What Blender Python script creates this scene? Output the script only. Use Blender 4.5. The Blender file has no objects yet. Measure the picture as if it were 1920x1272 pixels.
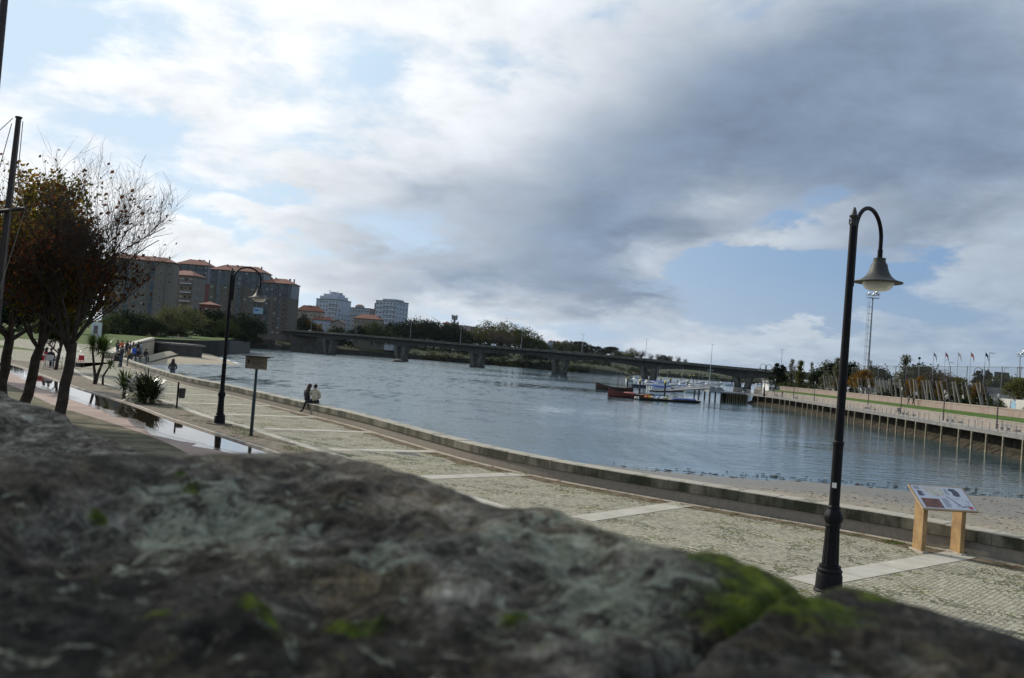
import bpy, bmesh, math, random
from mathutils import Vector, Matrix, noise as mnoise
rnd = random.Random(11)
R = math.radians
scene = bpy.context.scene
COL = scene.collection
# ------------------------------------------------------------------ camera model
F = 1700.0; RHO = R(4.45); PIT = R(1.38); H = 2.9
def ray(x, y):
    dx = x-960.0; dy = 636.0-y
    a = dx*math.cos(RHO)-dy*math.sin(RHO); b = dx*math.sin(RHO)+dy*math.cos(RHO)
    return (a/F, math.cos(PIT)-b/F*math.sin(PIT), math.sin(PIT)+b/F*math.cos(PIT))
def gp(x, y, z=0.0):
    r = ray(x, y); t = (z-H)/r[2]
    return Vector((r[0]*t, r[1]*t, z))
def at(x, y, Y):
    r = ray(x, y); t = Y/r[1]
    return Vector((r[0]*t, Y, H+r[2]*t))
# ------------------------------------------------------------------ materials
MATS = {}
def nd(nt, typ, **kw):
    n = nt.nodes.new(typ)
    for k, v in kw.items():
        if k.startswith('i_'):
            key = k[2:]
            n.inputs[int(key) if key.isdigit() else key].default_value = v
        else: setattr(n, k, v)
    return n
def c4(c): return (c[0], c[1], c[2], 1.0)
def new_mat(name):
    m = bpy.data.materials.new(name); m.use_nodes = True
    nt = m.node_tree
    return m, nt, nt.nodes['Principled BSDF'], nt.links
def ramp(nt, stops, interp='LINEAR'):
    r = nt.nodes.new('ShaderNodeValToRGB'); cr = r.color_ramp; cr.interpolation = interp
    while len(cr.elements) < len(stops): cr.elements.new(0.5)
    for e, (p, c) in zip(cr.elements, stops):
        e.position = p; e.color = c4(c) if not isinstance(c, (int, float)) else (c, c, c, 1)
    return r
def mat(name, col, rough=0.7, var=0.25, scale=4.0, bump=0.0, metal=0.0, col2=None, detail=6, bscale=None, spec=0.5):
    """general weathered surface: two tones mixed by fractal noise, optional bump"""
    if name in MATS: return MATS[name]
    m, nt, b, L = new_mat(name)
    tc = nd(nt, 'ShaderNodeTexCoord')
    n = nd(nt, 'ShaderNodeTexNoise', i_Scale=scale, i_Detail=detail, i_Roughness=0.62)
    L.new(tc.outputs['Object'], n.inputs['Vector'])
    lo = tuple(c*(1-var) for c in col); hi = col2 if col2 else tuple(min(1, c*(1+var)) for c in col)
    r = ramp(nt, [(0.32, lo), (0.68, hi)])
    L.new(n.outputs['Fac'], r.inputs['Fac']); L.new(r.outputs['Color'], b.inputs['Base Color'])
    b.inputs['Roughness'].default_value = rough; b.inputs['Metallic'].default_value = metal
    b.inputs['Specular IOR Level'].default_value = spec if not any(k in name for k in ('turf', 'soil', 'gravel', 'scrub', 'hill', 'shore', 'bank', 'yard', 'bark', 'red_path', 'grey_path', 'seabed', 'rubble', 'paving', 'slab')) else .12
    if bump:
        n2 = nd(nt, 'ShaderNodeTexNoise', i_Scale=bscale or scale*5, i_Detail=5)
        L.new(tc.outputs['Object'], n2.inputs['Vector'])
        bp = nd(nt, 'ShaderNodeBump', i_Strength=bump, i_Distance=0.02)
        L.new(n2.outputs['Fac'], bp.inputs['Height']); L.new(bp.outputs['Normal'], b.inputs['Normal'])
    MATS[name] = m
    return m
def leaf_mat(name, cols, trans=0.35, rough=0.9, clump=0.6):
    """foliage: a tone per leaf plus larger light and dark clumps, some light passing through"""
    if name in MATS: return MATS[name]
    m, nt, b, L = new_mat(name)
    g = nd(nt, 'ShaderNodeNewGeometry')
    tc = nd(nt, 'ShaderNodeTexCoord'); n = nd(nt, 'ShaderNodeTexNoise', i_Scale=clump, i_Detail=3)
    L.new(tc.outputs['Object'], n.inputs['Vector'])
    mx = nd(nt, 'ShaderNodeMath', operation='MULTIPLY_ADD', i_1=0.5); L.new(g.outputs['Random Per Island'], mx.inputs[0])
    m2 = nd(nt, 'ShaderNodeMath', operation='MULTIPLY_ADD', i_1=1.1, i_2=-0.3); L.new(n.outputs['Fac'], m2.inputs[0])
    L.new(m2.outputs[0], mx.inputs[2])
    k = len(cols)-1
    r = ramp(nt, [(0.1+0.8*i/k, c) for i, c in enumerate(cols)])
    L.new(mx.outputs[0], r.inputs['Fac']); L.new(r.outputs['Color'], b.inputs['Base Color'])
    b.inputs['Roughness'].default_value = rough; b.inputs['Specular IOR Level'].default_value = 0.12
    t = nd(nt, 'ShaderNodeBsdfTranslucent'); L.new(r.outputs['Color'], t.inputs['Color'])
    ms = nd(nt, 'ShaderNodeMixShader', i_0=trans)
    L.new(b.outputs[0], ms.inputs[1]); L.new(t.outputs[0], ms.inputs[2])
    L.new(ms.outputs[0], nt.nodes['Material Output'].inputs['Surface'])
    MATS[name] = m
    return m
# ------------------------------------------------------------------ objects
def tag(o, label=None, cat=None, group=None, kind=None):
    if label: o['label'] = label
    if cat: o['category'] = cat
    if group: o['group'] = group
    if kind: o['kind'] = kind
    return o
def thing(name, label, cat, loc=(0, 0, 0), rz=0.0, group=None):
    o = bpy.data.objects.new(name, None); o.empty_display_size = 0.2
    COL.objects.link(o); o.location = loc; o.rotation_euler = (0, 0, rz)
    return tag(o, label, cat, group)
def link(name, me, parent=None, loc=None, rot=None, scale=None):
    o = bpy.data.objects.new(name, me); COL.objects.link(o)
    if parent: o.parent = parent
    if loc is not None: o.location = loc
    if rot is not None: o.rotation_euler = rot
    if scale is not None: o.scale = scale
    return o
def dup(root, loc, rz=0.0, label=None, scale=None, cat=None):
    r = root.copy(); COL.objects.link(r); r.location = loc
    r.rotation_euler = (root.rotation_euler[0], root.rotation_euler[1], rz)
    if label: r['label'] = label
    if cat: r['category'] = cat
    if scale: r.scale = scale if not isinstance(scale, (int, float)) else (scale,)*3
    for ch in list(root.children):
        c = ch.copy(); COL.objects.link(c); c.parent = r
        for g in list(ch.children):
            d = g.copy(); COL.objects.link(d); d.parent = c
    return r
class MB:
    def __init__(s): s.v = []; s.f = []; s.m = []
    def add(s, vs, fs, mi=0):
        k = len(s.v); s.v += [tuple(p) for p in vs]
        s.f += [tuple(i+k for i in f) for f in fs]; s.m += [mi]*len(fs)
        return s
    def box(s, c, d, rz=0.0, mi=0, M=None, taper=1.0):
        x, y, z = d[0]/2, d[1]/2, d[2]/2
        P = [(-x, -y, -z), (x, -y, -z), (x, y, -z), (-x, y, -z)]+[(a*taper, b*taper, z) for a, b in ((-x, -y), (x, -y), (x, y), (-x, y))]
        cs, sn = math.cos(rz), math.sin(rz); o = []
        for p in P:
            if M is not None: q = M @ Vector(p)
            else: q = Vector((p[0]*cs-p[1]*sn, p[0]*sn+p[1]*cs, p[2]))
            o.append(q+Vector(c))
        return s.add(o, [(3, 2, 1, 0), (4, 5, 6, 7), (0, 1, 5, 4), (1, 2, 6, 5), (2, 3, 7, 6), (3, 0, 4, 7)], mi)
    def tube(s, pts, rad, n=8, mi=0, cap=True):
        pts = [Vector(p) for p in pts]
        if isinstance(rad, (int, float)): rad = [rad]*len(pts)
        vs = []; up = None
        for i, p in enumerate(pts):
            d = (pts[min(i+1, len(pts)-1)]-pts[max(i-1, 0)])
            d = d.normalized() if d.length > 1e-9 else Vector((0, 0, 1))
            if up is None:
                up = d.orthogonal().normalized()
            else:
                up = (up-d*up.dot(d)); up = up.normalized() if up.length > 1e-6 else d.orthogonal().normalized()
            w = d.cross(up)
            for k in range(n):
                a = 2*math.pi*k/n
                vs.append(p+(up*math.cos(a)+w*math.sin(a))*rad[i])
        fs = []
        for i in range(len(pts)-1):
            for k in range(n):
                k2 = (k+1) % n
                fs.append((i*n+k, i*n+k2, (i+1)*n+k2, (i+1)*n+k))
        if cap:
            fs.append(tuple(range(n-1, -1, -1))); q = (len(pts)-1)*n; fs.append(tuple(range(q, q+n)))
        return s.add(vs, fs, mi)
    def lathe(s, prof, n=20, o=(0, 0, 0), mi=0, flute=0.0, fn=12, cap=True):
        vs = []
        for r, z in prof:
            for k in range(n):
                a = 2*math.pi*k/n; rr = r*(1+flute*math.cos(a*fn))
                vs.append((o[0]+rr*math.cos(a), o[1]+rr*math.sin(a), o[2]+z))
        fs = [(i*n+k, i*n+(k+1) % n, (i+1)*n+(k+1) % n, (i+1)*n+k) for i in range(len(prof)-1) for k in range(n)]
        if cap:
            fs.append(tuple(range(n-1, -1, -1))); q = (len(prof)-1)*n; fs.append(tuple(range(q, q+n)))
        return s.add(vs, fs, mi)
    def prism(s, poly, z0, z1, mi=0):
        n = len(poly)
        vs = [(p[0], p[1], z0) for p in poly]+[(p[0], p[1], z1) for p in poly]
        fs = [tuple(range(n-1, -1, -1)), tuple(range(n, 2*n))]+[(i, (i+1) % n, n+(i+1) % n, n+i) for i in range(n)]
        return s.add(vs, fs, mi)
    def ball(s, c, r, n=10, mi=0):
        if isinstance(r, (int, float)): r = (r, r, r)
        m = max(4, n//2); prof = []
        vs = []
        for i in range(m+1):
            t = math.pi*i/m
            for k in range(n):
                a = 2*math.pi*k/n
                vs.append((c[0]+r[0]*math.sin(t)*math.cos(a), c[1]+r[1]*math.sin(t)*math.sin(a), c[2]-r[2]*math.cos(t)))
        return s.add(vs, [(i*n+k, i*n+(k+1) % n, (i+1)*n+(k+1) % n, (i+1)*n+k) for i in range(m) for k in range(n)], mi)
    def mesh(s, name, mats, smooth=False):
        me = bpy.data.meshes.new(name); me.from_pydata(s.v, [], s.f)
        mats = mats if isinstance(mats, (list, tuple)) else [mats]
        for m in mats: me.materials.append(m)
        if len(mats) > 1: me.polygons.foreach_set('material_index', s.m)
        if smooth: me.polygons.foreach_set('use_smooth', [True]*len(me.polygons))
        me.update(); return me
    def build(s, name, mats, parent=None, smooth=False, loc=None, rot=None):
        return link(name, s.mesh(name, mats, smooth), parent, loc, rot)
def smooth_angle(o, deg=40):
    me = o.data
    me.polygons.foreach_set('use_smooth', [True]*len(me.polygons))
    try: me.set_sharp_from_angle(angle=R(deg))
    except Exception: pass
    return o
def bevel(o, w=0.01, seg=2):
    bm = bmesh.new(); bm.from_mesh(o.data)
    bmesh.ops.remove_doubles(bm, verts=bm.verts, dist=1e-5)
    es = [e for e in bm.edges if len(e.link_faces) == 2 and e.calc_face_angle(0) > R(35)]
    bmesh.ops.bevel(bm, geom=es, offset=w, segments=seg, affect='EDGES', profile=0.6, clamp_overlap=True)
    bm.to_mesh(o.data); bm.free(); return o
def spline(pts, step=0.8):
    pts = [Vector(p) if len(p) == 3 else Vector((p[0], p[1], 0)) for p in pts]; out = []
    for i in range(len(pts)-1):
        p0 = pts[max(i-1, 0)]; p1 = pts[i]; p2 = pts[i+1]; p3 = pts[min(i+2, len(pts)-1)]
        n = max(1, int((p2-p1).length/step))
        for k in range(n):
            t = k/n
            out.append(0.5*((2*p1)+(p2-p0)*t+(2*p0-5*p1+4*p2-p3)*t*t+(3*p1-p0-3*p2+p3)*t**3))
    out.append(pts[-1]); return out
def offset(line, d):
    """shift a plan polyline to its right-hand side by d"""
    o = []
    for i, p in enumerate(line):
        t = (line[min(i+1, len(line)-1)]-line[max(i-1, 0)]); t.z = 0; t.normalize()
        o.append(p+Vector((t.y, -t.x, 0))*d)
    return o
def resample(line, n):
    L = [0.0]
    for a, b in zip(line, line[1:]): L.append(L[-1]+(b-a).length)
    out = []; j = 0
    for k in range(n):
        s = L[-1]*k/(n-1)
        while j < len(line)-2 and L[j+1] < s: j += 1
        t = (s-L[j])/max(1e-9, L[j+1]-L[j]); out.append(line[j].lerp(line[j+1], min(1, t)))
    return out
def strip(mb, A, B, za=None, zb=None, mi=0):
    n = len(A)
    vs = [(p.x, p.y, p.z if za is None else za) for p in A]+[(p.x, p.y, p.z if zb is None else zb) for p in B]
    return mb.add(vs, [(i, i+1, n+i+1, n+i) for i in range(n-1)], mi)
def curb(mb, line, w, z0, z1, mi=0):
    """a bar of rectangular section that follows a plan line"""
    A = offset(line, -w/2); B = offset(line, w/2); n = len(line); vs = []
    for i in range(n):
        vs += [(A[i].x, A[i].y, z0), (B[i].x, B[i].y, z0), (B[i].x, B[i].y, z1), (A[i].x, A[i].y, z1)]
    fs = []
    for i in range(n-1):
        a = i*4; b = a+4
        fs += [(a, a+1, b+1, b), (a+1, a+2, b+2, b+1), (a+2, a+3, b+3, b+2), (a+3, a, b, b+3)]
    q = (n-1)*4
    fs += [(3, 2, 1, 0), (q, q+1, q+2, q+3)]
    return mb.add(vs, fs, mi)
def fbm(x, y, z=0.0, o=5, s=1.0): return mnoise.fractal(Vector((x*s, y*s, z*s)), 1.0, 2.0, o)
# ------------------------------------------------------------------ camera, sun, sky
cam = bpy.data.cameras.new('camera'); camo = bpy.data.objects.new('camera', cam); COL.objects.link(camo); scene.camera = camo
cam.sensor_width = 36.0; cam.lens = F/1920*36.0; cam.clip_start = 0.05; cam.clip_end = 20000
U = Vector((0, -math.sin(PIT), math.cos(PIT))); FW = Vector((0, math.cos(PIT), math.sin(PIT))); X = Vector((1, 0, 0))
rt = X*math.cos(RHO)+U*math.sin(RHO); up = -X*math.sin(RHO)+U*math.cos(RHO)
Mc = Matrix((rt, up, -FW)).transposed().to_4x4(); Mc.translation = (0, 0, H); camo.matrix_world = Mc
cam.dof.use_dof = True; cam.dof.focus_distance = 28.0; cam.dof.aperture_fstop = 5.0; cam.dof.aperture_blades = 7
SUN_AZ = R(-50); SUN_EL = R(29)
sv = Vector((math.sin(SUN_AZ)*math.cos(SUN_EL), math.cos(SUN_AZ)*math.cos(SUN_EL), math.sin(SUN_EL)))
sl = bpy.data.lights.new('sun', 'SUN'); sl.energy = 3.6; sl.angle = R(0.6); sl.color = (1.0, 0.93, 0.82)
so = bpy.data.objects.new('sun', sl); COL.objects.link(so); so.rotation_euler = sv.to_track_quat('Z', 'Y').to_euler(); so.location = (-60, 40, 60)

w = bpy.data.worlds.new('World'); scene.world = w; w.use_nodes = True
nt = w.node_tree; L = nt.links
for n in list(nt.nodes): nt.nodes.remove(n)
out = nd(nt, 'ShaderNodeOutputWorld'); bg = nd(nt, 'ShaderNodeBackground', i_Strength=0.1); L.new(bg.outputs[0], out.inputs[0])
sky = nd(nt, 'ShaderNodeTexSky'); sky.sky_type = 'NISHITA'; sky.sun_disc = False
sky.sun_elevation = SUN_EL; sky.sun_rotation = SUN_AZ; sky.air_density = 1.0; sky.dust_density = 0.6; sky.ozone_density = 1.5
tc = nd(nt, 'ShaderNodeTexCoord'); sep = nd(nt, 'ShaderNodeSeparateXYZ'); L.new(tc.outputs['Generated'], sep.inputs[0])
def M(op, a, b=None, c=None, clamp=False):
    n = nd(nt, 'ShaderNodeMath', operation=op); n.use_clamp = clamp
    for i, v in enumerate((a, b, c)):
        if v is None: continue
        if isinstance(v, (int, float)): n.inputs[i].default_value = v
        else: L.new(v, n.inputs[i])
    return n.outputs[0]
az = M('ARCTAN2', sep.outputs[0], sep.outputs[1]); el = M('ARCSINE', sep.outputs[2])
zc = M('MAXIMUM', sep.outputs[2], 0.0); zd = M('ADD', zc, 0.26)
px_ = M('DIVIDE', sep.outputs[0], zd); py_ = M('DIVIDE', sep.outputs[1], zd)
cmb = nd(nt, 'ShaderNodeCombineXYZ'); L.new(px_, cmb.inputs[0]); L.new(py_, cmb.inputs[1])
def nz(scale, detail, rough, dist=0.0, off=0.0):
    v = nd(nt, 'ShaderNodeVectorMath', operation='ADD'); v.inputs[1].default_value = (off, off*1.7, off*0.3); L.new(cmb.outputs[0], v.inputs[0])
    n = nd(nt, 'ShaderNodeTexNoise', i_Scale=scale, i_Detail=detail, i_Roughness=rough, i_Distortion=dist); L.new(v.outputs[0], n.inputs['Vector'])
    return n
n1 = nz(1.3, 10, 0.58, 0.15); n2 = nz(3.4, 10, 0.58, 0.25, 7.3); n3 = nz(0.9, 4, 0.5, 0.0, 3.1); n4 = nz(8.5, 9, 0.6, 0.3, 12.0)
ae = nd(nt, 'ShaderNodeCombineXYZ'); L.new(az, ae.inputs[0]); L.new(el, ae.inputs[1])
# ragged cloud edges: the (azimuth, elevation) lookup is pushed about by noise
wv = nd(nt, 'ShaderNodeVectorMath', operation='SUBTRACT'); L.new(n2.outputs['Color'], wv.inputs[0]); wv.inputs[1].default_value = (0.5, 0.5, 0.5)
ws = nd(nt, 'ShaderNodeVectorMath', operation='MULTIPLY'); L.new(wv.outputs[0], ws.inputs[0]); ws.inputs[1].default_value = (0.15, 0.10, 0)
wa = nd(nt, 'ShaderNodeVectorMath', operation='ADD'); L.new(ae.outputs[0], wa.inputs[0]); L.new(ws.outputs[0], wa.inputs[1])
def blob(x, y, rx, ry, rot=0.0, wgt=1.0, acc=None):
    r = ray(x, y); a = math.atan2(r[0], r[1]); e = math.atan2(r[2], math.hypot(r[0], r[1]))
    mp = nd(nt, 'ShaderNodeMapping', vector_type='TEXTURE')
    mp.inputs['Location'].default_value = (a, e, 0); mp.inputs['Rotation'].default_value = (0, 0, R(rot)+RHO)
    mp.inputs['Scale'].default_value = (rx/F, ry/F, 1); L.new(wa.outputs[0], mp.inputs['Vector'])
    g = nd(nt, 'ShaderNodeTexGradient', gradient_type='QUADRATIC_SPHERE'); L.new(mp.outputs[0], g.inputs['Vector'])
    return M('MULTIPLY_ADD', g.outputs['Fac'], wgt, acc if acc is not None else 0.0)
def blobs(lst):
    acc = None
    for b in lst: acc = blob(*b, acc=acc)
    return acc
# grey, thick cloud (x, y, half width, half height, tilt, weight)
grey = blobs([(1280, 260, 420, 200, 0, .45), (700, 430, 330, 110, 0, .45), (800, 360, 420, 170, 0, .8), (640, 480, 320, 120, 0, .5), (1500, 220, 760, 400, 0, 1.6), (1150, 430, 520, 260, -10, 1.3), (880, 520, 560, 150, 8, 1.0), (1180, 560, 420, 110, 0, .8), (1800, 280, 500, 300, 0, 1.2), (1650, 60, 700, 200, 0, .9), (1360, 385, 240, 110, 0, .25), (420, 290, 300, 90, -8, .28), (1700, 420, 300, 120, 10, .6)])
# openings of blue sky
hole = blobs([(740, 430, 300, 120, -5, .55), (100, 60, 330, 110, 10, 1.2), (560, 285, 150, 60, 0, 0.5), (690, 130, 130, 80, -20, .55), (260, 255, 330, 75, -14, .75), (600, 590, 420, 70, -4, .5), (430, 345, 360, 50, -8, .75), (1480, 520, 420, 120, -3, 2.2), (1330, 510, 260, 90, 0, 1.2), (1500, 400, 260, 80, 4, 1.3), (1760, 480, 340, 110, 8, .8), (1650, 600, 380, 90, 0, .5), (1130, 40, 160, 60, 0, .4), (420, 420, 220, 80, -20, .7), (1060, 620, 400, 40, 0, .3), (140, 250, 160, 60, 0, .3)])
# bright tufts and streaks lying over the openings
tuft = blobs([(1360, 375, 190, 90, 0, 1.3), (1440, 445, 330, 36, 6, 1.5), (1245, 490, 120, 90, -35, 1.2), (560, 420, 220, 45, -22, 1.0), (1500, 625, 260, 30, 0, .7), (1560, 390, 240, 50, 10, .8), (1840, 470, 300, 160, 0, .8), (640, 340, 420, 34, 2, .6), (330, 440, 420, 34, -10, .6)])
nA = M('SUBTRACT', n1.outputs['Fac'], 0.5); nB = M('SUBTRACT', n2.outputs['Fac'], 0.5); nC = M('SUBTRACT', n3.outputs['Fac'], 0.5); nD = M('SUBTRACT', n4.outputs['Fac'], 0.5)
gq = M('ADD', grey, M('MULTIPLY', nA, 0.8)); gq = M('ADD', gq, M('MULTIPLY', nD, 0.25))
thick = nd(nt, 'ShaderNodeMapRange', interpolation_type='SMOOTHSTEP', i_1=-0.1, i_2=1.45); L.new(gq, thick.inputs[0])
cv = M('ADD', 0.62, M('MULTIPLY', nA, 1.4)); cv = M('ADD', cv, M('MULTIPLY', nB, 1.2)); cv = M('ADD', cv, M('MULTIPLY', nD, 0.8))
cv = M('SUBTRACT', cv, hole); cv = M('ADD', cv, M('MULTIPLY', tuft, 0.9)); cv = M('ADD', cv, M('MULTIPLY', grey, 0.35))
cover = nd(nt, 'ShaderNodeMapRange', interpolation_type='SMOOTHSTEP', i_1=0.2, i_2=0.75); L.new(cv, cover.inputs[0])
# sunlit cloud is brightest towards the sun on the left
sd = nd(nt, 'ShaderNodeVectorMath', operation='DOT_PRODUCT'); L.new(tc.outputs['Generated'], sd.inputs[0]); sd.inputs[1].default_value = sv
wb = nd(nt, 'ShaderNodeMapRange', i_1=0.25, i_2=0.80, i_3=0.0, i_4=1.0); L.new(sd.outputs['Value'], wb.inputs[0])
wcol = nd(nt, 'ShaderNodeMix', data_type='RGBA'); wcol.inputs[6].default_value = (3.9, 4.8, 5.9, 1); wcol.inputs[7].default_value = (9.6, 9.9, 10.2, 1); L.new(wb.outputs[0], wcol.inputs[0])
gcol = nd(nt, 'ShaderNodeMix', data_type='RGBA'); gcol.inputs[6].default_value = (2.1, 2.8, 3.9, 1); gcol.inputs[7].default_value = (2.95, 3.8, 5.0, 1)
gm = M('ADD', M('MULTIPLY', nC, 2.4), M('ADD', M('MULTIPLY', nB, 1.0), 0.35), clamp=True); L.new(gm, gcol.inputs[0])
ccol = nd(nt, 'ShaderNodeMix', data_type='RGBA'); L.new(thick.outputs[0], ccol.inputs[0]); L.new(wcol.outputs[2], ccol.inputs[6]); L.new(gcol.outputs[2], ccol.inputs[7])
tb = M('MULTIPLY', tuft, 0.55, clamp=True)
ct = nd(nt, 'ShaderNodeMix', data_type='RGBA'); L.new(tb, ct.inputs[0]); L.new(ccol.outputs[2], ct.inputs[6]); ct.inputs[7].default_value = (6.0, 6.6, 7.3, 1)
shd = M('ADD', 1.0, M('ADD', M('MULTIPLY', nB, 0.5), M('MULTIPLY', nD, 0.42)))
cs_ = nd(nt, 'ShaderNodeVectorMath', operation='SCALE'); L.new(ct.outputs[2], cs_.inputs[0]); L.new(shd, cs_.inputs['Scale'])
# clear sky: the Nishita sky paled by thin high haze, more so towards the sun and the horizon
hz = nd(nt, 'ShaderNodeMapRange', interpolation_type='SMOOTHSTEP', i_1=0.0, i_2=0.16, i_3=0.45, i_4=0.05); L.new(sep.outputs[2], hz.inputs[0])
hz2 = M('ADD', hz.outputs[0], M('MULTIPLY', wb.outputs[0], 0.85), clamp=True)
hcol = nd(nt, 'ShaderNodeMix', data_type='RGBA'); hcol.inputs[6].default_value = (2.9, 3.9, 5.5, 1); hcol.inputs[7].default_value = (6.9, 8.5, 10.0, 1); L.new(wb.outputs[0], hcol.inputs[0])
sk = nd(nt, 'ShaderNodeMix', data_type='RGBA'); L.new(hz2, sk.inputs[0]); 
er = nd(nt, 'ShaderNodeMapRange', i_1=0.0, i_2=0.45); L.new(sep.outputs[2], er.inputs[0])
cg = ramp(nt, [(0.0, (.36, .46, .59)), (0.25, (.21, .355, .60)), (1.0, (.17, .33, .62))]); L.new(er.outputs[0], cg.inputs[0])
cgs = nd(nt, 'ShaderNodeVectorMath', operation='SCALE'); cgs.inputs['Scale'].default_value = 10.0; L.new(cg.outputs[0], cgs.inputs[0])
sk0 = nd(nt, 'ShaderNodeMix', data_type='RGBA', i_0=0.8); L.new(sky.outputs[0], sk0.inputs[6]); L.new(cgs.outputs[0], sk0.inputs[7])
L.new(sk0.outputs[2], sk.inputs[6]); L.new(hcol.outputs[2], sk.inputs[7])
fin = nd(nt, 'ShaderNodeMix', data_type='RGBA'); L.new(cover.outputs[0], fin.inputs[0]); L.new(sk.outputs[2], fin.inputs[6]); L.new(cs_.outputs[0], fin.inputs[7])
L.new(fin.outputs[2], bg.inputs['Color'])
scene.view_settings.view_transform = 'Standard'; scene.view_settings.look = 'None'; scene.view_settings.exposure = 0.0; scene.view_settings.gamma = 1.0
scene.cycles.use_denoising = True; scene.cycles.max_bounces = 6; scene.cycles.transparent_max_bounces = 12
scene.cycles.caustics_reflective = False; scene.cycles.caustics_refractive = False; scene.cycles.sample_clamp_indirect = 6.0
# ------------------------------------------------------------------ ground, water, promenade
ZW = -3.6; ZQ = -1.0
WALL = spline([(30, -14), (20, 3.5), (13.6, 11.3), (9.35, 16.1), (7.35, 18.2), (5.3, 19.75), (3.26, 21.3), (1.6, 22.75), (0.27, 24.2), (-1.28, 26.4), (-3.6, 30.5), (-5.82, 34.4), (-8.89, 39.0), (-11.3, 42.6), (-14.99, 48.1), (-19.1, 53.6), (-23.4, 60.6), (-27.6, 68), (-31.5, 75), (-35.5, 83)], 0.6)   # promenade-side foot of the sea wall
KERB = spline([(9, 2.0), (6.6, 6.0), (4.3, 10.5), (2.9, 13.5), (0.9, 16.7), (-0.39, 18.56), (-2.07, 20.88), (-4.66, 24.64), (-5.93, 26.38), (-8.6, 30.3), (-10.92, 33.2), (-13.64, 37.57), (-18.3, 44.0), (-22.6, 50), (-28.6, 60), (-35, 72)], 0.6)
PATHK = spline([(3.0, 4.0), (1.6, 8.0), (-0.6, 14.5), (-3.3, 19.6), (-5.93, 23.8), (-6.91, 25.1), (-10.04, 29.24), (-11.81, 31.6), (-15.16, 36.46), (-20.2, 42.9), (-26.0, 51), (-32.4, 60), (-40, 69), (-50, 78)], 0.6)
PATHL = spline([(0.2, 3.6), (-0.9, 7.6), (-3.2, 14.0), (-5.7, 18.8), (-7.81, 22.52), (-10.18, 25.9), (-14.4, 30.81), (-16.46, 33.09), (-23, 42), (-31.54, 52.5), (-40, 61), (-52, 70)], 0.6)
BACK = offset(WALL, 0.46)
def cob_mat():
    m, nt, b, L = new_mat('setts')
    tc = nd(nt, 'ShaderNodeTexCoord')
    n0 = nd(nt, 'ShaderNodeTexNoise', i_Scale=1.1, i_Detail=3); L.new(tc.outputs['Object'], n0.inputs['Vector'])
    mp = nd(nt, 'ShaderNodeMapping'); mp.inputs['Rotation'].default_value = (0, 0, R(42)); L.new(tc.outputs['Object'], mp.inputs['Vector'])
    ad = nd(nt, 'ShaderNodeMix', data_type='VECTOR', i_0=0.10); L.new(mp.outputs[0], ad.inputs[4]); L.new(n0.outputs['Color'], ad.inputs[5])
    vo = nd(nt, 'ShaderNodeTexVoronoi', feature='DISTANCE_TO_EDGE', i_Scale=15, i_Randomness=0.3); L.new(ad.outputs[1], vo.inputs['Vector'])
    vc = nd(nt, 'ShaderNodeTexVoronoi', feature='F1', i_Scale=15, i_Randomness=0.3); L.new(ad.outputs[1], vc.inputs['Vector'])
    sep = nd(nt, 'ShaderNodeSeparateColor'); L.new(vc.outputs['Color'], sep.inputs[0])
    st = ramp(nt, [(0.0, (.27, .25, .20)), (0.55, (.36, .335, .265)), (1.0, (.44, .415, .335))]); L.new(sep.outputs[0], st.inputs[0])
    n1 = nd(nt, 'ShaderNodeTexNoise', i_Scale=0.55, i_Detail=6, i_Roughness=.65); L.new(tc.outputs['Object'], n1.inputs['Vector'])
    n2 = nd(nt, 'ShaderNodeTexNoise', i_Scale=3.5, i_Detail=5, i_Roughness=.7); L.new(tc.outputs['Object'], n2.inputs['Vector'])
    mm = nd(nt, 'ShaderNodeMath', operation='MULTIPLY_ADD', i_1=0.55); L.new(n2.outputs[0], mm.inputs[0]); 
    m3 = nd(nt, 'ShaderNodeMath', operation='MULTIPLY', i_1=0.55); L.new(n1.outputs[0], m3.inputs[0]); L.new(m3.outputs[0], mm.inputs[2])
    gap = ramp(nt, [(0.0, (.10, .09, .06)), (1, (.15, .155, .05))]); gf = ramp(nt, [(0.52, 0.0), (0.66, 1.0)]); L.new(mm.outputs[0], gf.inputs[0]); L.new(gf.outputs[0], gap.inputs[0])
    # moss and grit fill the joints unevenly
    wd = nd(nt, 'ShaderNodeMapRange', i_1=0.44, i_2=0.76, i_3=0.03, i_4=0.15); L.new(mm.outputs[0], wd.inputs[0])
    dv = nd(nt, 'ShaderNodeMath', operation='DIVIDE'); L.new(vo.outputs['Distance'], dv.inputs[0]); L.new(wd.outputs[0], dv.inputs[1])
    ed = ramp(nt, [(0.35, 0.0), (1.0, 1.0)]); L.new(dv.outputs[0], ed.inputs[0])
    mx = nd(nt, 'ShaderNodeMix', data_type='RGBA'); L.new(ed.outputs[0], mx.inputs[0]); L.new(gap.outputs[0], mx.inputs[6]); L.new(st.outputs[0], mx.inputs[7])
    tint = ramp(nt, [(0.28, (.68, .69, .60)), (0.48, (.95, .95, .90)), (0.72, (1.08, 1.06, 1.0))]); L.new(n1.outputs[0], tint.inputs[0])
    ml = nd(nt, 'ShaderNodeMix', data_type='RGBA', blend_type='MULTIPLY', i_0=1.0); L.new(mx.outputs[2], ml.inputs[6]); L.new(tint.outputs[0], ml.inputs[7])
    L.new(ml.outputs[2], b.inputs['Base Color']); b.inputs['Roughness'].default_value = 0.82; b.inputs['Specular IOR Level'].default_value = .2
    bp = nd(nt, 'ShaderNodeBump', i_Strength=0.9, i_Distance=0.02); L.new(ed.outputs[0], bp.inputs['Height']); L.new(bp.outputs[0], b.inputs['Normal'])
    return m
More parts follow.
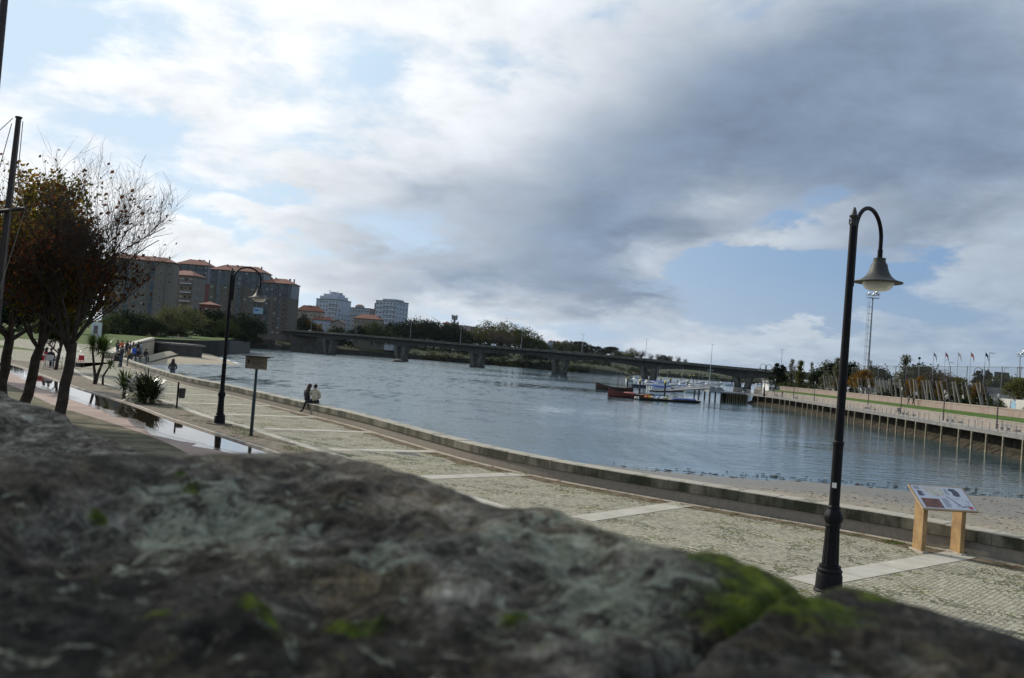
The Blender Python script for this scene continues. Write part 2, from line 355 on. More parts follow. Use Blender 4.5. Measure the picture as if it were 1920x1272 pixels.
def sand_mat(nm='sand', z0=-2.3, z1=-.9):
    m, nt, b, L = new_mat(nm)
    tc = nd(nt, 'ShaderNodeTexCoord'); g = nd(nt, 'ShaderNodeNewGeometry'); sp = nd(nt, 'ShaderNodeSeparateXYZ'); L.new(g.outputs['Position'], sp.inputs[0])
    n1 = nd(nt, 'ShaderNodeTexNoise', i_Scale=0.30, i_Detail=9, i_Roughness=.72); n2 = nd(nt, 'ShaderNodeTexNoise', i_Scale=3.2, i_Detail=9, i_Roughness=.78)
    for n in (n1, n2): L.new(tc.outputs['Object'], n.inputs['Vector'])
    dry = ramp(nt, [(0.3, (.27, .23, .165)), (0.7, (.42, .36, .265))]); L.new(n2.outputs[0], dry.inputs[0])
    wet = ramp(nt, [(0.3, (.13, .115, .085)), (0.7, (.22, .195, .15))]); L.new(n2.outputs[0], wet.inputs[0])
    z = nd(nt, 'ShaderNodeMath', operation='MULTIPLY_ADD', i_1=1.3); z.inputs[1].default_value = 2.6; L.new(n1.outputs[0], z.inputs[0]); zz = nd(nt, 'ShaderNodeMath', operation='SUBTRACT', i_1=.65); L.new(sp.outputs[2], zz.inputs[0]); L.new(zz.outputs[0], z.inputs[2])
    k = nd(nt, 'ShaderNodeMapRange', interpolation_type='SMOOTHSTEP', i_1=z0, i_2=z1); L.new(z.outputs[0], k.inputs[0])
    mx = nd(nt, 'ShaderNodeMix', data_type='RGBA'); L.new(k.outputs[0], mx.inputs[0]); L.new(wet.outputs[0], mx.inputs[6]); L.new(dry.outputs[0], mx.inputs[7])
    L.new(mx.outputs[2], b.inputs['Base Color'])
    rr = nd(nt, 'ShaderNodeMapRange', i_3=0.35, i_4=0.95); L.new(k.outputs[0], rr.inputs[0]); L.new(rr.outputs[0], b.inputs['Roughness']); b.inputs['Specular IOR Level'].default_value = .25
    bp = nd(nt, 'ShaderNodeBump', i_Strength=0.9, i_Distance=0.08); L.new(n2.outputs[0], bp.inputs['Height']); L.new(bp.outputs[0], b.inputs['Normal'])
    return m
def water_mat():
    m, nt, b, L = new_mat('water')
    b.inputs['Base Color'].default_value = (.035, .075, .085, 1); b.inputs['IOR'].default_value = 1.40; b.inputs['Specular IOR Level'].default_value = 0.62
    tc = nd(nt, 'ShaderNodeTexCoord')
    mp = nd(nt, 'ShaderNodeMapping'); mp.inputs['Rotation'].default_value = (0, 0, R(8)); mp.inputs['Scale'].default_value = (0.45, 1.0, 1); L.new(tc.outputs['Object'], mp.inputs['Vector'])
    a = nd(nt, 'ShaderNodeTexNoise', i_Scale=0.85, i_Detail=4, i_Roughness=.55, i_Distortion=.4); c = nd(nt, 'ShaderNodeTexNoise', i_Scale=0.16, i_Detail=3, i_Roughness=.5)
    for n in (a, c): L.new(mp.outputs[0], n.inputs['Vector'])
    mp2 = nd(nt, 'ShaderNodeMapping'); mp2.inputs['Rotation'].default_value = (0, 0, R(4)); mp2.inputs['Scale'].default_value = (0.35, 1.0, 1); L.new(tc.outputs['Object'], mp2.inputs['Vector'])
    p = nd(nt, 'ShaderNodeTexNoise', i_Scale=0.022, i_Detail=4, i_Roughness=.55); L.new(mp2.outputs[0], p.inputs['Vector'])
    pr = ramp(nt, [(0.36, 0.10), (0.56, 1.0)]); L.new(p.outputs[0], pr.inputs[0])   # cat's paws: ruffled and slick patches
    ad = nd(nt, 'ShaderNodeMath', operation='MULTIPLY_ADD', i_1=0.9); L.new(c.outputs[0], ad.inputs[0]); L.new(a.outputs[0], ad.inputs[2])
    h = nd(nt, 'ShaderNodeMath', operation='MULTIPLY'); L.new(ad.outputs[0], h.inputs[0]); L.new(pr.outputs[0], h.inputs[1])
    bp = nd(nt, 'ShaderNodeBump', i_Strength=0.45, i_Distance=0.2); L.new(h.outputs[0], bp.inputs['Height']); L.new(bp.outputs[0], b.inputs['Normal'])
    rr = nd(nt, 'ShaderNodeMapRange', i_3=0.45, i_4=1.0); L.new(pr.outputs[0], rr.inputs[0])
    sx = nd(nt, 'ShaderNodeSeparateXYZ'); L.new(tc.outputs['Object'], sx.inputs[0])
    wx = nd(nt, 'ShaderNodeMapRange', interpolation_type='SMOOTHSTEP', i_1=45, i_2=-35, i_3=.10, i_4=.42); L.new(sx.outputs[0], wx.inputs[0])   # the breeze ruffles the open left side, the quay shelters the right
    mp3 = nd(nt, 'ShaderNodeMapping'); mp3.inputs['Rotation'].default_value = (0, 0, R(5)); mp3.inputs['Scale'].default_value = (0.55, 0.14, 1); L.new(tc.outputs['Object'], mp3.inputs['Vector'])
    gst = nd(nt, 'ShaderNodeTexNoise', i_Scale=1.0, i_Detail=5, i_Roughness=.65); L.new(mp3.outputs[0], gst.inputs['Vector'])
    gr = nd(nt, 'ShaderNodeMapRange', i_1=.36, i_2=.64, i_3=.30, i_4=1.25); L.new(gst.outputs[0], gr.inputs[0])   # wave groups: each breath of wind roughens a streak
    m0 = nd(nt, 'ShaderNodeMath', operation='MULTIPLY'); L.new(rr.outputs[0], m0.inputs[0]); L.new(gr.outputs[0], m0.inputs[1])
    ml = nd(nt, 'ShaderNodeMath', operation='MULTIPLY'); L.new(m0.outputs[0], ml.inputs[0]); L.new(wx.outputs[0], ml.inputs[1]); L.new(ml.outputs[0], b.inputs['Roughness'])
    return m
m_sand = sand_mat(); m_cob = cob_mat(); m_water = water_mat()
m_stone = mat('pale_stone', (.40, .365, .30), .85, .22, 2.2, .35)
m_grass = mat('turf', (.045, .085, .012), .95, .5, .25, .6, col2=(.09, .14, .02), bscale=30)
m_dirt = mat('verge_soil', (.15, .125, .095), .95, .35, 3.0, .7, col2=(.27, .23, .175), bscale=25)
m_asph = mat('grey_path', (.22, .21, .20), .8, .15, 1.5, .2)
m_red = mat('red_path', (.33, .235, .195), .75, .2, 1.2, .25, col2=(.40, .30, .25), bscale=40)
m_mud = mat('seabed', (.10, .09, .07), .9, .3, .2)

tag(MB().add([(-9000, -3000, -9), (9000, -3000, -9), (9000, 12000, -9), (-9000, 12000, -9)], [(0, 1, 2, 3)]).build('ground', m_mud), kind='structure')
tag(MB().add([(-9000, -3000, ZW), (9000, -3000, ZW), (9000, 12000, ZW), (-9000, 12000, ZW)], [(0, 1, 2, 3)]).build('water', m_water), kind='structure')
# the land on the left: flat along the promenade, rising gently into the park behind the beach
def land_z(y): return 0.0 if y < 100 else 2.1*min(1, (y-100)/240.0)**0.9 + max(0, (y-340)/400.0)*6.0
edge = [p for p in offset(WALL, 0.25)] + [Vector(p+(0,)) for p in ((-41, 96), (-49, 118), (-61, 150), (-78, 192), (-98, 248), (-99, 285), (-106, 330), (-128, 420), (-170, 560), (-225, 760), (-320, 900))]
mb = MB(); ds = [0, 4, 9, 16, 30, 60, 110, 200, 400, 900]
for p in edge:
    for d in ds: mb.v.append((p.x-d, p.y, land_z(p.y)-0.012))
    mb.v.append((p.x+.02, p.y, -8.0))
k = len(ds)+1
for i in range(len(edge)-1):
    for j in range(len(ds)-1): mb.f.append((i*k+j, (i+1)*k+j, (i+1)*k+j+1, i*k+j+1)); mb.m.append(0)
    mb.f.append((i*k, i*k+k-1, (i+1)*k+k-1, (i+1)*k)); mb.m.append(1)
tag(mb.build('park_lawn', [m_grass, mat('rubble_bank', (.03, .028, .024), .95, .5, .6)]), kind='structure')
# cobbled promenade, its kerb, cross bands, soil verge and red path
n = 150
Wc = resample(WALL, n); Kc = resample(KERB, n); Pk = resample(PATHK, n); Pl = resample(PATHL, n)
tag(strip(MB(), Wc, Kc, .004, .004).build('cobbled_promenade', m_cob), kind='structure')
tag(strip(MB(), Kc, Pk, .002, .002).build('soil_verge', m_dirt), kind='structure')
tag(strip(MB(), Pk, Pl, .000, .000).build('red_path', m_red), kind='structure')
m_band = mat('paving_slab', (.42, .39, .32), .8, .14, 1.6, .15, col2=(.50, .47, .40))
tag(bevel(curb(MB(), KERB, .30, -.1, .028).build('kerb', m_band), .008), kind='structure')
tag(curb(MB(), PATHK, .10, -.1, .05).build('path_kerb', m_stone), kind='structure')
tag(curb(MB(), offset(WALL, -.13), .20, -.1, .012).build('gutter_strip', mat('gutter', (.37, .32, .25), .85, .25, 2, .2)), kind='structure')
bm_ = MB()
def nearest(line, p): return min(range(len(line)), key=lambda i: (line[i]-p).length)
bandL = [Vector(p+(0,)) for p in ((4.5, 13.3), (1.55, 17.3), (-1.82, 21.4), (-4.88, 25.7), (-8.02, 30.4), (-11.18, 34.5), (-14.5, 38.9), (-17.9, 43.5), (-21.3, 48.3), (-25.0, 53.9), (-28.6, 59.5), (7.4, 9.4))]
for p in bandL:
    i = nearest(WALL, p); q = WALL[i]; t = (WALL[min(i+1, len(WALL)-1)]-WALL[i-1]).normalized()
    d = (q-p).normalized(); s = Vector((d.y, -d.x, 0))*.27; a0 = p+d*.02; b0 = q-d*.24
    nsl = max(2, int((b0-a0).length/1.15))
    for j in range(nsl):
        u0 = a0.lerp(b0, j/nsl); u1 = a0.lerp(b0, (j+1)/nsl)-d*.012
        bm_.add([(v.x, v.y, .010) for v in (u0-s, u1-s, u1+s, u0+s)], [(0, 1, 2, 3)])
tag(bm_.build('paving_bands', m_band), kind='structure')
# rain water lying along the kerb of the red path
pz = []
ctr = offset(PATHK, -.58)
A = []; B = []
for i, p in enumerate(ctr):
    if not 20 < p.y < 64: continue
    f = min(1, (p.y-22)/4.0)*(1.0 if p.y < 44 else 0.7)
    wd = .85*f*(1+.55*fbm(p.y*.35, 3)+.25*fbm(p.y*1.6, 7)); wd = max(.05, wd)
    t = (ctr[min(i+1, len(ctr)-1)]-ctr[i-1]).normalized(); nr = Vector((t.y, -t.x, 0))
    A.append(p+nr*.46); B.append(p-nr*wd)
mw, ntw, bw, Lw = new_mat('rain_water'); bw.inputs['Base Color'].default_value = (.03, .022, .016, 1); bw.inputs['Roughness'].default_value = .02; bw.inputs['Specular IOR Level'].default_value = 0.9
tcw = nd(ntw, 'ShaderNodeTexCoord'); nw = nd(ntw, 'ShaderNodeTexNoise', i_Scale=3.0, i_Detail=3); Lw.new(tcw.outputs['Object'], nw.inputs['Vector'])
bpw = nd(ntw, 'ShaderNodeBump', i_Strength=.05, i_Distance=.02); Lw.new(nw.outputs[0], bpw.inputs['Height']); Lw.new(bpw.outputs[0], bw.inputs['Normal'])
tag(strip(MB(), A, B, .006, .006).build('rain_puddle', mw), kind='structure')
m_wet = mat('wet_path', (.20, .15, .125), .12, .25, 2.5)
tag(strip(MB(), [a-(a-b)*.9 for a, b in zip(A, B)], [b-(a-b).normalized()*(.34+.3*fbm(b.y*.9, 1)) for a, b in zip(A, B)], .003, .003).build('wet_margin', m_wet), kind='structure')
Lw_ = [Vector((p.x-34, p.y+2 if p.y < 50 else p.y-10, 0)) for p in Pl]
tag(strip(MB(), [p+Vector((.05, 0, 0)) for p in Pl], Lw_, -.004, -.004).build('worn_lawn', mat('worn_turf', (.105, .10, .055), .95, .45, 1.1, .7, col2=(.20, .18, .12), bscale=30)), kind='structure')
# grey path that curves off behind the trees, and the paths in the park
tag(strip(MB(), [Vector(p) for p in ((-40, 69.5, .006), (-50, 78.5, .006), (-62, 86, .006), (-90, 98, .006))], [Vector(p) for p in ((-52, 66, .006), (-60, 72, .006), (-72, 78, .006), (-96, 88, .006))]).build('grey_path', m_asph), kind='structure')
plz = [((-31.0, 66), (-42, 72)), ((-35.3, 82), (-50, 85)), ((-41.2, 96), (-60, 100)), ((-49.2, 118), (-68, 120)), ((-56, 136), (-76, 140))]
tag(strip(MB(), [Vector((a[0], a[1], land_z(a[1])+.004)) for a, _ in plz], [Vector((c[0], c[1], land_z(c[1])+.004)) for _, c in plz]).build('cobbled_square', m_cob), kind='structure')
pp = [(-38, 84), (-48, 104), (-58, 124), (-74, 152)]
tag(strip(MB(), [Vector((x-1, y, land_z(y)+.02)) for x, y in pp], [Vector((x-5, y, land_z(y)+.02)) for x, y in pp]).build('gravel_path', mat('gravel', (.36, .33, .28), .9, .15, 1)), kind='structure')
# earth and leaf mould washed against the foot of the wall
As = []; Bs = []
for i, p in enumerate(WALL):
    if not 8 < p.y < 42: continue
    t = (WALL[min(i+1, len(WALL)-1)]-WALL[i-1]).normalized(); nr = Vector((t.y, -t.x, 0)); wd = .42+.40*fbm(p.y*.45, 11)+.25*fbm(p.y*2.1, 5)
    As.append(p-nr*.22); Bs.append(p-nr*(.24+max(.03, wd)))
tag(strip(MB(), As, Bs, .008, .008).build('dirt_strip', mat('soil_drift', (.10, .075, .05), .95, .5, 4, .6, col2=(.22, .175, .115), bscale=30)), kind='structure')
# beach below the sea wall
mb = MB(); Bl = resample(offset(WALL, .44), 60)
rows = [0, .06, .16, .3, .45, .6, .75, .9, 1.0, 1.25]
for i, p in enumerate(Bl):
    # shoreline distance from the wall
    ysh = 61.5; sh = max(24.0, ysh-p.y) if p.y < 38 else max(12, 24-(p.y-38)*.4)
    i0 = nearest(WALL, Vector((p.x, p.y, 0)))
    dr = Vector((.22, .97, 0)) if p.y < 30 else Vector((.75, .66, 0))
    for u in rows:
        q = p+dr*sh*u
        z = -.75+(ZW+.75)*u**1.1 - (0.9*(u-1) if u > 1 else 0) + .12*fbm(q.x*.12, q.y*.12, 2)*(u > 0) + .03*fbm(q.x*.9, q.y*.9, 5)
        mb.v.append((q.x, q.y, z))
k = len(rows)
for i in range(len(Bl)-1):
    for j in range(k-1): mb.f.append((i*k+j, i*k+j+1, (i+1)*k+j+1, (i+1)*k+j)); mb.m.append(0)
o = tag(mb.build('beach', m_sand, smooth=True), kind='structure')
md = o.modifiers.new('sub', 'SUBSURF'); md.levels = 2; md.render_levels = 2; md.subdivision_type = 'SIMPLE'
# sand spit of the far beach
tip = gp(453, 684, ZW)
low = [gp(x, y, ZW) for x, y in ((276, 683.5), (300, 684), (340, 683.5), (400, 684), (440, 684.5))]
upp = [gp(x, y, ZW) for x, y in ((372, 655.5), (378, 659), (389, 664), (416, 673), (446, 682))]
lo_ = resample([Vector((-66, 150, ZW))]+low+[tip], 40); up_ = resample([Vector((-106, 300, ZW)), Vector((-122, 380, ZW))]+upp[1:]+[tip], 40)
inn = [Vector((-60, 150, -1.3)), Vector((-72, 190, -1.0)), Vector((-98, 252, -.6)), Vector((-105, 300, -.4)), Vector((-112, 330, -.3)), Vector((-150, 520, -.3))]
mb = MB(); N = 40
def under(p, d): return p+Vector(d)
prof = []
for i in range(N):
    a = lo_[i]; b = up_[i]; c = (a+b)/2; hgt = min(1.3, (a-b).length*.009)
    row = [under(a, (2, -4, -1.0))]
    for u in (0, .12, .3, .5, .7, .88, 1):
        q = a.lerp(b, u); q.z = ZW+2.0*max(0, 1-i/N/.78)*u**.85+min(.9, hgt*.7)*math.sin(math.pi*u)**.8+.06*fbm(q.x*.1, q.y*.1); row.append(q)
    row.append(under(b, (4, 4, -1.0))); prof += row
k = 9
mb.v = [tuple(p) for p in prof]
for i in range(N-1):
    for j in range(k-1): mb.f.append((i*k+j, (i+1)*k+j, (i+1)*k+j+1, i*k+j+1)); mb.m.append(0)
tag(mb.build('sand_spit', sand_mat('dry_sand', -3.9, -3.3), smooth=True), kind='structure')
from mathutils.bvhtree import BVHTree
bme = bpy.data.objects['beach'].data; bvh = BVHTree.FromPolygons([v.co for v in bme.vertices], [p.vertices for p in bme.polygons])
db = MB()
for i in range(1500):
    p = gp(rnd.uniform(1150, 1935), rnd.uniform(880, 1015), -1.6); hit = bvh.ray_cast(Vector((p.x, p.y, 20)), Vector((0, 0, -1)))
    if hit[0] is None or hit[0].z < ZW+.1: continue
    q = hit[0]; k_ = (-.8-q.z)/2.8
    if rnd.random() > .25+.9*k_: continue
    s_ = abs(rnd.gauss(.02, .035))+.012; a_ = rnd.uniform(0, 3.14); l_ = s_*rnd.uniform(.5, 1)*(5 if rnd.random() < .08 else 1)
    db.box((q.x, q.y, q.z+.006), (l_*2, s_, .02), a_)
tag(db.build('beach_pebbles', mat('pebble', (.09, .075, .06), .9, .6, 5)), kind='stuff', label='small dark pebbles and scraps of weed scattered over the sand', cat='pebbles')
# foam where the swell runs up the sand
mf = mat('foam', (.75, .77, .78), .6, .15, 3)
fm = MB()
for line, wdt in ((low[:4]+[tip], .55), (list(reversed(upp)), .9)):
    ln = resample(line, 60)
    for a, b in zip(ln, ln[1:]):
        if rnd.random() < .12: continue
        d = (b-a).normalized(); s = Vector((d.y, -d.x, 0))*wdt*(a.y/200)*rnd.uniform(.3, 1)
        fm.add([(v.x, v.y, ZW+.05) for v in (a-s, b-s, b+s*.6, a+s*.6)], [(0, 1, 2, 3)])
tag(fm.build('foam', mf), kind='stuff', label='white foam along the edge of the sand spit', cat='foam')
# weed and twigs stranded along the tide line
wd_ = MB()
for i in range(170):
    x = rnd.uniform(1150, 1925); y = 873+(x-1160)*.0745+rnd.gauss(0, 3.0)+rnd.choice((0, 0, 7))+(8 if x < 1350 else 0)*rnd.random()
    p = gp(x, min(y, 934), ZW+.03)
    l = abs(rnd.gauss(.12, .22))+.05; a = rnd.gauss(.1, .5); wd_.ball((p.x, p.y, ZW+.05+max(0, (61-p.y))*.045), (l*.5, l*.16, .025), 6)
tag(wd_.build('stranded_seaweed', mat('seaweed', (.035, .03, .022), .9, .4, 6)), kind='stuff', label='dark line of stranded seaweed along the beach', cat='seaweed')

# ------------------------------------------------------------------ sea wall
def wall_mat(name, c, dark, blk, mossc=(.05, .055, .025)):
    m, nt, b, L = new_mat(name)
    tc = nd(nt, 'ShaderNodeTexCoord'); n = nd(nt, 'ShaderNodeTexNoise', i_Scale=1.3, i_Detail=8, i_Roughness=.68); n2 = nd(nt, 'ShaderNodeTexNoise', i_Scale=9, i_Detail=6, i_Roughness=.7)
    mp = nd(nt, 'ShaderNodeMapping'); mp.inputs['Scale'].default_value = (1, 1, .35); L.new(tc.outputs['Object'], mp.inputs['Vector'])
    L.new(mp.outputs[0], n.inputs['Vector']); L.new(tc.outputs['Object'], n2.inputs['Vector'])
    r = ramp(nt, [(0.25, tuple(v*.72 for v in c)), (0.75, tuple(v*1.15 for v in c))]); L.new(n2.outputs[0], r.inputs[0])
    f = ramp(nt, [(dark, 0.0), (dark+.16, 1.0)]); L.new(n.outputs[0], f.inputs[0])
    mx = nd(nt, 'ShaderNodeMix', data_type='RGBA'); L.new(f.outputs[0], mx.inputs[0]); L.new(r.outputs[0], mx.inputs[6]); mx.inputs[7].default_value = c4(mossc)
    L.new(mx.outputs[2], b.inputs['Base Color']); b.inputs['Roughness'].default_value = .9
    bp = nd(nt, 'ShaderNodeBump', i_Strength=.6, i_Distance=.012); L.new(n2.outputs[0], bp.inputs['Height']); L.new(bp.outputs[0], b.inputs['Normal'])
    return m
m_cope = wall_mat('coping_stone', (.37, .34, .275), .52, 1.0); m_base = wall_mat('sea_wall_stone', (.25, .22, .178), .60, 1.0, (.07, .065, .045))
sw = thing('sea_wall', 'long low stone sea wall curving between the cobbled promenade and the beach', 'wall', (0, 0, 0))
curb(MB(), offset(WALL, .23), .44, -2.4, .235).build('wall_base', m_base, sw)
ln = resample(offset(WALL, .22), 140)
cp = MB()
for i in range(0, len(ln)-2):
    a = ln[i]; b = ln[i+1]; d = (b-a); l = d.length; d.normalize(); nrm = Vector((d.y, -d.x, 0)); dz = rnd.uniform(-.006, .008)
    A0 = a+d*.004; B0 = b-d*.004
    P = [A0-nrm*.245, B0-nrm*.245, B0+nrm*.245, A0+nrm*.245]
    z0 = .247; z1 = .47+dz
    t = .018
    Pi = [A0-nrm*(.245-t)+d*t*.4, B0-nrm*(.245-t)-d*t*.4, B0+nrm*(.245-t)-d*t*.4, A0+nrm*(.245-t)+d*t*.4]
    vs = [(p.x, p.y, z0) for p in P]+[(p.x, p.y, z1-t) for p in P]+[(p.x, p.y, z1) for p in Pi]
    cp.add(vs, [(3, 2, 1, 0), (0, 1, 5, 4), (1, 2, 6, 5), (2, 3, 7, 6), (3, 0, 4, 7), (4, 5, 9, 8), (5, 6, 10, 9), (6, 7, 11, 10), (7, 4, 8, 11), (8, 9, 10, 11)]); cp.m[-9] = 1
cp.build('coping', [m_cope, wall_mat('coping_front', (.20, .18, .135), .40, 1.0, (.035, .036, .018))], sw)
# fallen leaves and tufts at the foot of the wall
lv = MB()
for i in range(900):
    k = rnd.randrange(0, len(WALL)); p = WALL[k]
    if not (12 < p.y < 40): continue
    if p.y > 24 and rnd.random() < .6: continue
    q = offset(WALL[max(0, k-1):k+2], -abs(rnd.gauss(.0, .42))-.05)[1]
    s = rnd.uniform(.025, .06); a = rnd.uniform(0, 6.28); tl = rnd.uniform(-.5, .5)
    c, sn = math.cos(a), math.sin(a); z = .022
    lv.add([(q.x+c*s, q.y+sn*s, z+tl*.02+.01), (q.x-sn*s*.6, q.y+c*s*.6, z), (q.x-c*s, q.y-sn*s, z+.012), (q.x+sn*s*.6, q.y-c*s*.6, z+.005)], [(0, 1, 2, 3)])
tag(lv.build('fallen_leaves', leaf_mat('dead_leaf', [(.05, .022, .012), (.22, .075, .03), (.30, .15, .07)], .1)), kind='stuff', label='brown fallen leaves drifted along the foot of the sea wall', cat='leaves')
gb = MB()
def tuft_at(x, y, r, nb, h):
    for _ in range(nb):
        a = rnd.uniform(0, 6.28); d = r*math.sqrt(rnd.random()); px, py = x+d*math.cos(a), y+d*math.sin(a); hh = h*rnd.uniform(.4, 1.2); l = rnd.uniform(-.6, .6)*hh; k = rnd.uniform(-.6, .6)*hh; wv = rnd.uniform(.003, .006)
        gb.add([(px-wv, py, .004), (px+wv, py, .004), (px+l, py+k, hh)], [(0, 1, 2)])
for k in range(0, len(WALL)):
    p = WALL[k]
    if 10 < p.y < 27 and rnd.random() < .75:
        q = offset(WALL[max(0, k-1):k+2], -rnd.uniform(.1, .75))[1]; tuft_at(q.x, q.y, .28, 90, .04)
for k in range(0, len(KERB)):
    p = KERB[k]
    if 14 < p.y < 46 and rnd.random() < .6:
        q = offset(KERB[max(0, k-1):k+2], rnd.uniform(-.9, .25))[1]; tuft_at(q.x, q.y, .35, 90, .07)
for _ in range(14):
    k = rnd.choice([i for i, p in enumerate(Wc) if 14 < p.y < 30]); q = Wc[k].lerp(Kc[k], rnd.uniform(.1, .9)); tuft_at(q.x, q.y, .22, 40, .035)
pq = gp(1675, 1018); tuft_at(pq.x, pq.y, .22, 260, .045)
tag(gb.build('grass_tufts', leaf_mat('grass_blade', [(.05, .075, .015), (.10, .15, .02), (.17, .20, .05)], .3)), kind='stuff', label='small tufts of grass growing at the edges of the cobbles', cat='grass')
# ------------------------------------------------------------------ the lichened stone wall the camera looks over
EV = Vector((-.741, .671, 0)); NV = Vector((.671, .741, 0)); T0 = .92; ZR = H-.253
def st(p): return (p.x*EV.x+p.y*EV.y, p.x*NV.x+p.y*NV.y-T0)
def on_rock(x, y, z=ZR): return st(gp(x, y, z))
# weathering laid on the stones where it grows: (pixel of its middle, radius along / across in metres)
MOSS = [(1480, 1120, .060, .06), (1440, 1170, .06, .06), (1410, 1210, .05, .05), (1500, 1240, .05, .04), (1350, 1140, .04, .04), (1560, 1150, .04, .03), (1600, 1200, .03, .03), (1300, 1060, .04, .03), (1700, 1190, .03, .02), (1470, 1130, .050, .05), (1425, 1180, .04, .05), (1450, 1245, .03, .03), (1390, 1150, .03, .03), (1290, 1055, .030, .016), (1330, 1130, .016, .02), (1640, 1165, .022, .012), (1630, 1225, .018, .012), (1250, 1040, .02, .015), (350, 1003, .014, .01), (180, 1027, .010, .007), (290, 1195, .014, .008), (475, 1207, .02, .014), (650, 1205, .024, .012), (700, 1200, .014, .01), (1740, 1215, .014, .012), (960, 1205, .012, .012), (330, 990, .007, .007), (1510, 1105, .03, .02)]
LICH = [(420, 1030, .085, .040), (350, 1050, .05, .03), (585, 872, .07, .035), (690, 885, .05, .02), (1040, 995, .035, .03), (1110, 1070, .05, .04), (1060, 1110, .04, .04), (1150, 1175, .055, .05), (1210, 1110, .045, .03), (1240, 1095, .03, .03), (20, 905, .07, .03), (50, 880, .07, .02), (880, 935, .04, .02), (1180, 1060, .03, .02), (1700, 1100, .02, .02), (1100, 1230, .03, .02), (720, 1100, .03, .02), (950, 1080, .02, .03)]
def rock_mat(nm='lichened_granite', grey=0.0):
    m, nt, b, L = new_mat(nm)
    tc = nd(nt, 'ShaderNodeTexCoord')
    def N(s, d=8, r=.65, dist=0.0):
        n = nd(nt, 'ShaderNodeTexNoise', i_Scale=s, i_Detail=d, i_Roughness=r, i_Distortion=dist); L.new(tc.outputs['Object'], n.inputs['Vector']); return n.outputs[0]
    a = N(9, 10, .74, .5); bb = N(4.3, 7, .66, .8); c = N(46, 6, .75); d = N(190, 3, .7); e = N(22, 9, .78, .9); f_ = N(26, 8, .8, .6)
    g1 = ramp(nt, [(0.30, (.028, .023, .016)), (0.46, (.085, .074, .057)), (0.58, (.20, .182, .15)), (0.72, (.35, .33, .29))]); L.new(a, g1.inputs[0])
    br = ramp(nt, [(0.30, (.026, .020, .012)), (0.7, (.12, .09, .048))]); L.new(c, br.inputs[0])
    bf = ramp(nt, [(0.48+grey, 0.0), (0.60+grey, 0.85)]); L.new(bb, bf.inputs[0])
    m1 = nd(nt, 'ShaderNodeMix', data_type='RGBA'); L.new(bf.outputs[0], m1.inputs[0]); L.new(g1.outputs[0], m1.inputs[6]); L.new(br.outputs[0], m1.inputs[7])
    sp = ramp(nt, [(0.35, (.45, .45, .45)), (0.62, (1.25, 1.25, 1.25))]); L.new(d, sp.inputs[0])
    m2 = nd(nt, 'ShaderNodeMix', data_type='RGBA', blend_type='MULTIPLY', i_0=.85); L.new(m1.outputs[2], m2.inputs[6]); L.new(sp.outputs[0], m2.inputs[7])
    sp2 = ramp(nt, [(0.40, (.16, .14, .12)), (0.5, (.9, .88, .85)), (0.60, (2.1, 2.1, 2.1))]); L.new(f_, sp2.inputs[0])
    m2b = nd(nt, 'ShaderNodeMix', data_type='RGBA', blend_type='MULTIPLY', i_0=.9); L.new(m2.outputs[2], m2b.inputs[6]); L.new(sp2.outputs[0], m2b.inputs[7]); m2 = m2b
    def attr(n): x = nd(nt, 'ShaderNodeAttribute'); x.attribute_name = n; return x.outputs['Fac']
    def mask(at_, tex, lo, hi, k=1.0):
        ad = nd(nt, 'ShaderNodeMath', operation='MULTIPLY_ADD', i_1=k); L.new(at_, ad.inputs[0]); L.new(tex, ad.inputs[2])
        r = ramp(nt, [(lo, 0.0), (hi, 1.0)]); L.new(ad.outputs[0], r.inputs[0]); return r.outputs[0]
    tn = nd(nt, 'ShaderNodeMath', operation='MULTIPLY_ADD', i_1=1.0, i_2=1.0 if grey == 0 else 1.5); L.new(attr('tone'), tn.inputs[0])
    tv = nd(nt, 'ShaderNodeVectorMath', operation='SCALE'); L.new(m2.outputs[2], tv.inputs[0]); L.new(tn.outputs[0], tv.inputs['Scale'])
    lc = ramp(nt, [(0.36, (.12, .122, .08)), (0.5, (.30, .31, .225)), (0.66, (.50, .515, .40))]); L.new(c, lc.inputs[0])
    lm = mask(attr('lichen'), e, .57, .62, .17)
    m3 = nd(nt, 'ShaderNodeMix', data_type='RGBA'); L.new(lm, m3.inputs[0]); L.new(tv.outputs[0], m3.inputs[6]); L.new(lc.outputs[0], m3.inputs[7])
    mc = ramp(nt, [(0.36, (.025, .035, .005)), (0.5, (.085, .115, .008)), (0.66, (.20, .25, .016))]); L.new(c, mc.inputs[0])
    mm = mask(attr('moss'), f_, .60, .70, .30)
    m4 = nd(nt, 'ShaderNodeMix', data_type='RGBA'); L.new(mm, m4.inputs[0]); L.new(m3.outputs[2], m4.inputs[6]); L.new(mc.outputs[0], m4.inputs[7])
    L.new(m4.outputs[2], b.inputs['Base Color']); b.inputs['Roughness'].default_value = .92; b.inputs['Specular IOR Level'].default_value = .25
    h0 = nd(nt, 'ShaderNodeMath', operation='MULTIPLY_ADD', i_1=.5); L.new(d, h0.inputs[0]); L.new(c, h0.inputs[2]); h = nd(nt, 'ShaderNodeMath', operation='MULTIPLY_ADD', i_1=2.2); L.new(f_, h.inputs[0]); L.new(h0.outputs[0], h.inputs[2])
    bp = nd(nt, 'ShaderNodeBump', i_Strength=1.0, i_Distance=.008); L.new(h.outputs[0], bp.inputs['Height']); L.new(bp.outputs[0], b.inputs['Normal'])
    return m
m_rock = rock_mat(); m_rock2 = rock_mat('grey_granite', .2)
def blobsum(lst, s, t):
    v = 0
    for (cs, ct), rs, rr in lst:
        q = ((s-cs)/rs)**2+((t-ct)/rr)**2
        if q < 6: v = max(v, math.exp(-q*.7))
    return v
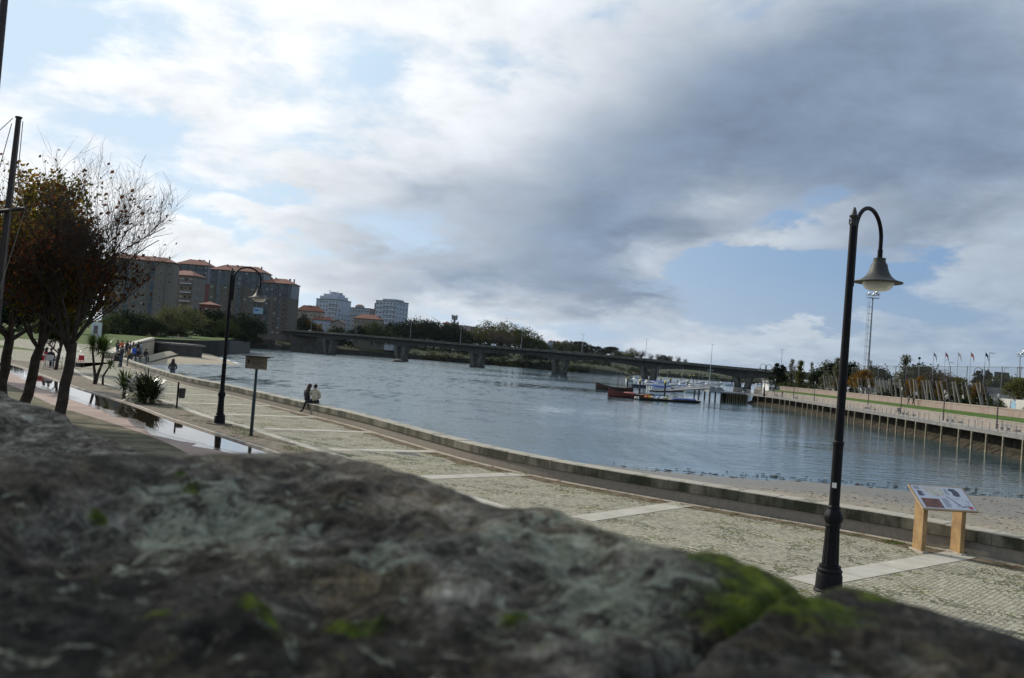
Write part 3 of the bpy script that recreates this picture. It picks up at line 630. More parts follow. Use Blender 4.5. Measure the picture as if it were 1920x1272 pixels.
BRT = [(620, 1110, .11, .035), (760, 1130, .10, .035), (880, 1150, .08, .03), (850, 1050, .10, .03), (1020, 1060, .06, .03), (560, 1060, .08, .025), (1000, 1210, .06, .03), (300, 930, .10, .03), (150, 920, .08, .03), (1380, 1055, .03, .02)]
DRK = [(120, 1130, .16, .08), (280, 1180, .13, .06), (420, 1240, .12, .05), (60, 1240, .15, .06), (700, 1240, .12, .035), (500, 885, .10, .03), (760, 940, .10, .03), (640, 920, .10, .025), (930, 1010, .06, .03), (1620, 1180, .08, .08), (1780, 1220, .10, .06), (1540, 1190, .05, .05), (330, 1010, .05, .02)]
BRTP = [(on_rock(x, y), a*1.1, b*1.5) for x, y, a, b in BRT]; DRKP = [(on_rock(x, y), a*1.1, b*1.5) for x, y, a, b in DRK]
MOSSP = [(on_rock(x, y), a, b) for x, y, a, b in MOSS]; LICHP = [(on_rock(x, y), a*1.2, b*1.6) for x, y, a, b in LICH]
def coping(s0, s1, z, step, seed, hump, parent, depth=1.25, label=None):
    """one rough coping stone: a weathered top rounding over into its outer face"""
    ns = int((s1-s0)/step); tt = []
    t = -depth
    while t < -.02: tt.append(t); t += step if t > -.75 else step*4
    arc = [(-.02, 0, 1)]
    k0 = len(tt)
    for i in range(0, 7):
        a = R(90*i/6); tt.append(('a', -.018+.018*math.sin(a), .018*(math.cos(a)-1)))
    for i in range(1, 14): tt.append(('a', 0.004*math.sin(i), -.018-.026*i))
    mb = MB(); mo = []; li = []; to = []
    for i in range(ns+1):
        s = s0+(s1-s0)*i/ns
        e = min(s-s0, s1-s)                       # rounded shoulders at the joints
        sh = -.03*max(0, 1-e/.02)**2
        jag = .010*fbm(s*5.0, seed, 0, 4)+.006*fbm(s*17, seed+3)
        for q in tt:
            if isinstance(q, tuple): t = q[1]+jag; dz = q[2]; face = dz < -.02
            else: t = q+jag*max(0, 1+q/.3); dz = 0; face = False
            nk = 1-.75*math.exp(-((t+.018)/.07)**2)*(1 if abs(s) < 3.2 else 0)
            h = .020*fbm(s*3.2, t*3.2, seed, 5)+.014*fbm(s*9, t*9, seed+5, 5)+.006*fbm(s*31, t*31, seed+9, 4)+.0022*fbm(s*95, t*95, seed, 2)
            if seed < 5: nk *= 1-.85*math.exp(-((s-1.215)/.09)**2)
            h = h*nk+hump(s, t)
            m_ = blobsum(MOSSP, s, t); l_ = blobsum(LICHP, s, t)
            h += nk*.010*m_*(1+.6*fbm(s*70, t*70, 2, 2))
            if face: h *= .4; t += .012*fbm(s*12, dz*12, seed+4, 4)
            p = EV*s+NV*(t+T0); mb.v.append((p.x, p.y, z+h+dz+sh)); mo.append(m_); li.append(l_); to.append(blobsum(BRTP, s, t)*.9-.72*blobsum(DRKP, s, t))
    k = len(tt)
    for i in range(ns):
        for j in range(k-1): mb.f.append((i*k+j, i*k+j+1, (i+1)*k+j+1, (i+1)*k+j)); mb.m.append(0)
    # close the two ends and the underside so the stone is solid
    q = len(mb.v)
    for i in (0, ns):
        for j in range(k):
            v = mb.v[i*k+j]; mb.v.append((v[0], v[1], z-.40)); mo.append(0); li.append(0); to.append(0)
    for e_, i in ((0, 0), (1, ns)):
        for j in range(k-1):
            f = (i*k+j, i*k+j+1, q+e_*k+j+1, q+e_*k+j); mb.f.append(f if e_ else f[::-1]); mb.m.append(0)
    o = mb.build('coping_stone', m_rock2 if seed > 12 else m_rock, parent, smooth=True)
    for nm, dat in (('moss', mo), ('lichen', li), ('tone', to)):
        at_ = o.data.attributes.new(nm, 'FLOAT', 'POINT'); at_.data.foreach_set('value', dat)
    if label: o['label'] = label
    return o
rw = thing('stone_wall', 'rough granite wall top covered in lichen and moss, closest to the viewer', 'wall', (0, 0, 0))
RID1 = [(480, 849), (550, 847), (625, 862), (690, 876), (750, 890), (820, 910), (900, 934), (940, 946), (980, 952), (1027, 954), (1080, 974), (1165, 1003), (1219, 1021), (1272, 1030), (1362, 1040), (1410, 1057), (1463, 1083), (1500, 1103), (1536, 1114)]
RID0 = [(1548, 1106), (1575, 1099), (1628, 1112), (1697, 1134), (1750, 1144), (1830, 1166), (1920, 1190)]
RID2 = [(255, 850), (224, 835), (198, 820), (156, 807), (124, 793), (116, 776), (86, 765), (44, 755), (13, 744), (0, 733)]
END1 = [(480, 849), (380, 851), (300, 852), (150, 855), (0, 857)]
def ridge_table(pts, tr=-.018):
    out_ = []
    for x, y in pts:
        r = ray(x, y); k = (T0+tr)/(r[0]*NV.x+r[1]*NV.y); p = Vector((r[0]*k, r[1]*k, H+r[2]*k)); out_.append((p.x*EV.x+p.y*EV.y, p.z))
    return sorted(out_)
def end_table(pts, s0):
    out_ = []
    for x, y in pts:
        r = ray(x, y); k = s0/(r[0]*EV.x+r[1]*EV.y); p = Vector((r[0]*k, r[1]*k, H+r[2]*k)); out_.append((p.x*NV.x+p.y*NV.y-T0, p.z))
    return sorted(out_)
def interp(tab, v):
    if v <= tab[0][0]: return tab[0][1]
    for (a, za), (b, zb) in zip(tab, tab[1:]):
        if v <= b: f = (v-a)/(b-a); f = f*f*(3-2*f); return za+(zb-za)*f
    return tab[-1][1]
T1, T0_, T2_, TE = ridge_table(RID1), ridge_table(RID0), ridge_table(RID2), end_table(END1, 1.215)
def prof1(s, t):
    w_ = math.exp(-(t/.30)**2); r = (interp(T1, s)-ZR)*w_; e = interp(TE, t)-ZR; k = math.exp(-((s-1.215)/.16)**2) if s < 1.215 else 1
    return r+(e-r)*k
def prof0(s, t): return (interp(T0_, s)-ZR)*math.exp(-(t/.3)**2)
def prof2(s, t): return (interp(T2_, s)-ZR+.112)*(.35+.65*math.exp(-(t/.5)**2))
def g2(s, t, cs, ct, rs, rt_, h): return h*math.exp(-((s-cs)/rs)**2-((t-ct)/rt_)**2)
def hump_main(s, t):
    v = g2(s, t, 1.05, -.02, .16, .12, .012)+g2(s, t, .60, -.02, .06, .08, .012)+g2(s, t, .46, -.02, .045, .07, .010)-g2(s, t, .53, .0, .03, .09, .008)-g2(s, t, .80, -.02, .06, .1, .006)
    # a shallow broken ledge across the stone
    a, b = on_rock(380, 1120), on_rock(900, 1210)
    f = (s-a[0])/(b[0]-a[0]+1e-6)
    return v
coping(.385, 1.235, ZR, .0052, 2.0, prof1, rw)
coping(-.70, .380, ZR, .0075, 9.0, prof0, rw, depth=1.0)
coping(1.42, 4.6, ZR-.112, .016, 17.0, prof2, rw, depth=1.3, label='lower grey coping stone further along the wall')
wb_ = MB()
for s0, s1, zt in ((-.68, 1.22, ZR-.39), (1.28, 4.5, ZR-.50)):
    p = EV*((s0+s1)/2)+NV*(T0-.62); wb_.box((p.x, p.y, (zt-.3)/2), (s1-s0, 1.14, zt+.3), math.atan2(EV.y, EV.x))
wb_.build('wall_body', mat('rubble_masonry', (.12, .11, .10), .9, .5, 4, .8), rw)

# ------------------------------------------------------------------ street lamps of the promenade
m_iron = mat('black_iron', (.008, .008, .010), .5, .3, 12, .08, spec=.14)
m_shade = mat('lamp_grey', (.035, .035, .034), .6, .2, 5)
m_glass, ntg, bg_, Lg = new_mat('lamp_glass'); bg_.inputs['Base Color'].default_value = (.78, .78, .72, 1); bg_.inputs['Roughness'].default_value = .25; bg_.inputs['Transmission Weight'].default_value = .35; bg_.inputs['IOR'].default_value = 1.2
def make_lamp(label, loc, rz, group):
    t = thing('street_lamp', label, 'street lamp', loc, rz, group)
    b = MB()
    b.lathe([(.205, -.06), (.205, .02), (.185, .04), (.178, .22), (.165, .26), (.172, .275), (.172, .30), (.150, .32), (.148, .36)], 28)
    o = b.build('base', m_iron, t); smooth_angle(o, 35)
    b = MB(); b.lathe([(.118, .34), (.112, .40), (.094, .86), (.096, .90)], 48, flute=.035, fn=12)
    b.lathe([(.098, .88), (.108, .90), (.100, .93), (.122, .97), (.130, 1.01), (.118, 1.06), (.092, 1.11), (.082, 1.14), (.086, 1.16), (.074, 1.18)], 40, flute=.03, fn=10)
    b.lathe([(.073, 1.17), (.070, 2.00), (.078, 2.01), (.078, 2.05), (.062, 2.07), (.050, 5.06)], 20)
    o = b.build('pole', m_iron, t); smooth_angle(o, 35)
    b = MB(); b.lathe([(.050, 5.05), (.062, 5.08), (.045, 5.11), (.040, 5.15), (.065, 5.18), (.068, 5.195), (.04, 5.21), (.034, 5.25), (.018, 5.30), (.004, 5.32)], 16)
    for k in range(6):
        a = k*math.pi/3; b.box((.056*math.cos(a), .056*math.sin(a), 5.115), (.018, .014, .07), a)
    o = b.build('finial', m_shade, t); smooth_angle(o, 40)
    b = MB(); pts = [(.085, 0, 4.22), (.085, 0, 4.30), (.085, 0, 4.98)]
    for i in range(0, 25):
        a = math.pi*(1-i/24); pts.append((.085+.46*(1+math.cos(a)), 0, 5.0+.385*math.sin(a)))
    pts += [(1.005, 0, 4.92), (1.005, 0, 4.80)]
    b.tube(pts, .030, 12); b.box((.05, 0, 4.32), (.09, .05, .08)); b.box((.05, 0, 4.85), (.09, .05, .08)); b.lathe([(.038, 4.72), (.038, 4.86)], 12, (1.005, 0, 0))
    o = b.build('arm', m_iron, t); smooth_angle(o, 40)
    b = MB(); b.lathe([(.06, 4.74), (.088, 4.735), (.088, 4.675), (.10, 4.67), (.105, 4.65), (.115, 4.645), (.125, 4.60), (.148, 4.53), (.19, 4.465), (.24, 4.425), (.29, 4.402), (.352, 4.388), (.357, 4.378), (.345, 4.368), (.22, 4.375)], 32, (1.005, 0, 0))
    o = b.build('lamp_shade', m_shade, t); smooth_angle(o, 40)
    b = MB(); b.lathe([(.225, 4.374), (.215, 4.33), (.18, 4.285), (.12, 4.258), (.05, 4.25), (.005, 4.249)], 28, (1.005, 0, 0), cap=False)
    o = b.build('glass_bowl', m_glass, t, smooth=True)
    return t
lampA = make_lamp('tall black street lamp at right beside the information board', gp(1553, 1109), math.atan2(.72, .69), 'arched street lamps on the promenade')
lampA.scale = (1, 1, 1.029)
lampB = dup(lampA, gp(411, 796), math.atan2(.55, .82), 'black street lamp standing on the soil verge beside the small wooden sign', scale=1)
pb = MB(); q = lampB.location
bevel(pb.box((0, 0, -.01), (.62, .62, .09), .3).build('foot_slab', mat('concrete_slab', (.14, .12, .10), .9, .3, 3, .3), lampB), .01)
st_ = MB().box((-.064, -.012, 1.46), (.02, .06, .07)).build('sticker', mat('paper', (.6, .6, .58), .7, .1), lampA)

# ------------------------------------------------------------------ wooden sign on its post
m_green = mat('green_post', (.010, .022, .018), .5, .3, 6)
m_wood = mat('sign_wood', (.20, .15, .10), .75, .25, 6, .3)
sg = thing('park_sign', 'small brown board sign on a dark green post on the verge', 'sign', gp(470.5, 818), R(-14))
b = MB(); b.lathe([(.052, -.05), (.052, 1.28), (.043, 1.30), (.040, 2.10)], 14); smooth_angle(b.build('post', m_green, sg), 40)
sgb = bevel(MB().box((.0, -.05, 2.235), (.72, .045, .38)).build('board', m_wood, sg), .006)
b = MB(); b.box((.04, -.07, 2.44), (.98, .20, .028)); b.box((.04, -.05, 2.42), (.80, .10, .03)); bevel(b.build('cap', mat('sign_cap', (.09, .085, .08), .6, .2), sg), .005)
b = MB(); m_ink = mat('carved_letters', (.05, .03, .02), .8, .2)
b.prism([(-.285, 2.33), (-.205, 2.33), (-.205, 2.24), (-.245, 2.19), (-.285, 2.24)], -.0765, -.0725)
em = MB(); em.v = [(p[0], p[2], p[1]) for p in b.v]; em.f = b.f; em.m = b.m; em.build('emblem', m_ink, sg)
b = MB()
for z, xs in ((2.33, (-.10, .02, .07, .12)), (2.26, (-.12, -.06, .0, .06, .12, .18, .24)), (2.21, (-.12, -.05, .01, .08, .14, .21)), (2.12, (.05, .11, .17, .23))):
    for x in xs: b.box((x+.02, -.0745, z), (.034, .004, .022))
b.build('lettering', m_ink, sg)

# ------------------------------------------------------------------ litter bin
lb = thing('litter_bin', 'small dark litter bin hung on a slim post beside the spiky shrub', 'litter bin', gp(331, 765), R(-10))
b = MB(); b.lathe([(.035, -.05), (.035, .98), (.03, 1.02), (.005, 1.03)], 12); smooth_angle(b.build('post', m_iron, lb), 40)
b = MB(); b.lathe([(.105, .40), (.115, .42), (.135, .76), (.14, .77), (.14, .79), (.128, .79), (.11, .44), (.02, .43)], 20, (.185, 0, 0)); smooth_angle(b.build('bucket', mat('bin_plastic', (.035, .036, .036), .45, .3, 8), lb), 40)
for z in (.70, .48): MB().box((.045, 0, z), (.05, .05, .05)).build('bracket', m_iron, lb)

# ------------------------------------------------------------------ information board
m_oak = mat('pine_post', (.33, .195, .075), .65, .3, 3, .25, col2=(.45, .285, .12)); 
ib = thing('information_board', 'tilted information board with pictures on two square wooden posts', 'information board', gp(1758, 1036), R(7))
PX = (-.375, .375)
pm = (-.0, .10)
for x in PX:
    b = MB(); vs = []
    for yy, zt in ((-.15, .826), (.15, 1.025)):
        for xx in (-.042, .042): vs += [(x+xx, yy, 0.02), (x+xx, yy, zt)]
    b.add(vs, [(0, 2, 3, 1), (4, 5, 7, 6), (0, 1, 5, 4), (2, 6, 7, 3), (1, 3, 7, 5), (0, 4, 6, 2)])
    bevel(b.build('leg', m_oak, ib), .006)
    b = MB(); b.box((x, 0, .012), (.13, .44, .04)); b.build('foot', m_stone, ib)
TL = Matrix.Rotation(R(33.6), 3, 'X')
ctr_b = Vector((.05, .03, .985))
bevel(MB().box(ctr_b, (1.09, .66, .035), M=TL).build('panel', mat('board_edge', (.36, .26, .15), .6, .2), ib), .005)
def onb(u, v, d=0.0):                      # u, v in 0..1 over the board's face, d above it
    return ctr_b+TL @ Vector(((u-.5)*1.05, (v-.5)*.62, .0185+d))
def plate(name, u0, v0, u1, v1, m, d=.002, poly=None):
    p = poly or [(u0, v0), (u1, v0), (u1, v1), (u0, v1)]
    a = [onb(u, v, d) for u, v in p]; c = [onb(u, v, d-.0012) for u, v in p]; k = len(p)
    MB().add(a+c, [tuple(range(k)), tuple(range(2*k-1, k-1, -1))]+[(i, k+i, k+(i+1) % k, (i+1) % k) for i in range(k)]).build(name, m, ib)
plate('sheet', 0.01, .015, .99, .985, mat('printed_sheet', (.50, .51, .56), .3, .05, 1), .0012)
plate('photo', .06, .05, .40, .44, mat('board_photo', (.06, .022, .018), .35, .7, 9, col2=(.27, .10, .06)), .0025)
plate('drawing', .20, .58, .56, .95, mat('board_plan', (.42, .38, .30), .4, .18, 14, col2=(.58, .55, .48)), .0025, [(.20, .90), (.30, .58), (.44, .56), (.57, .62), (.57, .90), (.36, .95)])
plate('drawing', .70, .58, .88, .93, mat('board_sketch', (.07, .065, .09), .4, .5, 18), .0025, [(.73, .62), (.78, .58), (.86, .60), (.87, .78), (.82, .92), (.72, .93), (.69, .84), (.74, .78)])
b = MB()
def strk(u0, v0, u1, v1, wd=.006):
    a = onb(u0, v0, .003); c = onb(u1, v1, .003); d = (c-a).normalized(); s = (TL @ Vector((0, 0, 1))).cross(d)*wd*.5
    b.add([a-s, c-s, c+s, a+s], [(0, 1, 2, 3)])
rr = random.Random(4)
for v in (.93, .89, .85): strk(.05, v, .05+rr.uniform(.10, .14), v, .010)
for i in range(9): strk(.06+rr.uniform(0, .02), .56+i*.025, .14+rr.uniform(0, .06), .55+i*.025+rr.uniform(-.01, .01), .014)
for i in range(13): strk(.45, .47-i*.03, .45+rr.uniform(.08, .13), .47-i*.03, .005)
for i in range(10): strk(.60, .90-i*.028, .60+rr.uniform(.05, .09), .90-i*.028, .005)
pu = [(.58, .58), (.62, .48), (.66, .40), (.68, .30), (.74, .22), (.76, .12), (.84, .16), (.90, .08), (.93, .20)]
for (a0, a1), (c0, c1) in zip(pu, pu[1:]): strk(a0, a1, c0, c1, .016)
for i in range(26):
    u, v = rr.uniform(.66, .92), rr.uniform(.10, .50); strk(u, v, u+rr.uniform(-.04, .05), v+rr.uniform(-.05, .05), .008)
b.build('lettering', mat('board_ink', (.06, .055, .09), .5, .2), ib)
plate('drawing', .88, .06, .95, .16, mat('board_red', (.45, .04, .05), .4, .1), .0032)

# ------------------------------------------------------------------ masts at the left edge
m_mast = mat('mast_wood', (.035, .024, .02), .6, .35, 5, .2)
m_rope = mat('rope', (.16, .13, .10), .9, .2, 10)
ms = thing('wooden_mast', 'dark wooden mast with a crossbar and ropes rising behind the left trees', 'mast', at(-28, 772, 18))
o0 = ms.location
tp = at(35, 222, 18.0)-o0; b = MB(); bt = Vector((0, 0, -.3))
b.tube([bt.lerp(tp, i/10) for i in range(11)], [.105-.055*i/10 for i in range(11)], 14); b.lathe([(.05, -.005), (.066, 0), (.066, .03), (.03, .035)], 12, tp)
smooth_angle(b.build('pole', m_mast, ms), 40)
b = MB(); c0 = at(-60, 404, 18.0)-o0; c1 = at(48, 391, 17.8)-o0; b.tube([c0, c1], [.05, .035], 10); b.build('crossbar', m_mast, ms)
b = MB()
for (x0, y0), (x1, y1) in (((38, 225), (2, 560)), ((24, 222), (-60, 300)), ((43, 228), (33, 330)), ((47, 395), (-6, 560)), ((33, 330), (46, 392)), ((22, 232), (-30, 420))):
    b.tube([at(x0, y0, 17.9)-o0, at(x1, y1, 17.2)-o0], .008, 5)
b.build('rope', m_rope, ms)
ms2 = thing('wooden_mast', 'dark leaning pole cut off by the top left corner', 'mast', at(-70, 760, 12))
o0 = ms2.location; tp = at(14, -60, 12)-o0; b = MB(); b.tube([Vector((0, 0, -.2)).lerp(tp, i/6) for i in range(7)], [.09-.045*i/6 for i in range(7)], 12); smooth_angle(b.build('pole', m_mast, ms2), 40)
# ------------------------------------------------------------------ people
SEG = {}
def skin_body(name, J, bones, rad, cls, hands=True):
    """one continuous body grown over a posed skeleton; every face is assigned to skin, top, trousers or shoes"""
    names = list(J); idx = {k: i for i, k in enumerate(names)}
    vs = [Vector(J[k]) for k in names]; es = [(idx[a], idx[b]) for a, b in bones]; rads = [rad[k] for k in names]; kl = [cls[k] for k in names]
    if hands:
        for side in ('l', 'r'):
            wv = Vector(J['wrist_'+side]); hv = Vector(J['hand_'+side]); d = (hv-wv).normalized()
            sd = Vector((1, 0, 0)) if abs(d.x) < .8 else Vector((0, 1, 0)); sd = (sd-d*sd.dot(d)).normalized(); nr = d.cross(sd)
            for i, (o, l) in enumerate(((-.030, .062), (-.010, .078), (.010, .072), (.029, .055))):
                b0 = hv+sd*o+d*.012; b1 = b0+d*l*.55+nr*.008; b2 = b1+d*l*.4+nr*.022
                k = len(vs); vs += [b0, b1, b2]; es += [(idx['hand_'+side], k), (k, k+1), (k+1, k+2)]; rads += [.0095, .0088, .0075]; kl += [0, 0, 0]
            b0 = wv.lerp(hv, .45)+sd*(-.034); b1 = b0+d*.035-sd*.018+nr*.012
            k = len(vs); vs += [b0, b1]; es += [(idx['hand_'+side], k), (k, k+1)]; rads += [.011, .009]; kl += [0, 0]
    me = bpy.data.meshes.new(name+'_cage'); me.from_pydata([tuple(v) for v in vs], es, []); ob = bpy.data.objects.new(name+'_cage', me); COL.objects.link(ob)
    md = ob.modifiers.new('skin', 'SKIN'); md.use_smooth_shade = True; md.branch_smoothing = .3
    for i, r in enumerate(rads):
        sv_ = me.skin_vertices[0].data[i]; r = r if isinstance(r, tuple) else (r, r); sv_.radius = r; sv_.use_root = (i == 0)
    s2 = ob.modifiers.new('sub', 'SUBSURF'); s2.levels = 1; s2.render_levels = 1
    dg = bpy.context.evaluated_depsgraph_get(); ev = ob.evaluated_get(dg); m2 = bpy.data.meshes.new_from_object(ev)
    bpy.data.objects.remove(ob); m2.name = name
    seg = [(vs[a], vs[b], (kl[a], kl[b], .12 if (kl[a], kl[b]) == (2, 1) else .8)) for a, b in es]
    mi = []
    for p in m2.polygons:
        c = p.center; best = 9; kk = 0
        for a, b, cl in seg:
            ab = b-a; t = max(0, min(1, (c-a).dot(ab)/max(1e-9, ab.length_squared))); dd = (a+ab*t-c).length
            if dd < best: best = dd; kk = cl[0] if t < cl[2] else cl[1]
        mi.append(kk)
    for _ in range(4): m2.materials.append(None)
    m2.polygons.foreach_set('material_index', mi); m2.polygons.foreach_set('use_smooth', [True]*len(m2.polygons))
    return m2
BONES = [('pelvis', 'waist'), ('waist', 'chest'), ('chest', 'neck'), ('neck', 'head'), ('head', 'crown'), ('head', 'nose')]
for s in 'lr': BONES += [('chest', 'sh_'+s), ('sh_'+s, 'elbow_'+s), ('elbow_'+s, 'wrist_'+s), ('wrist_'+s, 'hand_'+s), ('pelvis', 'hip_'+s), ('hip_'+s, 'knee_'+s), ('knee_'+s, 'ankle_'+s), ('ankle_'+s, 'toe_'+s)]
RAD = dict(pelvis=(.155, .115), waist=(.145, .105), chest=(.165, .115), neck=.055, head=(.075, .088), crown=(.062, .072), nose=.018)
CLS = dict(pelvis=2, waist=1, chest=1, neck=0, head=0, crown=0, nose=0)
for s in 'lr':
    RAD.update({'sh_'+s: .070, 'elbow_'+s: .052, 'wrist_'+s: .034, 'hand_'+s: (.036, .020), 'hip_'+s: .098, 'knee_'+s: .066, 'ankle_'+s: .045, 'toe_'+s: .038})
    CLS.update({'sh_'+s: 1, 'elbow_'+s: 1, 'wrist_'+s: 1, 'hand_'+s: 0, 'hip_'+s: 2, 'knee_'+s: 2, 'ankle_'+s: 2, 'toe_'+s: 3})
def pose(kind):
    J = dict(pelvis=(0, 0, .93), waist=(0, 0, 1.10), chest=(0, .0, 1.34), neck=(0, -.005, 1.48), head=(0, .02, 1.585), crown=(0, .01, 1.65), nose=(0, .10, 1.57))
    for s, x in (('l', -1), ('r', 1)):
        J.update({'sh_'+s: (x*.175, 0, 1.39), 'elbow_'+s: (x*.225, -.03, 1.11), 'wrist_'+s: (x*.235, .07, .88), 'hand_'+s: (x*.235, .10, .82), 'hip_'+s: (x*.09, 0, .88), 'knee_'+s: (x*.10, .02, .49), 'ankle_'+s: (x*.10, -.01, .08), 'toe_'+s: (x*.115, .13, .035)})
    if kind == 'walk':
        J.update(knee_l=(-.09, .20, .52), ankle_l=(-.09, .24, .10), toe_l=(-.10, .38, .06), knee_r=(.09, -.10, .48), ankle_r=(.09, -.36, .14), toe_r=(.10, -.25, .04), elbow_l=(-.22, -.14, 1.13), wrist_l=(-.22, -.10, .90), hand_l=(-.22, -.08, .84), elbow_r=(.22, .06, 1.12), wrist_r=(.21, .22, .95), hand_r=(.21, .26, .90))
    if kind == 'arms':
        J.update(elbow_l=(-.24, .02, 1.12), wrist_l=(-.10, .24, 1.12), hand_l=(-.05, .26, 1.13), elbow_r=(.24, .02, 1.12), wrist_r=(.10, .25, 1.10), hand_r=(.04, .27, 1.11))
    if kind.startswith('sit'):
        for k, v in list(J.items()): J[k] = (v[0], v[1], v[2]-.83+.0)
        J.update(pelvis=(0, 0, .10), waist=(0, -.02, .27), chest=(0, -.0, .51), neck=(0, .03, .65), head=(0, .07, .755), crown=(0, .065, .82), nose=(0, .155, .74))
        for s, x in (('l', -1), ('r', 1)):
            J.update({'sh_'+s: (x*.175, .02, .56), 'elbow_'+s: (x*.235, .06, .29), 'wrist_'+s: (x*.14, .28, .22), 'hand_'+s: (x*.10, .34, .20), 'hip_'+s: (x*.09, .03, .09), 'knee_'+s: (x*.10, .45, .10), 'ankle_'+s: (x*.10, .46, -.34), 'toe_'+s: (x*.11, .60, -.38)})
    return J
BODY = {k: skin_body('body_'+k, pose(k), BONES, RAD, CLS) for k in ('stand', 'walk', 'arms', 'sit')}
hb = MB(); hb.ball((0, -.012, .0), (.094, .112, .105), 14); HAIR_S = hb.mesh('hair_short', mat('hair_dark', (.018, .012, .009), .6, .3, 30), True)
hb = MB(); hb.ball((0, -.012, .0), (.10, .115, .108), 14); hb.ball((0, -.07, -.14), (.115, .07, .19), 14); hb.ball((0, -.085, -.26), (.10, .05, .14), 12); HAIR_L = hb.mesh('hair_long', mat('hair_dark', (.018, .012, .009)), True)
def cloth(col): return mat('cloth_%d_%d_%d' % tuple(int(c*1000) for c in col), col, .85, .22, 9, .25)
SKIN = mat('skin', (.42, .25, .17), .6, .08, 6); SHOE = mat('shoe', (.03, .025, .022), .6, .3, 9)
def person(label, loc, rz, kind, top, legs, hair=(.018, .012, .009), long=False, cat='person', group=None, scale=1.0, hat=None):
    t = thing('person', label, cat, loc, rz, group); t.scale = (scale,)*3
    b = link('body', BODY[kind], t)
    for i, m in enumerate((SKIN, cloth(top), cloth(legs), SHOE)):
        b.material_slots[i].link = 'OBJECT'; b.material_slots[i].material = m
    J = pose(kind); hc = Vector(J['head']).lerp(Vector(J['crown']), .55)+Vector((0, -.012, .012))
    h = link('hair' if not hat else 'hood', HAIR_L if long else HAIR_S, t, hc)
    h.material_slots[0].link = 'OBJECT'; h.material_slots[0].material = mat('hair_%d_%d' % (int((hat or hair)[0]*1000), int((hat or hair)[1]*1000)), hat or hair, .65, .3, 20)
    return t
# the couple on the sea wall: he sits astride with his back to us, she faces him
wallp = gp(583, 757, .47); i = nearest(WALL, Vector((wallp.x, wallp.y, 0))); pw = offset(WALL, .22)[i]
tw = (WALL[i+1]-WALL[i-1]).normalized(); aw = math.atan2(tw.y, tw.x)
COUPJ = pose('sit'); 
J = dict(COUPJ)
J.update(knee_l=(-.40, .10, .06), ankle_l=(-.52, .05, -.38), toe_l=(-.66, .07, -.43), hip_l=(-.10, .02, .09), knee_r=(.12, .46, .10), ankle_r=(.14, .50, -.32), toe_r=(.14, .62, -.36), elbow_l=(-.28, .10, .33), wrist_l=(-.27, .30, .30), hand_l=(-.26, .36, .31), head=(-.015, .07, .755), chest=(0, .02, .50))
R2 = dict(RAD); R2.update(waist=(.185, .14), chest=(.205, .145), sh_l=.088, sh_r=.088, elbow_l=.068, elbow_r=.068)
BODY['man'] = skin_body('body_man', J, BONES, R2, CLS)
Jw = dict(COUPJ); Jw.update(head=(.02, .09, .74), crown=(.025, .10, .81), nose=(.06, .165, .72), elbow_r=(.22, .16, .30), wrist_r=(.20, .36, .33), hand_r=(.20, .41, .34))
BODY['woman'] = skin_body('body_woman', Jw, BONES, RAD, CLS)
pm_ = pw; view = Vector((pm_.x, pm_.y, 0)).normalized(); rz_view = math.atan2(view.y, view.x)-math.pi/2
_p = pose
def pose(kind): return J if kind == 'man' else Jw if kind == 'woman' else _p(kind)
def on_wall(px, back=.0):
    a = gp(px, 757+(px-583)*.2, .47); k = nearest(WALL, Vector((a.x, a.y, 0))); q = offset(WALL, .20+back)[k]; return Vector((q.x, q.y, .485))
pmn = on_wall(581)
man = person('man in a pale cream jacket seated on the sea wall with his back to us', pmn, rz_view-.12, 'man', (.47, .42, .31), (.016, .017, .023), scale=.9)
b = MB(); b.tube([(0, -.03, .17), (0, -.035, .13)], [.20, .205], 18); 
wm = person('woman with long dark hair in a black coat seated close beside the man', pmn+Vector((-.33, .09, 0)), rz_view-.75, 'woman', (.014, .014, .018), (.015, .016, .024), hair=(.045, .016, .010), long=True, scale=.9)

# ------------------------------------------------------------------ the crowd on the left
def stood(px, py, Y=None, z=0.0): return gp(px, py, z)
CR = [
 ('person in a navy jacket standing with hands together by the wall steps', (226, 689), 'arms', 2.6, (.018, .022, .038), (.035, .05, .09), False, 1.0),
 ('person in a tan orange coat standing among the group by the sea wall', (239, 687), 'stand', 2.0, (.30, .14, .06), (.03, .03, .035), True, .97),
 ('person in a bright blue jacket standing near the rising wall', (250, 682), 'walk', -2.2, (.03, .10, .42), (.03, .03, .04), False, .98),
 ('person in a dark coat with arms folded behind the navy jacket', (219, 674), 'arms', -1.6, (.02, .02, .024), (.20, .20, .19), False, 1.0),
 ('person with a vivid orange hooded top in the back of the crowd', (228, 655), 'stand', .4, (.65, .11, .025), (.02, .02, .025), False, 1.0),
 ('person in a long black coat at the left of the crowd', (220, 655), 'stand', -.3, (.012, .012, .014), (.02, .02, .022), True, 1.0),
 ('person in a black hoodie in the middle of the crowd', (238, 654), 'stand', 2.9, (.016, .016, .018), (.03, .03, .04), False, 1.02),
 ('person in a dark blue sweater leaning in among the crowd', (244, 655), 'arms', 1.9, (.025, .035, .09), (.02, .02, .03), False, .98),
 ('person in a brown jacket at the right of the dark sweaters', (250, 653), 'stand', -1.0, (.11, .055, .03), (.022, .022, .025), True, .96),
 ('person in black standing by the start of the pale wall top', (259, 650), 'stand', 1.2, (.013, .014, .017), (.03, .03, .035), False, 1.0),
 ('person in a light grey top standing by the start of the pale wall top', (264, 650), 'walk', -.8, (.34, .35, .38), (.09, .11, .18), False, .98)]
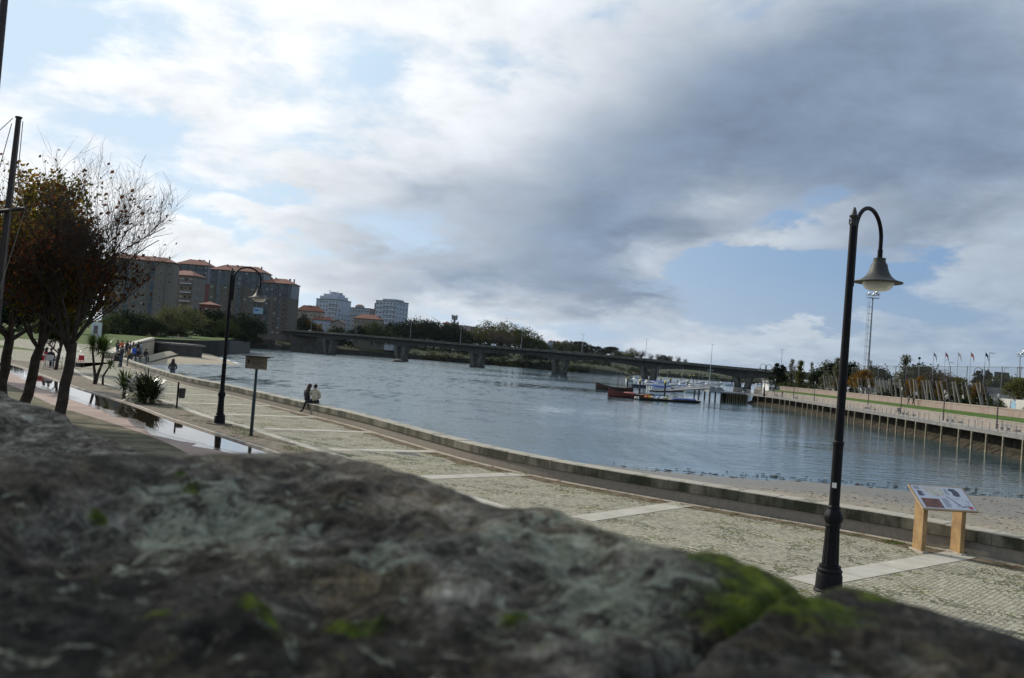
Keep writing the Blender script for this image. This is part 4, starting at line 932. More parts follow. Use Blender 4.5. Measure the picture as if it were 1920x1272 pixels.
for lab, (x, y), kd, rz, tp_, lg, lgn, sc in CR:
    p = gp(x, y, 0); 
    if p.y > 95: p = at(x, y, 104); p.z = land_z(104)+.01
    person(lab, p, rz, kd, tp_, lg, long=lgn, group='people gathered by the sea wall', scale=sc)
def seat_person(lab, x, y, z, rz, tp_, lg, lgn=False, group='people gathered by the sea wall'):
    p = gp(x, y, z); return person(lab, p, rz, 'sit', tp_, lg, long=lgn, group=group)
sb_ = at(264, 683, 88); stp = thing('stone_step', 'pale stone block at the foot of the rising wall, used as a seat', 'step', (sb_.x, 88, 0), .5)
bevel(MB().box((0, 0, .2), (1.5, .8, .52)).build('block', mat('pale_step', (.40, .37, .31), .85, .2, 2), stp), .02)
for lab, dx, rz, tp_, lg, lgn in (('person in dark clothes seated left on the pale block below the rising wall', -.35, -2.0, (.02, .017, .015), (.02, .02, .022), False), ('person in a dark brown coat seated right on the pale block below the rising wall', .35, -2.3, (.035, .02, .016), (.02, .02, .022), True)):
    person(lab, (sb_.x+dx*math.cos(.5), 88+dx*math.sin(.5), .46), rz, 'sit', tp_, lg, long=lgn, group='people gathered by the sea wall')
for lab, px_w, rz, tp_, lg, lgn in (('person in a black and white jacket seated on the sea wall behind the spiky shrub', 238, .3, (.05, .05, .06), (.10, .13, .20), True),):
    a = gp(px_w, 695 if px_w < 245 else 690, .47); k = nearest(WALL, Vector((a.x, a.y, 0))); q = offset(WALL, .2)[k]
    person(lab, (q.x, q.y, .485), rz, 'sit', tp_, lg, long=lgn, group='people gathered by the sea wall')
pc = thing('pushchair', 'dark pushchair with a magenta cover among the group by the wall', 'pushchair', gp(218, 688), .6)
b = MB(); b.tube([(-.25, -.45, 1.0), (-.25, .1, .45), (-.25, .45, .14)], .016, 6); b.tube([(.25, -.45, 1.0), (.25, .1, .45), (.25, .45, .14)], .016, 6); b.tube([(-.25, .0, .52), (-.25, -.3, .14)], .016, 6); b.tube([(.25, .0, .52), (.25, -.3, .14)], .016, 6); b.tube([(-.25, -.45, 1.0), (.25, -.45, 1.0)], .02, 6); b.build('frame', m_iron, pc)
b = MB(); b.box((0, .1, .5), (.44, .55, .14)); b.box((0, -.16, .76), (.44, .12, .5)); bevel(b.build('seat', cloth((.02, .02, .025)), pc), .03)
b = MB(); b.ball((0, .22, .62), (.24, .32, .14), 12); b.build('cover', cloth((.42, .012, .16)), pc, True)
b = MB(); b.ball((0, -.12, .95), (.25, .3, .20), 12); b.build('hood', cloth((.02, .02, .025)), pc, True)
for x in (-.25, .25):
    for y in (.45, -.3):
        b = MB(); M_ = Matrix.Rotation(R(90), 3, 'Y'); k = len(b.v); b.lathe([(.06, -.02), (.13, -.02), (.13, .02), (.06, .02)], 14); b.v = [tuple(M_ @ Vector(v)+Vector((x, y, .13))) for v in b.v]; b.build('wheel', m_iron, pc)
for lab, (x, y), kd, rz, tp_, lg in (('person walking on the park path beyond the crowd, nearest the beach wall', (303, 643), 'walk', 1.5, (.015, .016, .018), (.02, .02, .022)), ('person walking on the park path beyond the crowd, left of the pair', (297, 643.5), 'walk', 1.5, (.06, .075, .07), (.02, .02, .022))):
    p = at(x, y, 262); p.z = land_z(262); p.x = min(p.x, -99.3) if lab.endswith('pair') else p.x; person(lab, p, rz, kd, tp_, lg, group='walkers on the park path')
p = at(346, 640, 300); p.z = land_z(300)
cy = person('person seated low on the park edge above the dark beach wall', at(346, 636.5, 318), 2.4, 'sit', (.05, .05, .055), (.03, .03, .03))
p = gp(14, 676); person('person in dark clothes walking on the grey path at far left', p, 2.6, 'walk', (.02, .025, .035), (.015, .016, .02))
# café chairs and sitters
def make_chair(col):
    t = thing('cafe_chair', 'red', 'chair')
    m = mat('chair_red', (.42, .018, .015), .5, .15, 4) if col == 'r' else mat('chair_white', (.55, .55, .53), .5, .1, 4)
    bevel(MB().box((0, 0, .45), (.44, .44, .035)).build('seat', m, t), .01)
    b = MB(); b.box((0, -.21, .70), (.44, .03, .36)); bevel(b.build('backrest', m, t), .012)
    for x in (-.19, .19):
        for y in (-.19, .19): MB().tube([(x*1.1, y*1.1, 0), (x, y, .44)], .014, 6).build('leg', mat('chrome_leg', (.35, .35, .36), .3, .1, 4, metal=.8), t)
    return t
CH = [('r', 77, 691, .2, 'red café chair at the left end of the seated party'), ('w', 100, 690, 2.4, 'white café chair in front of the seated party'), ('w', 135, 690, -1.2, 'white café chair beside the empty red chair'), ('r', 148, 689, 1.0, 'bright red empty café chair right of the near tree trunk')]
proto = {}
for c, x, y, rz, lab in CH:
    if c not in proto:
        t = make_chair(c); proto[c] = t; t.location = gp(x, y); t.rotation_euler[2] = rz; t['label'] = lab; t['group'] = 'café chairs on the cobbles'
    else:
        dup(proto[c], gp(x, y), rz, lab)
for x, y, rz, lab, tp_, lg, lgn in ((84, 688, -.4, 'person in a red top seated at the café', (.36, .03, .04), (.03, .03, .04), True), (93, 690, .2, 'person in a black jacket seated at the café with back to us', (.014, .015, .02), (.03, .03, .04), False), (109, 690, 2.0, 'person in blue jeans seated at the café behind the near tree trunk', (.20, .10, .10), (.07, .14, .26), True)):
    p = gp(x, y); person(lab, (p.x, p.y, .46), rz, 'sit', tp_, lg, long=lgn, group='people seated at the café')
    dup(proto['w'], p, rz, 'white café chair carrying the '+lab.split(' seated')[0])
tb = thing('cafe_table', 'small white round café table between the seated party and the red chair', 'table', gp(122, 690))
b = MB(); b.lathe([(.36, .70), (.38, .71), (.38, .73), (.36, .74)], 24); b.build('table_top', mat('chair_white', (.55, .55, .53)), tb); b = MB(); b.tube([(0, 0, .02), (0, 0, .7)], .03, 10); b.lathe([(.24, 0), (.24, .02), (.04, .04)], 18); b.build('pedestal', m_iron, tb)

# ------------------------------------------------------------------ trees on the left
m_bark = mat('bark', (.055, .043, .034), .95, .45, 6, .8, bscale=24)
def limb(mb, p, d, length, r0, r1, seg, bend, rng, n=6):
    pts = [p.copy()]; rr_ = [r0]; d = d.normalized()
    for i in range(seg):
        d = (d+Vector((rng.gauss(0, bend), rng.gauss(0, bend), rng.gauss(0, bend)*.6))).normalized()
        p = p+d*length/seg; pts.append(p.copy()); rr_.append(r0+(r1-r0)*(i+1)/seg)
    mb.tube(pts, rr_, n, cap=False); return pts, d
def near_tree(label, base, lean, trunk_h, r0, spread, top, seed, leaf_fn, leaf_m, limbs=5, ks=(6, 6, 5, 4), ls=(.045, .085), th=1.0):
    rng = random.Random(seed); t = thing('plane_tree', label, 'tree', base, 0, 'trees lining the red path')
    tm = MB(); cm = MB(); tips = []
    pts = [Vector((0, 0, -.3)), Vector((0, 0, .0))]; rr_ = [r0*1.25, r0*1.12]
    for i in range(1, 7):
        f = i/6; pts.append(Vector((lean[0]*f+rng.gauss(0, .02), lean[1]*f+rng.gauss(0, .02), trunk_h*f))); rr_.append(r0*(1.05-.22*f))
    tm.tube(pts, rr_, 12)
    forkp = pts[-1]
    def grow(p, d, length, r, lev):
        seg = 5 if lev < 2 else 4
        P, dd = limb(cm if lev > 0 else tm, p, d, length, r, r*.55 if lev < 3 else r*.4, seg, .10+.03*lev, rng, 8 if lev == 0 else (5 if lev == 1 else 3))
        if lev >= 3: tips.append((P[-1], dd)); tips.append((P[len(P)//2], dd)); 
        if lev >= 4 or (lev == 3 and rng.random() < .15): return
        k = ks[lev]
        for i in range(k):
            f = rng.uniform(.35, 1.0) if lev < 3 else rng.uniform(.2, 1)
            if i == 0: f = 1.0
            q = P[min(len(P)-1, int(f*(len(P)-1)))]
            a = dd.orthogonal().normalized(); a.rotate(Matrix.Rotation(rng.uniform(0, 6.28), 3, dd)); 
            nd_ = (dd*(1.0 if i else 1.6)+a*rng.uniform(.4, .85)+Vector((0, 0, .5))).normalized()
            rel = q+nd_*length*.6-Vector((lean[0], lean[1], 0))
            if ((rel.x/spread)**2+(rel.y/spread)**2+((rel.z-(top+trunk_h)/2)/((top-trunk_h)*.56))**2) > 1.0: 
                if rng.random() < .8: continue
            grow(q, nd_, length*rng.uniform(.52, .74), max(.0045, r*rng.uniform(.40, .55)*(th if lev < 2 else 1)), lev+1)
    for i in range(limbs):
        a = 2*math.pi*(i+rng.uniform(-.25, .25))/limbs; el_ = rng.uniform(.75, 1.25) if i else 1.5
        grow(forkp-Vector((0, 0, rng.uniform(0, .5))), Vector((math.cos(a), math.sin(a), math.tan(el_))), (top-trunk_h)*rng.uniform(.36, .46), r0*rng.uniform(.40, .54)*th, 0)
    smooth_angle(tm.build('trunk', m_bark, t), 60)
    o = cm.build('branches', m_bark, t, smooth=True)
    lm = MB()
    for p, d in tips:
        for _ in range(leaf_fn(p, rng)):
            s = rng.uniform(*ls); q = p+Vector((rng.gauss(0, .13), rng.gauss(0, .13), rng.gauss(0, .11)))
            a = Vector((rng.gauss(0, 1), rng.gauss(0, 1), rng.gauss(0, 1))).normalized(); u = a.orthogonal().normalized()*s; v = a.cross(u).normalized()*s*.8
            lm.add([q-u, q-v*.8+u*.15, q+u, q+v*.8+u*.15], [(0, 1, 2, 3)])
    if lm.v: lm.build('leaves', leaf_m, t)
    return t
m_leaf_rust = leaf_mat('leaf_rust', [(.022, .009, .005), (.065, .022, .010), (.12, .042, .015), (.13, .085, .02)], .45, clump=.8)
m_leaf_gold = leaf_mat('leaf_gold', [(.03, .018, .006), (.07, .065, .012), (.15, .135, .02), (.24, .12, .016), (.34, .21, .03)], .55, clump=.9)
b1 = gp(110, 803); b2 = gp(38, 784); b0 = gp(-2, 767)
near_tree('half bare autumn tree with rust leaves low on its right, nearest the rain puddle', b1, (.12, .1), 2.45, .155, 2.85, 9.0, 5, lambda p, g: (1 if g.random() < .42 else 0) if (p.z < 4.8 and p.x > .2) else (1 if p.z < 5.6 and p.x < 0 and g.random() < .22 else (1 if g.random() < .05 else 0)), m_leaf_rust, limbs=7, ks=(6, 6, 5, 5), th=.8)
near_tree('leafy olive and gold autumn tree left of the half bare one', b2, (.35, .1), 2.2, .16, 2.05, 7.1, 9, lambda p, g: 4 if g.random() < .75 else 1, m_leaf_gold)
near_tree('autumn tree cut by the left edge of the picture', b0, (.1, .1), 2.6, .17, 2.9, 8.7, 14, lambda p, g: 5 if g.random() < .8 else 1, m_leaf_gold)
near_tree('dense brown autumn tree further along the path on the left', Vector((-27.5, 46, 0)), (.1, 0), 2.4, .2, 2.9, 8.0, 21, lambda p, g: 3, m_leaf_gold)
near_tree('small dark tree between the café chairs and the path', gp(104, 694), (.2, 0), 1.5, .10, 1.6, 4.6, 23, lambda p, g: 2, leaf_mat('leaf_olive', [(.02, .028, .008), (.05, .06, .012), (.11, .11, .02)], .4))
# trees standing left of the view throw the shade over the wall and the grass
near_tree('broad evergreen tree standing beside the viewpoint, shading the wall', Vector((-8.6, 5.4, 0)), (.2, 0), 2.6, .24, 3.4, 8.6, 31, lambda p, g: 6, leaf_mat('leaf_dark', [(.012, .02, .007), (.03, .045, .012), (.06, .08, .02)], .3), limbs=6)
near_tree('broad evergreen tree left of the view behind the path', Vector((-19.2, 24.5, 0)), (.1, 0), 2.6, .22, 3.2, 8.2, 33, lambda p, g: 5, MATS['leaf_dark'], limbs=6)
near_tree('tall evergreen tree left of the view nearer than the path trees', Vector((-15.4, 17.0, 0)), (.1, 0), 2.6, .24, 3.4, 8.6, 37, lambda p, g: 6, MATS['leaf_dark'], limbs=6)
# ------------------------------------------------------------------ spiky plants
def blades(mb, c, n, ln, w, rng, tilt=(.1, 1.25), droop=.5, mi=0):
    for _ in range(n):
        a = rng.uniform(0, 6.283); th = rng.uniform(*tilt); l = ln*rng.uniform(.65, 1.1); hz_ = Vector((math.cos(a), math.sin(a), 0)); sd = Vector((-hz_.y, hz_.x, 0))
        p = Vector(c)+hz_*rng.uniform(0, .05); d = hz_*math.sin(th)+Vector((0, 0, math.cos(th))); L_ = []
        for i in range(6):
            f = i/5; wd = w*(.55+1.2*f*(1-f)*1.5)*(1 if i < 5 else .05); L_ += [p-sd*wd, p+sd*wd]; p = p+d*l/5; d = (d+Vector((0, 0, -droop*.12*(1+i)))+hz_*.05).normalized()
        mb.add(L_, [(2*i, 2*i+1, 2*i+3, 2*i+2) for i in range(5)], mi)
m_flax = leaf_mat('flax_leaf', [(.02, .028, .012), (.045, .06, .022), (.09, .11, .045)], .12, rough=.22)
MATS['flax_leaf'].node_tree.nodes['Principled BSDF'].inputs['Specular IOR Level'].default_value = .8
m_dead = mat('dead_leaf_skirt', (.10, .07, .04), .9, .4, 6)
g_ = random.Random(8); ya = thing('spiky_shrub', 'big dark clump of sword shaped leaves growing on the verge beside the litter bin', 'shrub', gp(268, 756))
b = MB()
for dx, dy, dz in ((0, 0, .3), (.3, .1, .35), (-.25, .2, .45), (.15, -.25, .2), (.45, -.15, .2), (.05, .25, .6)): blades(b, (dx, dy, dz), 120, .95, .026, g_, (.1, 1.7), .55)
b.build('foliage', m_flax, ya)
b = MB()
for dx, dy in ((0, 0), (.3, .1), (-.25, .2), (.15, -.25)): b.tube([(dx, dy, -.1), (dx*1.1, dy*1.1, .4)], .09, 8)
b.build('stem', m_dead, ya)
yb = thing('spiky_shrub', 'lighter green spiky clump just left of the big dark one', 'shrub', gp(232, 748))
b = MB(); blades(b, (0, 0, .45), 130, .95, .024, g_, (.1, 1.5), .4); blades(b, (.25, .1, .3), 90, .8, .024, g_, (.1, 1.5), .4); b.build('foliage', leaf_mat('yucca_leaf', [(.03, .045, .012), (.06, .09, .02), (.11, .14, .04)], .2, rough=.35), yb); b = MB(); b.tube([(0, 0, -.1), (0, 0, .5)], .08, 8); b.build('stem', m_dead, yb)
cd = thing('cabbage_palm', 'branched cabbage palm with two mop heads and thin trunks on the verge', 'palm', gp(180, 721))
b = MB(); heads = [((-.45, .2, 1.95), .8), ((.25, 0, 1.75), .95), ((.0, .1, 1.9), .8)]
b.tube([(-.05, 0, -.1), (-.08, 0, .4), (-.25, .1, 1.0), (-.45, .2, 1.9)], [.11, .08, .065, .05], 8); b.tube([(-.02, 0, .1), (.05, 0, .55), (.22, 0, 1.1), (.25, 0, 1.7)], [.09, .08, .07, .06], 8); b.tube([(.35, 0, -.1), (.33, 0, .45), (.6, .05, 1.0)], [.07, .055, .04], 8)
smooth_angle(b.build('trunk', m_bark, cd), 60)
b = MB()
for c, l in heads: blades(b, c, 190, l, .018, g_, (.0, 1.9), .5)
blades(b, (.62, .05, 1.02), 70, .6, .016, g_, (.2, 1.9), .5)
b.build('foliage', leaf_mat('palm_leaf', [(.03, .05, .010), (.06, .10, .018), (.14, .18, .04)], .3, rough=.35), cd)
# ------------------------------------------------------------------ far bank and hill terrain
m_bankwall = mat('bank_masonry', (.085, .08, .07), .9, .4, .25, .3)
m_scrub = mat('scrub_ground', (.022, .03, .012), .95, .5, .08, 0, col2=(.05, .06, .025))
mb = MB()
FB = []
for x, yb, Y, h in ((300, 650, 800, 6), (440, 654, 800, 6), (500, 657, 812, 4.0), (560, 659, 835, 4.0), (640, 664, 900, 5), (700, 667, 960, 5), (800, 675, 985, 5), (900, 682, 1000, 5.5), (1000, 689, 1000, 6), (1090, 695, 1000, 6), (1150, 699, 1010, 4), (1185, 700.5, 1040, .6)):
    p = at(x, yb, Y); FB.append((p.x, Y, h))
rows = ((0, -9, 0), (0, 0, 1), (12, 1.5, 1), (60, 6, 1), (200, 16, 1), (500, 24, 1), (900, 22, 1))
for X_, Y_, h in FB:
    fall = 1.0 if X_ < -60 else max(.12, 1-(X_+60)/260.0)
    for dy, dz, k in rows: mb.v.append((X_*(1+dy/1400.0), Y_+dy, ZW+h*k+dz*(fall if dz > 0 else 1)+(1.0*fbm(X_*.01, dy*.01) if dy > 50 else 0)))
k = len(rows)
for i in range(len(FB)-1):
    for j in range(k-1): mb.f.append((i*k+j, (i+1)*k+j, (i+1)*k+j+1, i*k+j+1)); mb.m.append(1 if j == 0 else 0)
tag(mb.build('far_bank', [m_scrub, m_bankwall]), kind='structure')
mb = MB()
for x0, x1, Y, h0, h1 in ((1205, 1560, 1500, 5, 3),):
    a = at(x0, 703, Y); b = at(x1, 730, Y)
    mb.add([(a.x, Y, -9), (b.x, Y, -9), (b.x, Y, ZW+3), (a.x, Y, ZW+6), (b.x+400, Y+900, ZW+10), (a.x-100, Y+900, ZW+30)], [(0, 1, 2, 3), (3, 2, 4, 5)])
tag(mb.build('distant_shore', mat('shore_green', (.045, .05, .028), .95, .5, .02)), kind='structure')
# hill beyond the bridge
mb = MB(); HX = [(1005, 640), (1040, 637), (1080, 643), (1110, 650), (1160, 661), (1210, 673), (1270, 684), (1330, 690)]
for x, y in HX:
    p = at(x, y+6, 1900)
    for dy, f in ((-500, -.35), (-250, .35), (0, .9), (300, 1.0), (700, .5)):
        zt = max(p.z, 2); mb.v.append((p.x*(1+dy/1900.), 1900+dy, ZW+(zt-ZW)*f if f > 0 else -9))
for i in range(len(HX)-1):
    for j in range(4): mb.f.append((i*5+j, (i+1)*5+j, (i+1)*5+j+1, i*5+j+1)); mb.m.append(0)
tag(mb.build('distant_hill', mat('hill_green', (.03, .042, .02), .95, .5, .012, 0, col2=(.065, .075, .035)), smooth=True), kind='structure')
# ------------------------------------------------------------------ dark walls at the back of the left beach
dw = thing('beach_wall', 'low dark stone wall along the back of the far beach', 'wall')
b = MB()
def wall_px(b, pts, th):
    for (x0, t0, Y0, bz0), (x1, t1, Y1, bz1) in zip(pts, pts[1:]):
        a = at(x0, t0, Y0); c = at(x1, t1, Y1); d = Vector((c.x-a.x, c.y-a.y, 0)).normalized(); nr = Vector((-d.y, d.x, 0))*th
        vs = [(a.x, a.y, bz0), (c.x, c.y, bz1), (c.x+nr.x, c.y+nr.y, bz1), (a.x+nr.x, a.y+nr.y, bz0), (a.x, a.y, a.z), (c.x, c.y, c.z), (c.x+nr.x, c.y+nr.y, c.z), (a.x+nr.x, a.y+nr.y, a.z)]
        b.add(vs, [(3, 2, 1, 0), (4, 5, 6, 7), (0, 1, 5, 4), (1, 2, 6, 5), (2, 3, 7, 6), (3, 0, 4, 7)])
wall_px(b, [(318, 638.5, 300, -3), (372, 637.5, 322, -3), (374, 639, 323, -3), (440, 640, 400, -4), (470, 641, 470, -4.5)], 2.0)
b.build('wall_face', mat('dark_masonry', (.065, .06, .055), .9, .35, .5, .3), dw)
b = MB(); wall_px(b, [(316, 637.3, 299, 2.0), (372, 636.4, 321, 2.3)], 3.5); b.build('coping', mat('pale_coping', (.15, .14, .125), .9, .2, .8), dw)
jb = thing('stone_jetty', 'dark square stone block with a pale top at the end of the sunlit wall', 'jetty')
b = MB(); wall_px(b, [(290, 642.5, 246, -3), (322, 646, 240, -3)], 9); b.build('body', MATS['dark_masonry'], jb)
b = MB(); wall_px(b, [(289.5, 640.3, 245.8, .3), (322.6, 643.8, 239.7, .1)], 10); b.build('top_slab', MATS['pale_coping'], jb)
rwal = thing('rising_wall', 'sunlit pale stone wall climbing to the right behind the crowd', 'wall')
b = MB(); wall_px(b, [(212, 664, 92, -2.5), (236, 652.5, 125, -2.8), (262, 645.5, 170, -2.8), (290, 639.3, 240, -2.8)], .9); b.build('wall_face', wall_mat('warm_masonry', (.42, .335, .235), .66, 1.0, (.16, .12, .09)), rwal)
b = MB(); wall_px(b, [(211.5, 662.6, 91.8, .3), (236, 650.8, 124.8, .65), (262, 643.9, 169.7, 1.1), (290, 637.8, 239.6, 1.75)], 1.1); b.build('coping', mat('warm_coping', (.50, .45, .36), .85, .15, .9), rwal)
# ------------------------------------------------------------------ foliage crowns
def crown_mesh(name, seed, n, shape='round', leaf=.06, clumps=38, trunk=True, m=None, gap=.0):
    """unit crown (height 1, on a trunk) made of leaf clumps spread through its volume"""
    g = random.Random(seed); b = MB(); t = MB(); per = max(1, n//clumps)
    t.tube([(0, 0, -.06), (.01, 0, .2), (-.01, .01, .5), (.0, 0, .78)], [.030, .024, .016, .006], 6)
    for i in range(clumps):
        if shape == 'round': a = g.uniform(0, 6.283); e = g.uniform(-.45, 1); r = .36*(1-.35*abs(e)**2)*g.uniform(.45, 1.05); c = Vector((r*math.cos(a)*math.sqrt(1-min(.98, e*e*.8)), r*math.sin(a)*math.sqrt(1-min(.98, e*e*.8)), .58+.36*e)); s = g.uniform(.07, .15)
        elif shape == 'dome': a = g.uniform(0, 6.283); r = .55*math.sqrt(g.random()); zt_ = math.sqrt(max(0.03, 1-(r/.60)**2)); c = Vector((r*math.cos(a), r*math.sin(a), (.14+.80*zt_*g.uniform(.25, 1)**.6))); s = g.uniform(.07, .14)
        elif shape == 'tall': f = g.uniform(.12, 1); a = g.uniform(0, 6.283); r = .15*math.sin(min(1, f*1.15)*2.6+.35)*g.uniform(.4, 1.1); c = Vector((r*math.cos(a), r*math.sin(a), f*.95)); s = g.uniform(.035, .07)
        elif shape == 'cone': f = g.uniform(.12, .97); a = g.uniform(0, 6.283); r = .30*(1-f)*g.uniform(.55, 1.1)+.01; c = Vector((r*math.cos(a), r*math.sin(a), f)); s = .03+.07*(1-f)
        elif shape == 'flat': a = g.uniform(0, 6.283); r = .48*math.sqrt(g.random()); c = Vector((r*math.cos(a), r*math.sin(a), .74+.20*math.sqrt(max(0, 1-(r/.5)**2))*g.uniform(.2, 1))); s = g.uniform(.07, .12)
        elif shape == 'bush': a = g.uniform(0, 6.283); r = .55*math.sqrt(g.random()); c = Vector((r*math.cos(a), r*math.sin(a), g.uniform(.12, .95)*math.sqrt(max(0.05, 1-(r/.62)**2)))); s = g.uniform(.10, .2)
        else: a = g.uniform(0, 6.283); e = g.uniform(-.5, 1); r = .32*g.uniform(.4, 1.05); c = Vector((r*math.cos(a), r*math.sin(a), .6+.36*e)); s = .11   # twiggy
        if shape != 'bush' : t.tube([(0, 0, max(.1, c.z*.55)), c*.6+Vector((0, 0, c.z*.35)), c], [.010, .006, .002], 3, cap=False)
        for _ in range(per):
            d = Vector((g.gauss(0, 1), g.gauss(0, 1), g.gauss(0, .8)))*s*.62; q = c+d; l = leaf*g.uniform(.55, 1.25)
            nn = Vector((g.gauss(0, 1), g.gauss(0, 1), g.gauss(.5, 1))).normalized(); u = nn.orthogonal().normalized(); u.rotate(Matrix.Rotation(g.uniform(0, 6.28), 3, nn)); v = nn.cross(u)
            b.add([q-u*l*.5, q-v*l*.32+u*.1*l, q+u*l*.5, q+v*l*.36-u*.06*l], [(0, 1, 2, 3)])
    return b.mesh('foliage_'+name, m), t.mesh('trunk_'+name, m_bark, True)
LM = dict(dark=leaf_mat('crown_dark', [(.006, .012, .006), (.014, .025, .010), (.028, .042, .015)], .15, rough=.9, clump=6),
          mid=leaf_mat('crown_mid', [(.022, .034, .012), (.05, .068, .02), (.085, .105, .032)], .25, clump=6),
          willow=leaf_mat('crown_willow', [(.06, .068, .026), (.115, .12, .045), (.165, .165, .07)], .3, clump=6),
          olive=leaf_mat('crown_olive', [(.045, .045, .017), (.105, .105, .03), (.17, .155, .05)], .3, clump=6),
          bare=leaf_mat('crown_bare', [(.06, .045, .035), (.11, .085, .065), (.17, .13, .095)], .15, clump=6),
          autumn=leaf_mat('crown_autumn', [(.04, .026, .008), (.12, .075, .014), (.24, .13, .02), (.22, .09, .018)], .35, clump=6),
          pale=leaf_mat('crown_pale', [(.08, .085, .05), (.15, .155, .09), (.22, .22, .14)], .3, clump=6))
KIND = {}
def kind(key, shape, m, n=2600, leaf=.055, clumps=46, var=2):
    KIND[key] = [crown_mesh(key+str(i), hash(key) % 1000*0+len(key)*17+i*31+ord(key[0]), n, shape, leaf, clumps, True, LM[m]) for i in range(var)]
kind('dark_round', 'round', 'dark', 3600, .055, 60); kind('mid_round', 'round', 'mid'); kind('willow', 'round', 'willow', 3600, .045, 60); kind('olive', 'round', 'olive', 3000, .045, 60)
kind('dome_dark', 'dome', 'dark', 4200, .05, 80); kind('dome_mid', 'dome', 'mid', 4000, .05, 80); kind('dome_olive', 'dome', 'olive', 3400, .042, 80); kind('dome_willow', 'dome', 'willow', 3800, .042, 80)
kind('bare', 'twig', 'bare', 1500, .035, 60); kind('autumn', 'round', 'autumn', 1500, .06, 40); kind('poplar', 'tall', 'pale', 1100, .04, 44); kind('cypress', 'cone', 'dark', 2600, .045, 60); kind('pine', 'flat', 'dark', 2600, .06, 44, 1); kind('bush', 'bush', 'mid', 1500, .10, 26); kind('dark_bush', 'bush', 'dark', 1700, .10, 26); kind('autumn_bush', 'bush', 'autumn', 900, .1, 20, 1); kind('leafy_poplar', 'tall', 'olive', 1900, .045, 50)
tk = [0]
def tree(key, label, loc, h, w=1.0, group=None, cat='tree', name=None):
    fm, tm = KIND[key][tk[0] % len(KIND[key])]; tk[0] += 1
    t = thing(name or {'bush': 'bush', 'dark_bush': 'bush', 'autumn_bush': 'bush', 'poplar': 'poplar_tree', 'leafy_poplar': 'poplar_tree', 'cypress': 'conifer_tree', 'pine': 'umbrella_pine'}.get(key, 'tree'), label, cat, loc, rnd.uniform(0, 6.28), group)
    t.scale = (h*w, h*w, h); link('crown', fm, t)
    if 'bush' not in key: link('trunk', tm, t)
    return t
def tree_px(key, label, x, ytop, ybase, Y, w=1.0, group=None, zb=None):
    if Y > 240 and key in ('dark_round', 'mid_round', 'olive', 'willow'): key = {'dark_round': 'dome_dark', 'mid_round': 'dome_mid', 'olive': 'dome_olive', 'willow': 'dome_willow'}[key]; ytop -= 2
    a = at(x, ytop, Y); c = at(x, ybase, Y); z = c.z if zb is None else zb
    return tree(key, label, (a.x, Y, z), (a.z-z), w, group)
G1 = 'trees in the park behind the far beach'
for key, x, yt, yb, Y, wd, lab in (
  ('mid_round', 215, 588, 640, 292, 1.1, 'grey green park tree directly right of the white kiosk panel'),
  ('dark_round', 240, 580, 642, 300, 1.15, 'tall dark park tree behind the crowd by the wall'),
  ('mid_round', 268, 586, 642, 310, 1.0, 'dull green park tree above the orange hooded person'),
  ('willow', 318, 578, 634, 330, 1.15, 'pale green willow, left one of the pair behind the far beach'),
  ('willow', 345, 568, 632, 340, 1.2, 'pale green willow, right one of the pair behind the far beach'),
  ('dark_round', 290, 596, 640, 285, .85, 'dark rounded conifer left of the pale willows'),
  ('dark_round', 385, 575, 640, 430, 1.2, 'very dark tree right of the willows in front of the red brick house'),
  ('dark_round', 412, 582, 640, 440, 1.0, 'very dark tree left of the lamp pole behind the beach wall'),
  ('dark_round', 436, 592, 643, 470, 1.1, 'dark tree seen through the arch side of the left lamp pole'),
  ('dark_round', 458, 586, 644, 480, 1.15, 'dark tree top above the small brown sign'),
  ('mid_round', 425, 598, 641, 420, 1.0, 'mid green tree low behind the beach wall near the lamp pole'),
  ('dark_round', 480, 600, 646, 500, .9, 'dark tree at the left end of the bridge'),
  ('dark_bush', 300, 618, 640, 300, 1.6, 'dark bush beneath the willows at the left'), ('dark_bush', 335, 612, 638, 345, 1.7, 'dark bush beneath the right willow'), ('dark_bush', 372, 610, 639, 400, 1.9, 'dark bush behind the walkers'), ('dark_bush', 408, 616, 641, 420, 1.7, 'dark bush left of the lamp pole'), ('dark_bush', 445, 618, 645, 440, 1.6, 'dark bush right of the lamp pole'), ('dark_bush', 250, 612, 640, 290, 1.6, 'dark bush behind the crowd'), ('dark_bush', 205, 610, 638, 280, 1.5, 'dark bush behind the palm'), ('dark_bush', 472, 622, 648, 470, 1.4, 'dark bush above the sign board'),
  ('mid_round', 150, 560, 640, 240, 1.0, 'tree in the park seen between the autumn trunks'), ('dark_round', 95, 560, 640, 230, 1.1, 'dark park tree far behind the leafy autumn tree'), ('dark_round', 40, 555, 640, 230, 1.2, 'dark park tree at far left behind the grey path'), ('dark_round', 0, 545, 640, 225, 1.2, 'dark park tree behind the left picture edge'), ('dark_bush', 60, 610, 640, 200, 1.6, 'dark hedge bush by the grey path'), ('dark_bush', 25, 612, 641, 190, 1.6, 'dark hedge bush left by the grey path'),
  ('olive', 196, 604, 641, 235, .7, 'small yellow green young tree on the lawn beside the kiosk panel')):
    c = at(x, yb, Y); t = tree_px(key, lab, x, yt, yb, Y, wd, G1, zb=min(c.z, land_z(Y)) if x < 470 else 1.5)
G2 = 'trees along the far bank beyond the bridge'
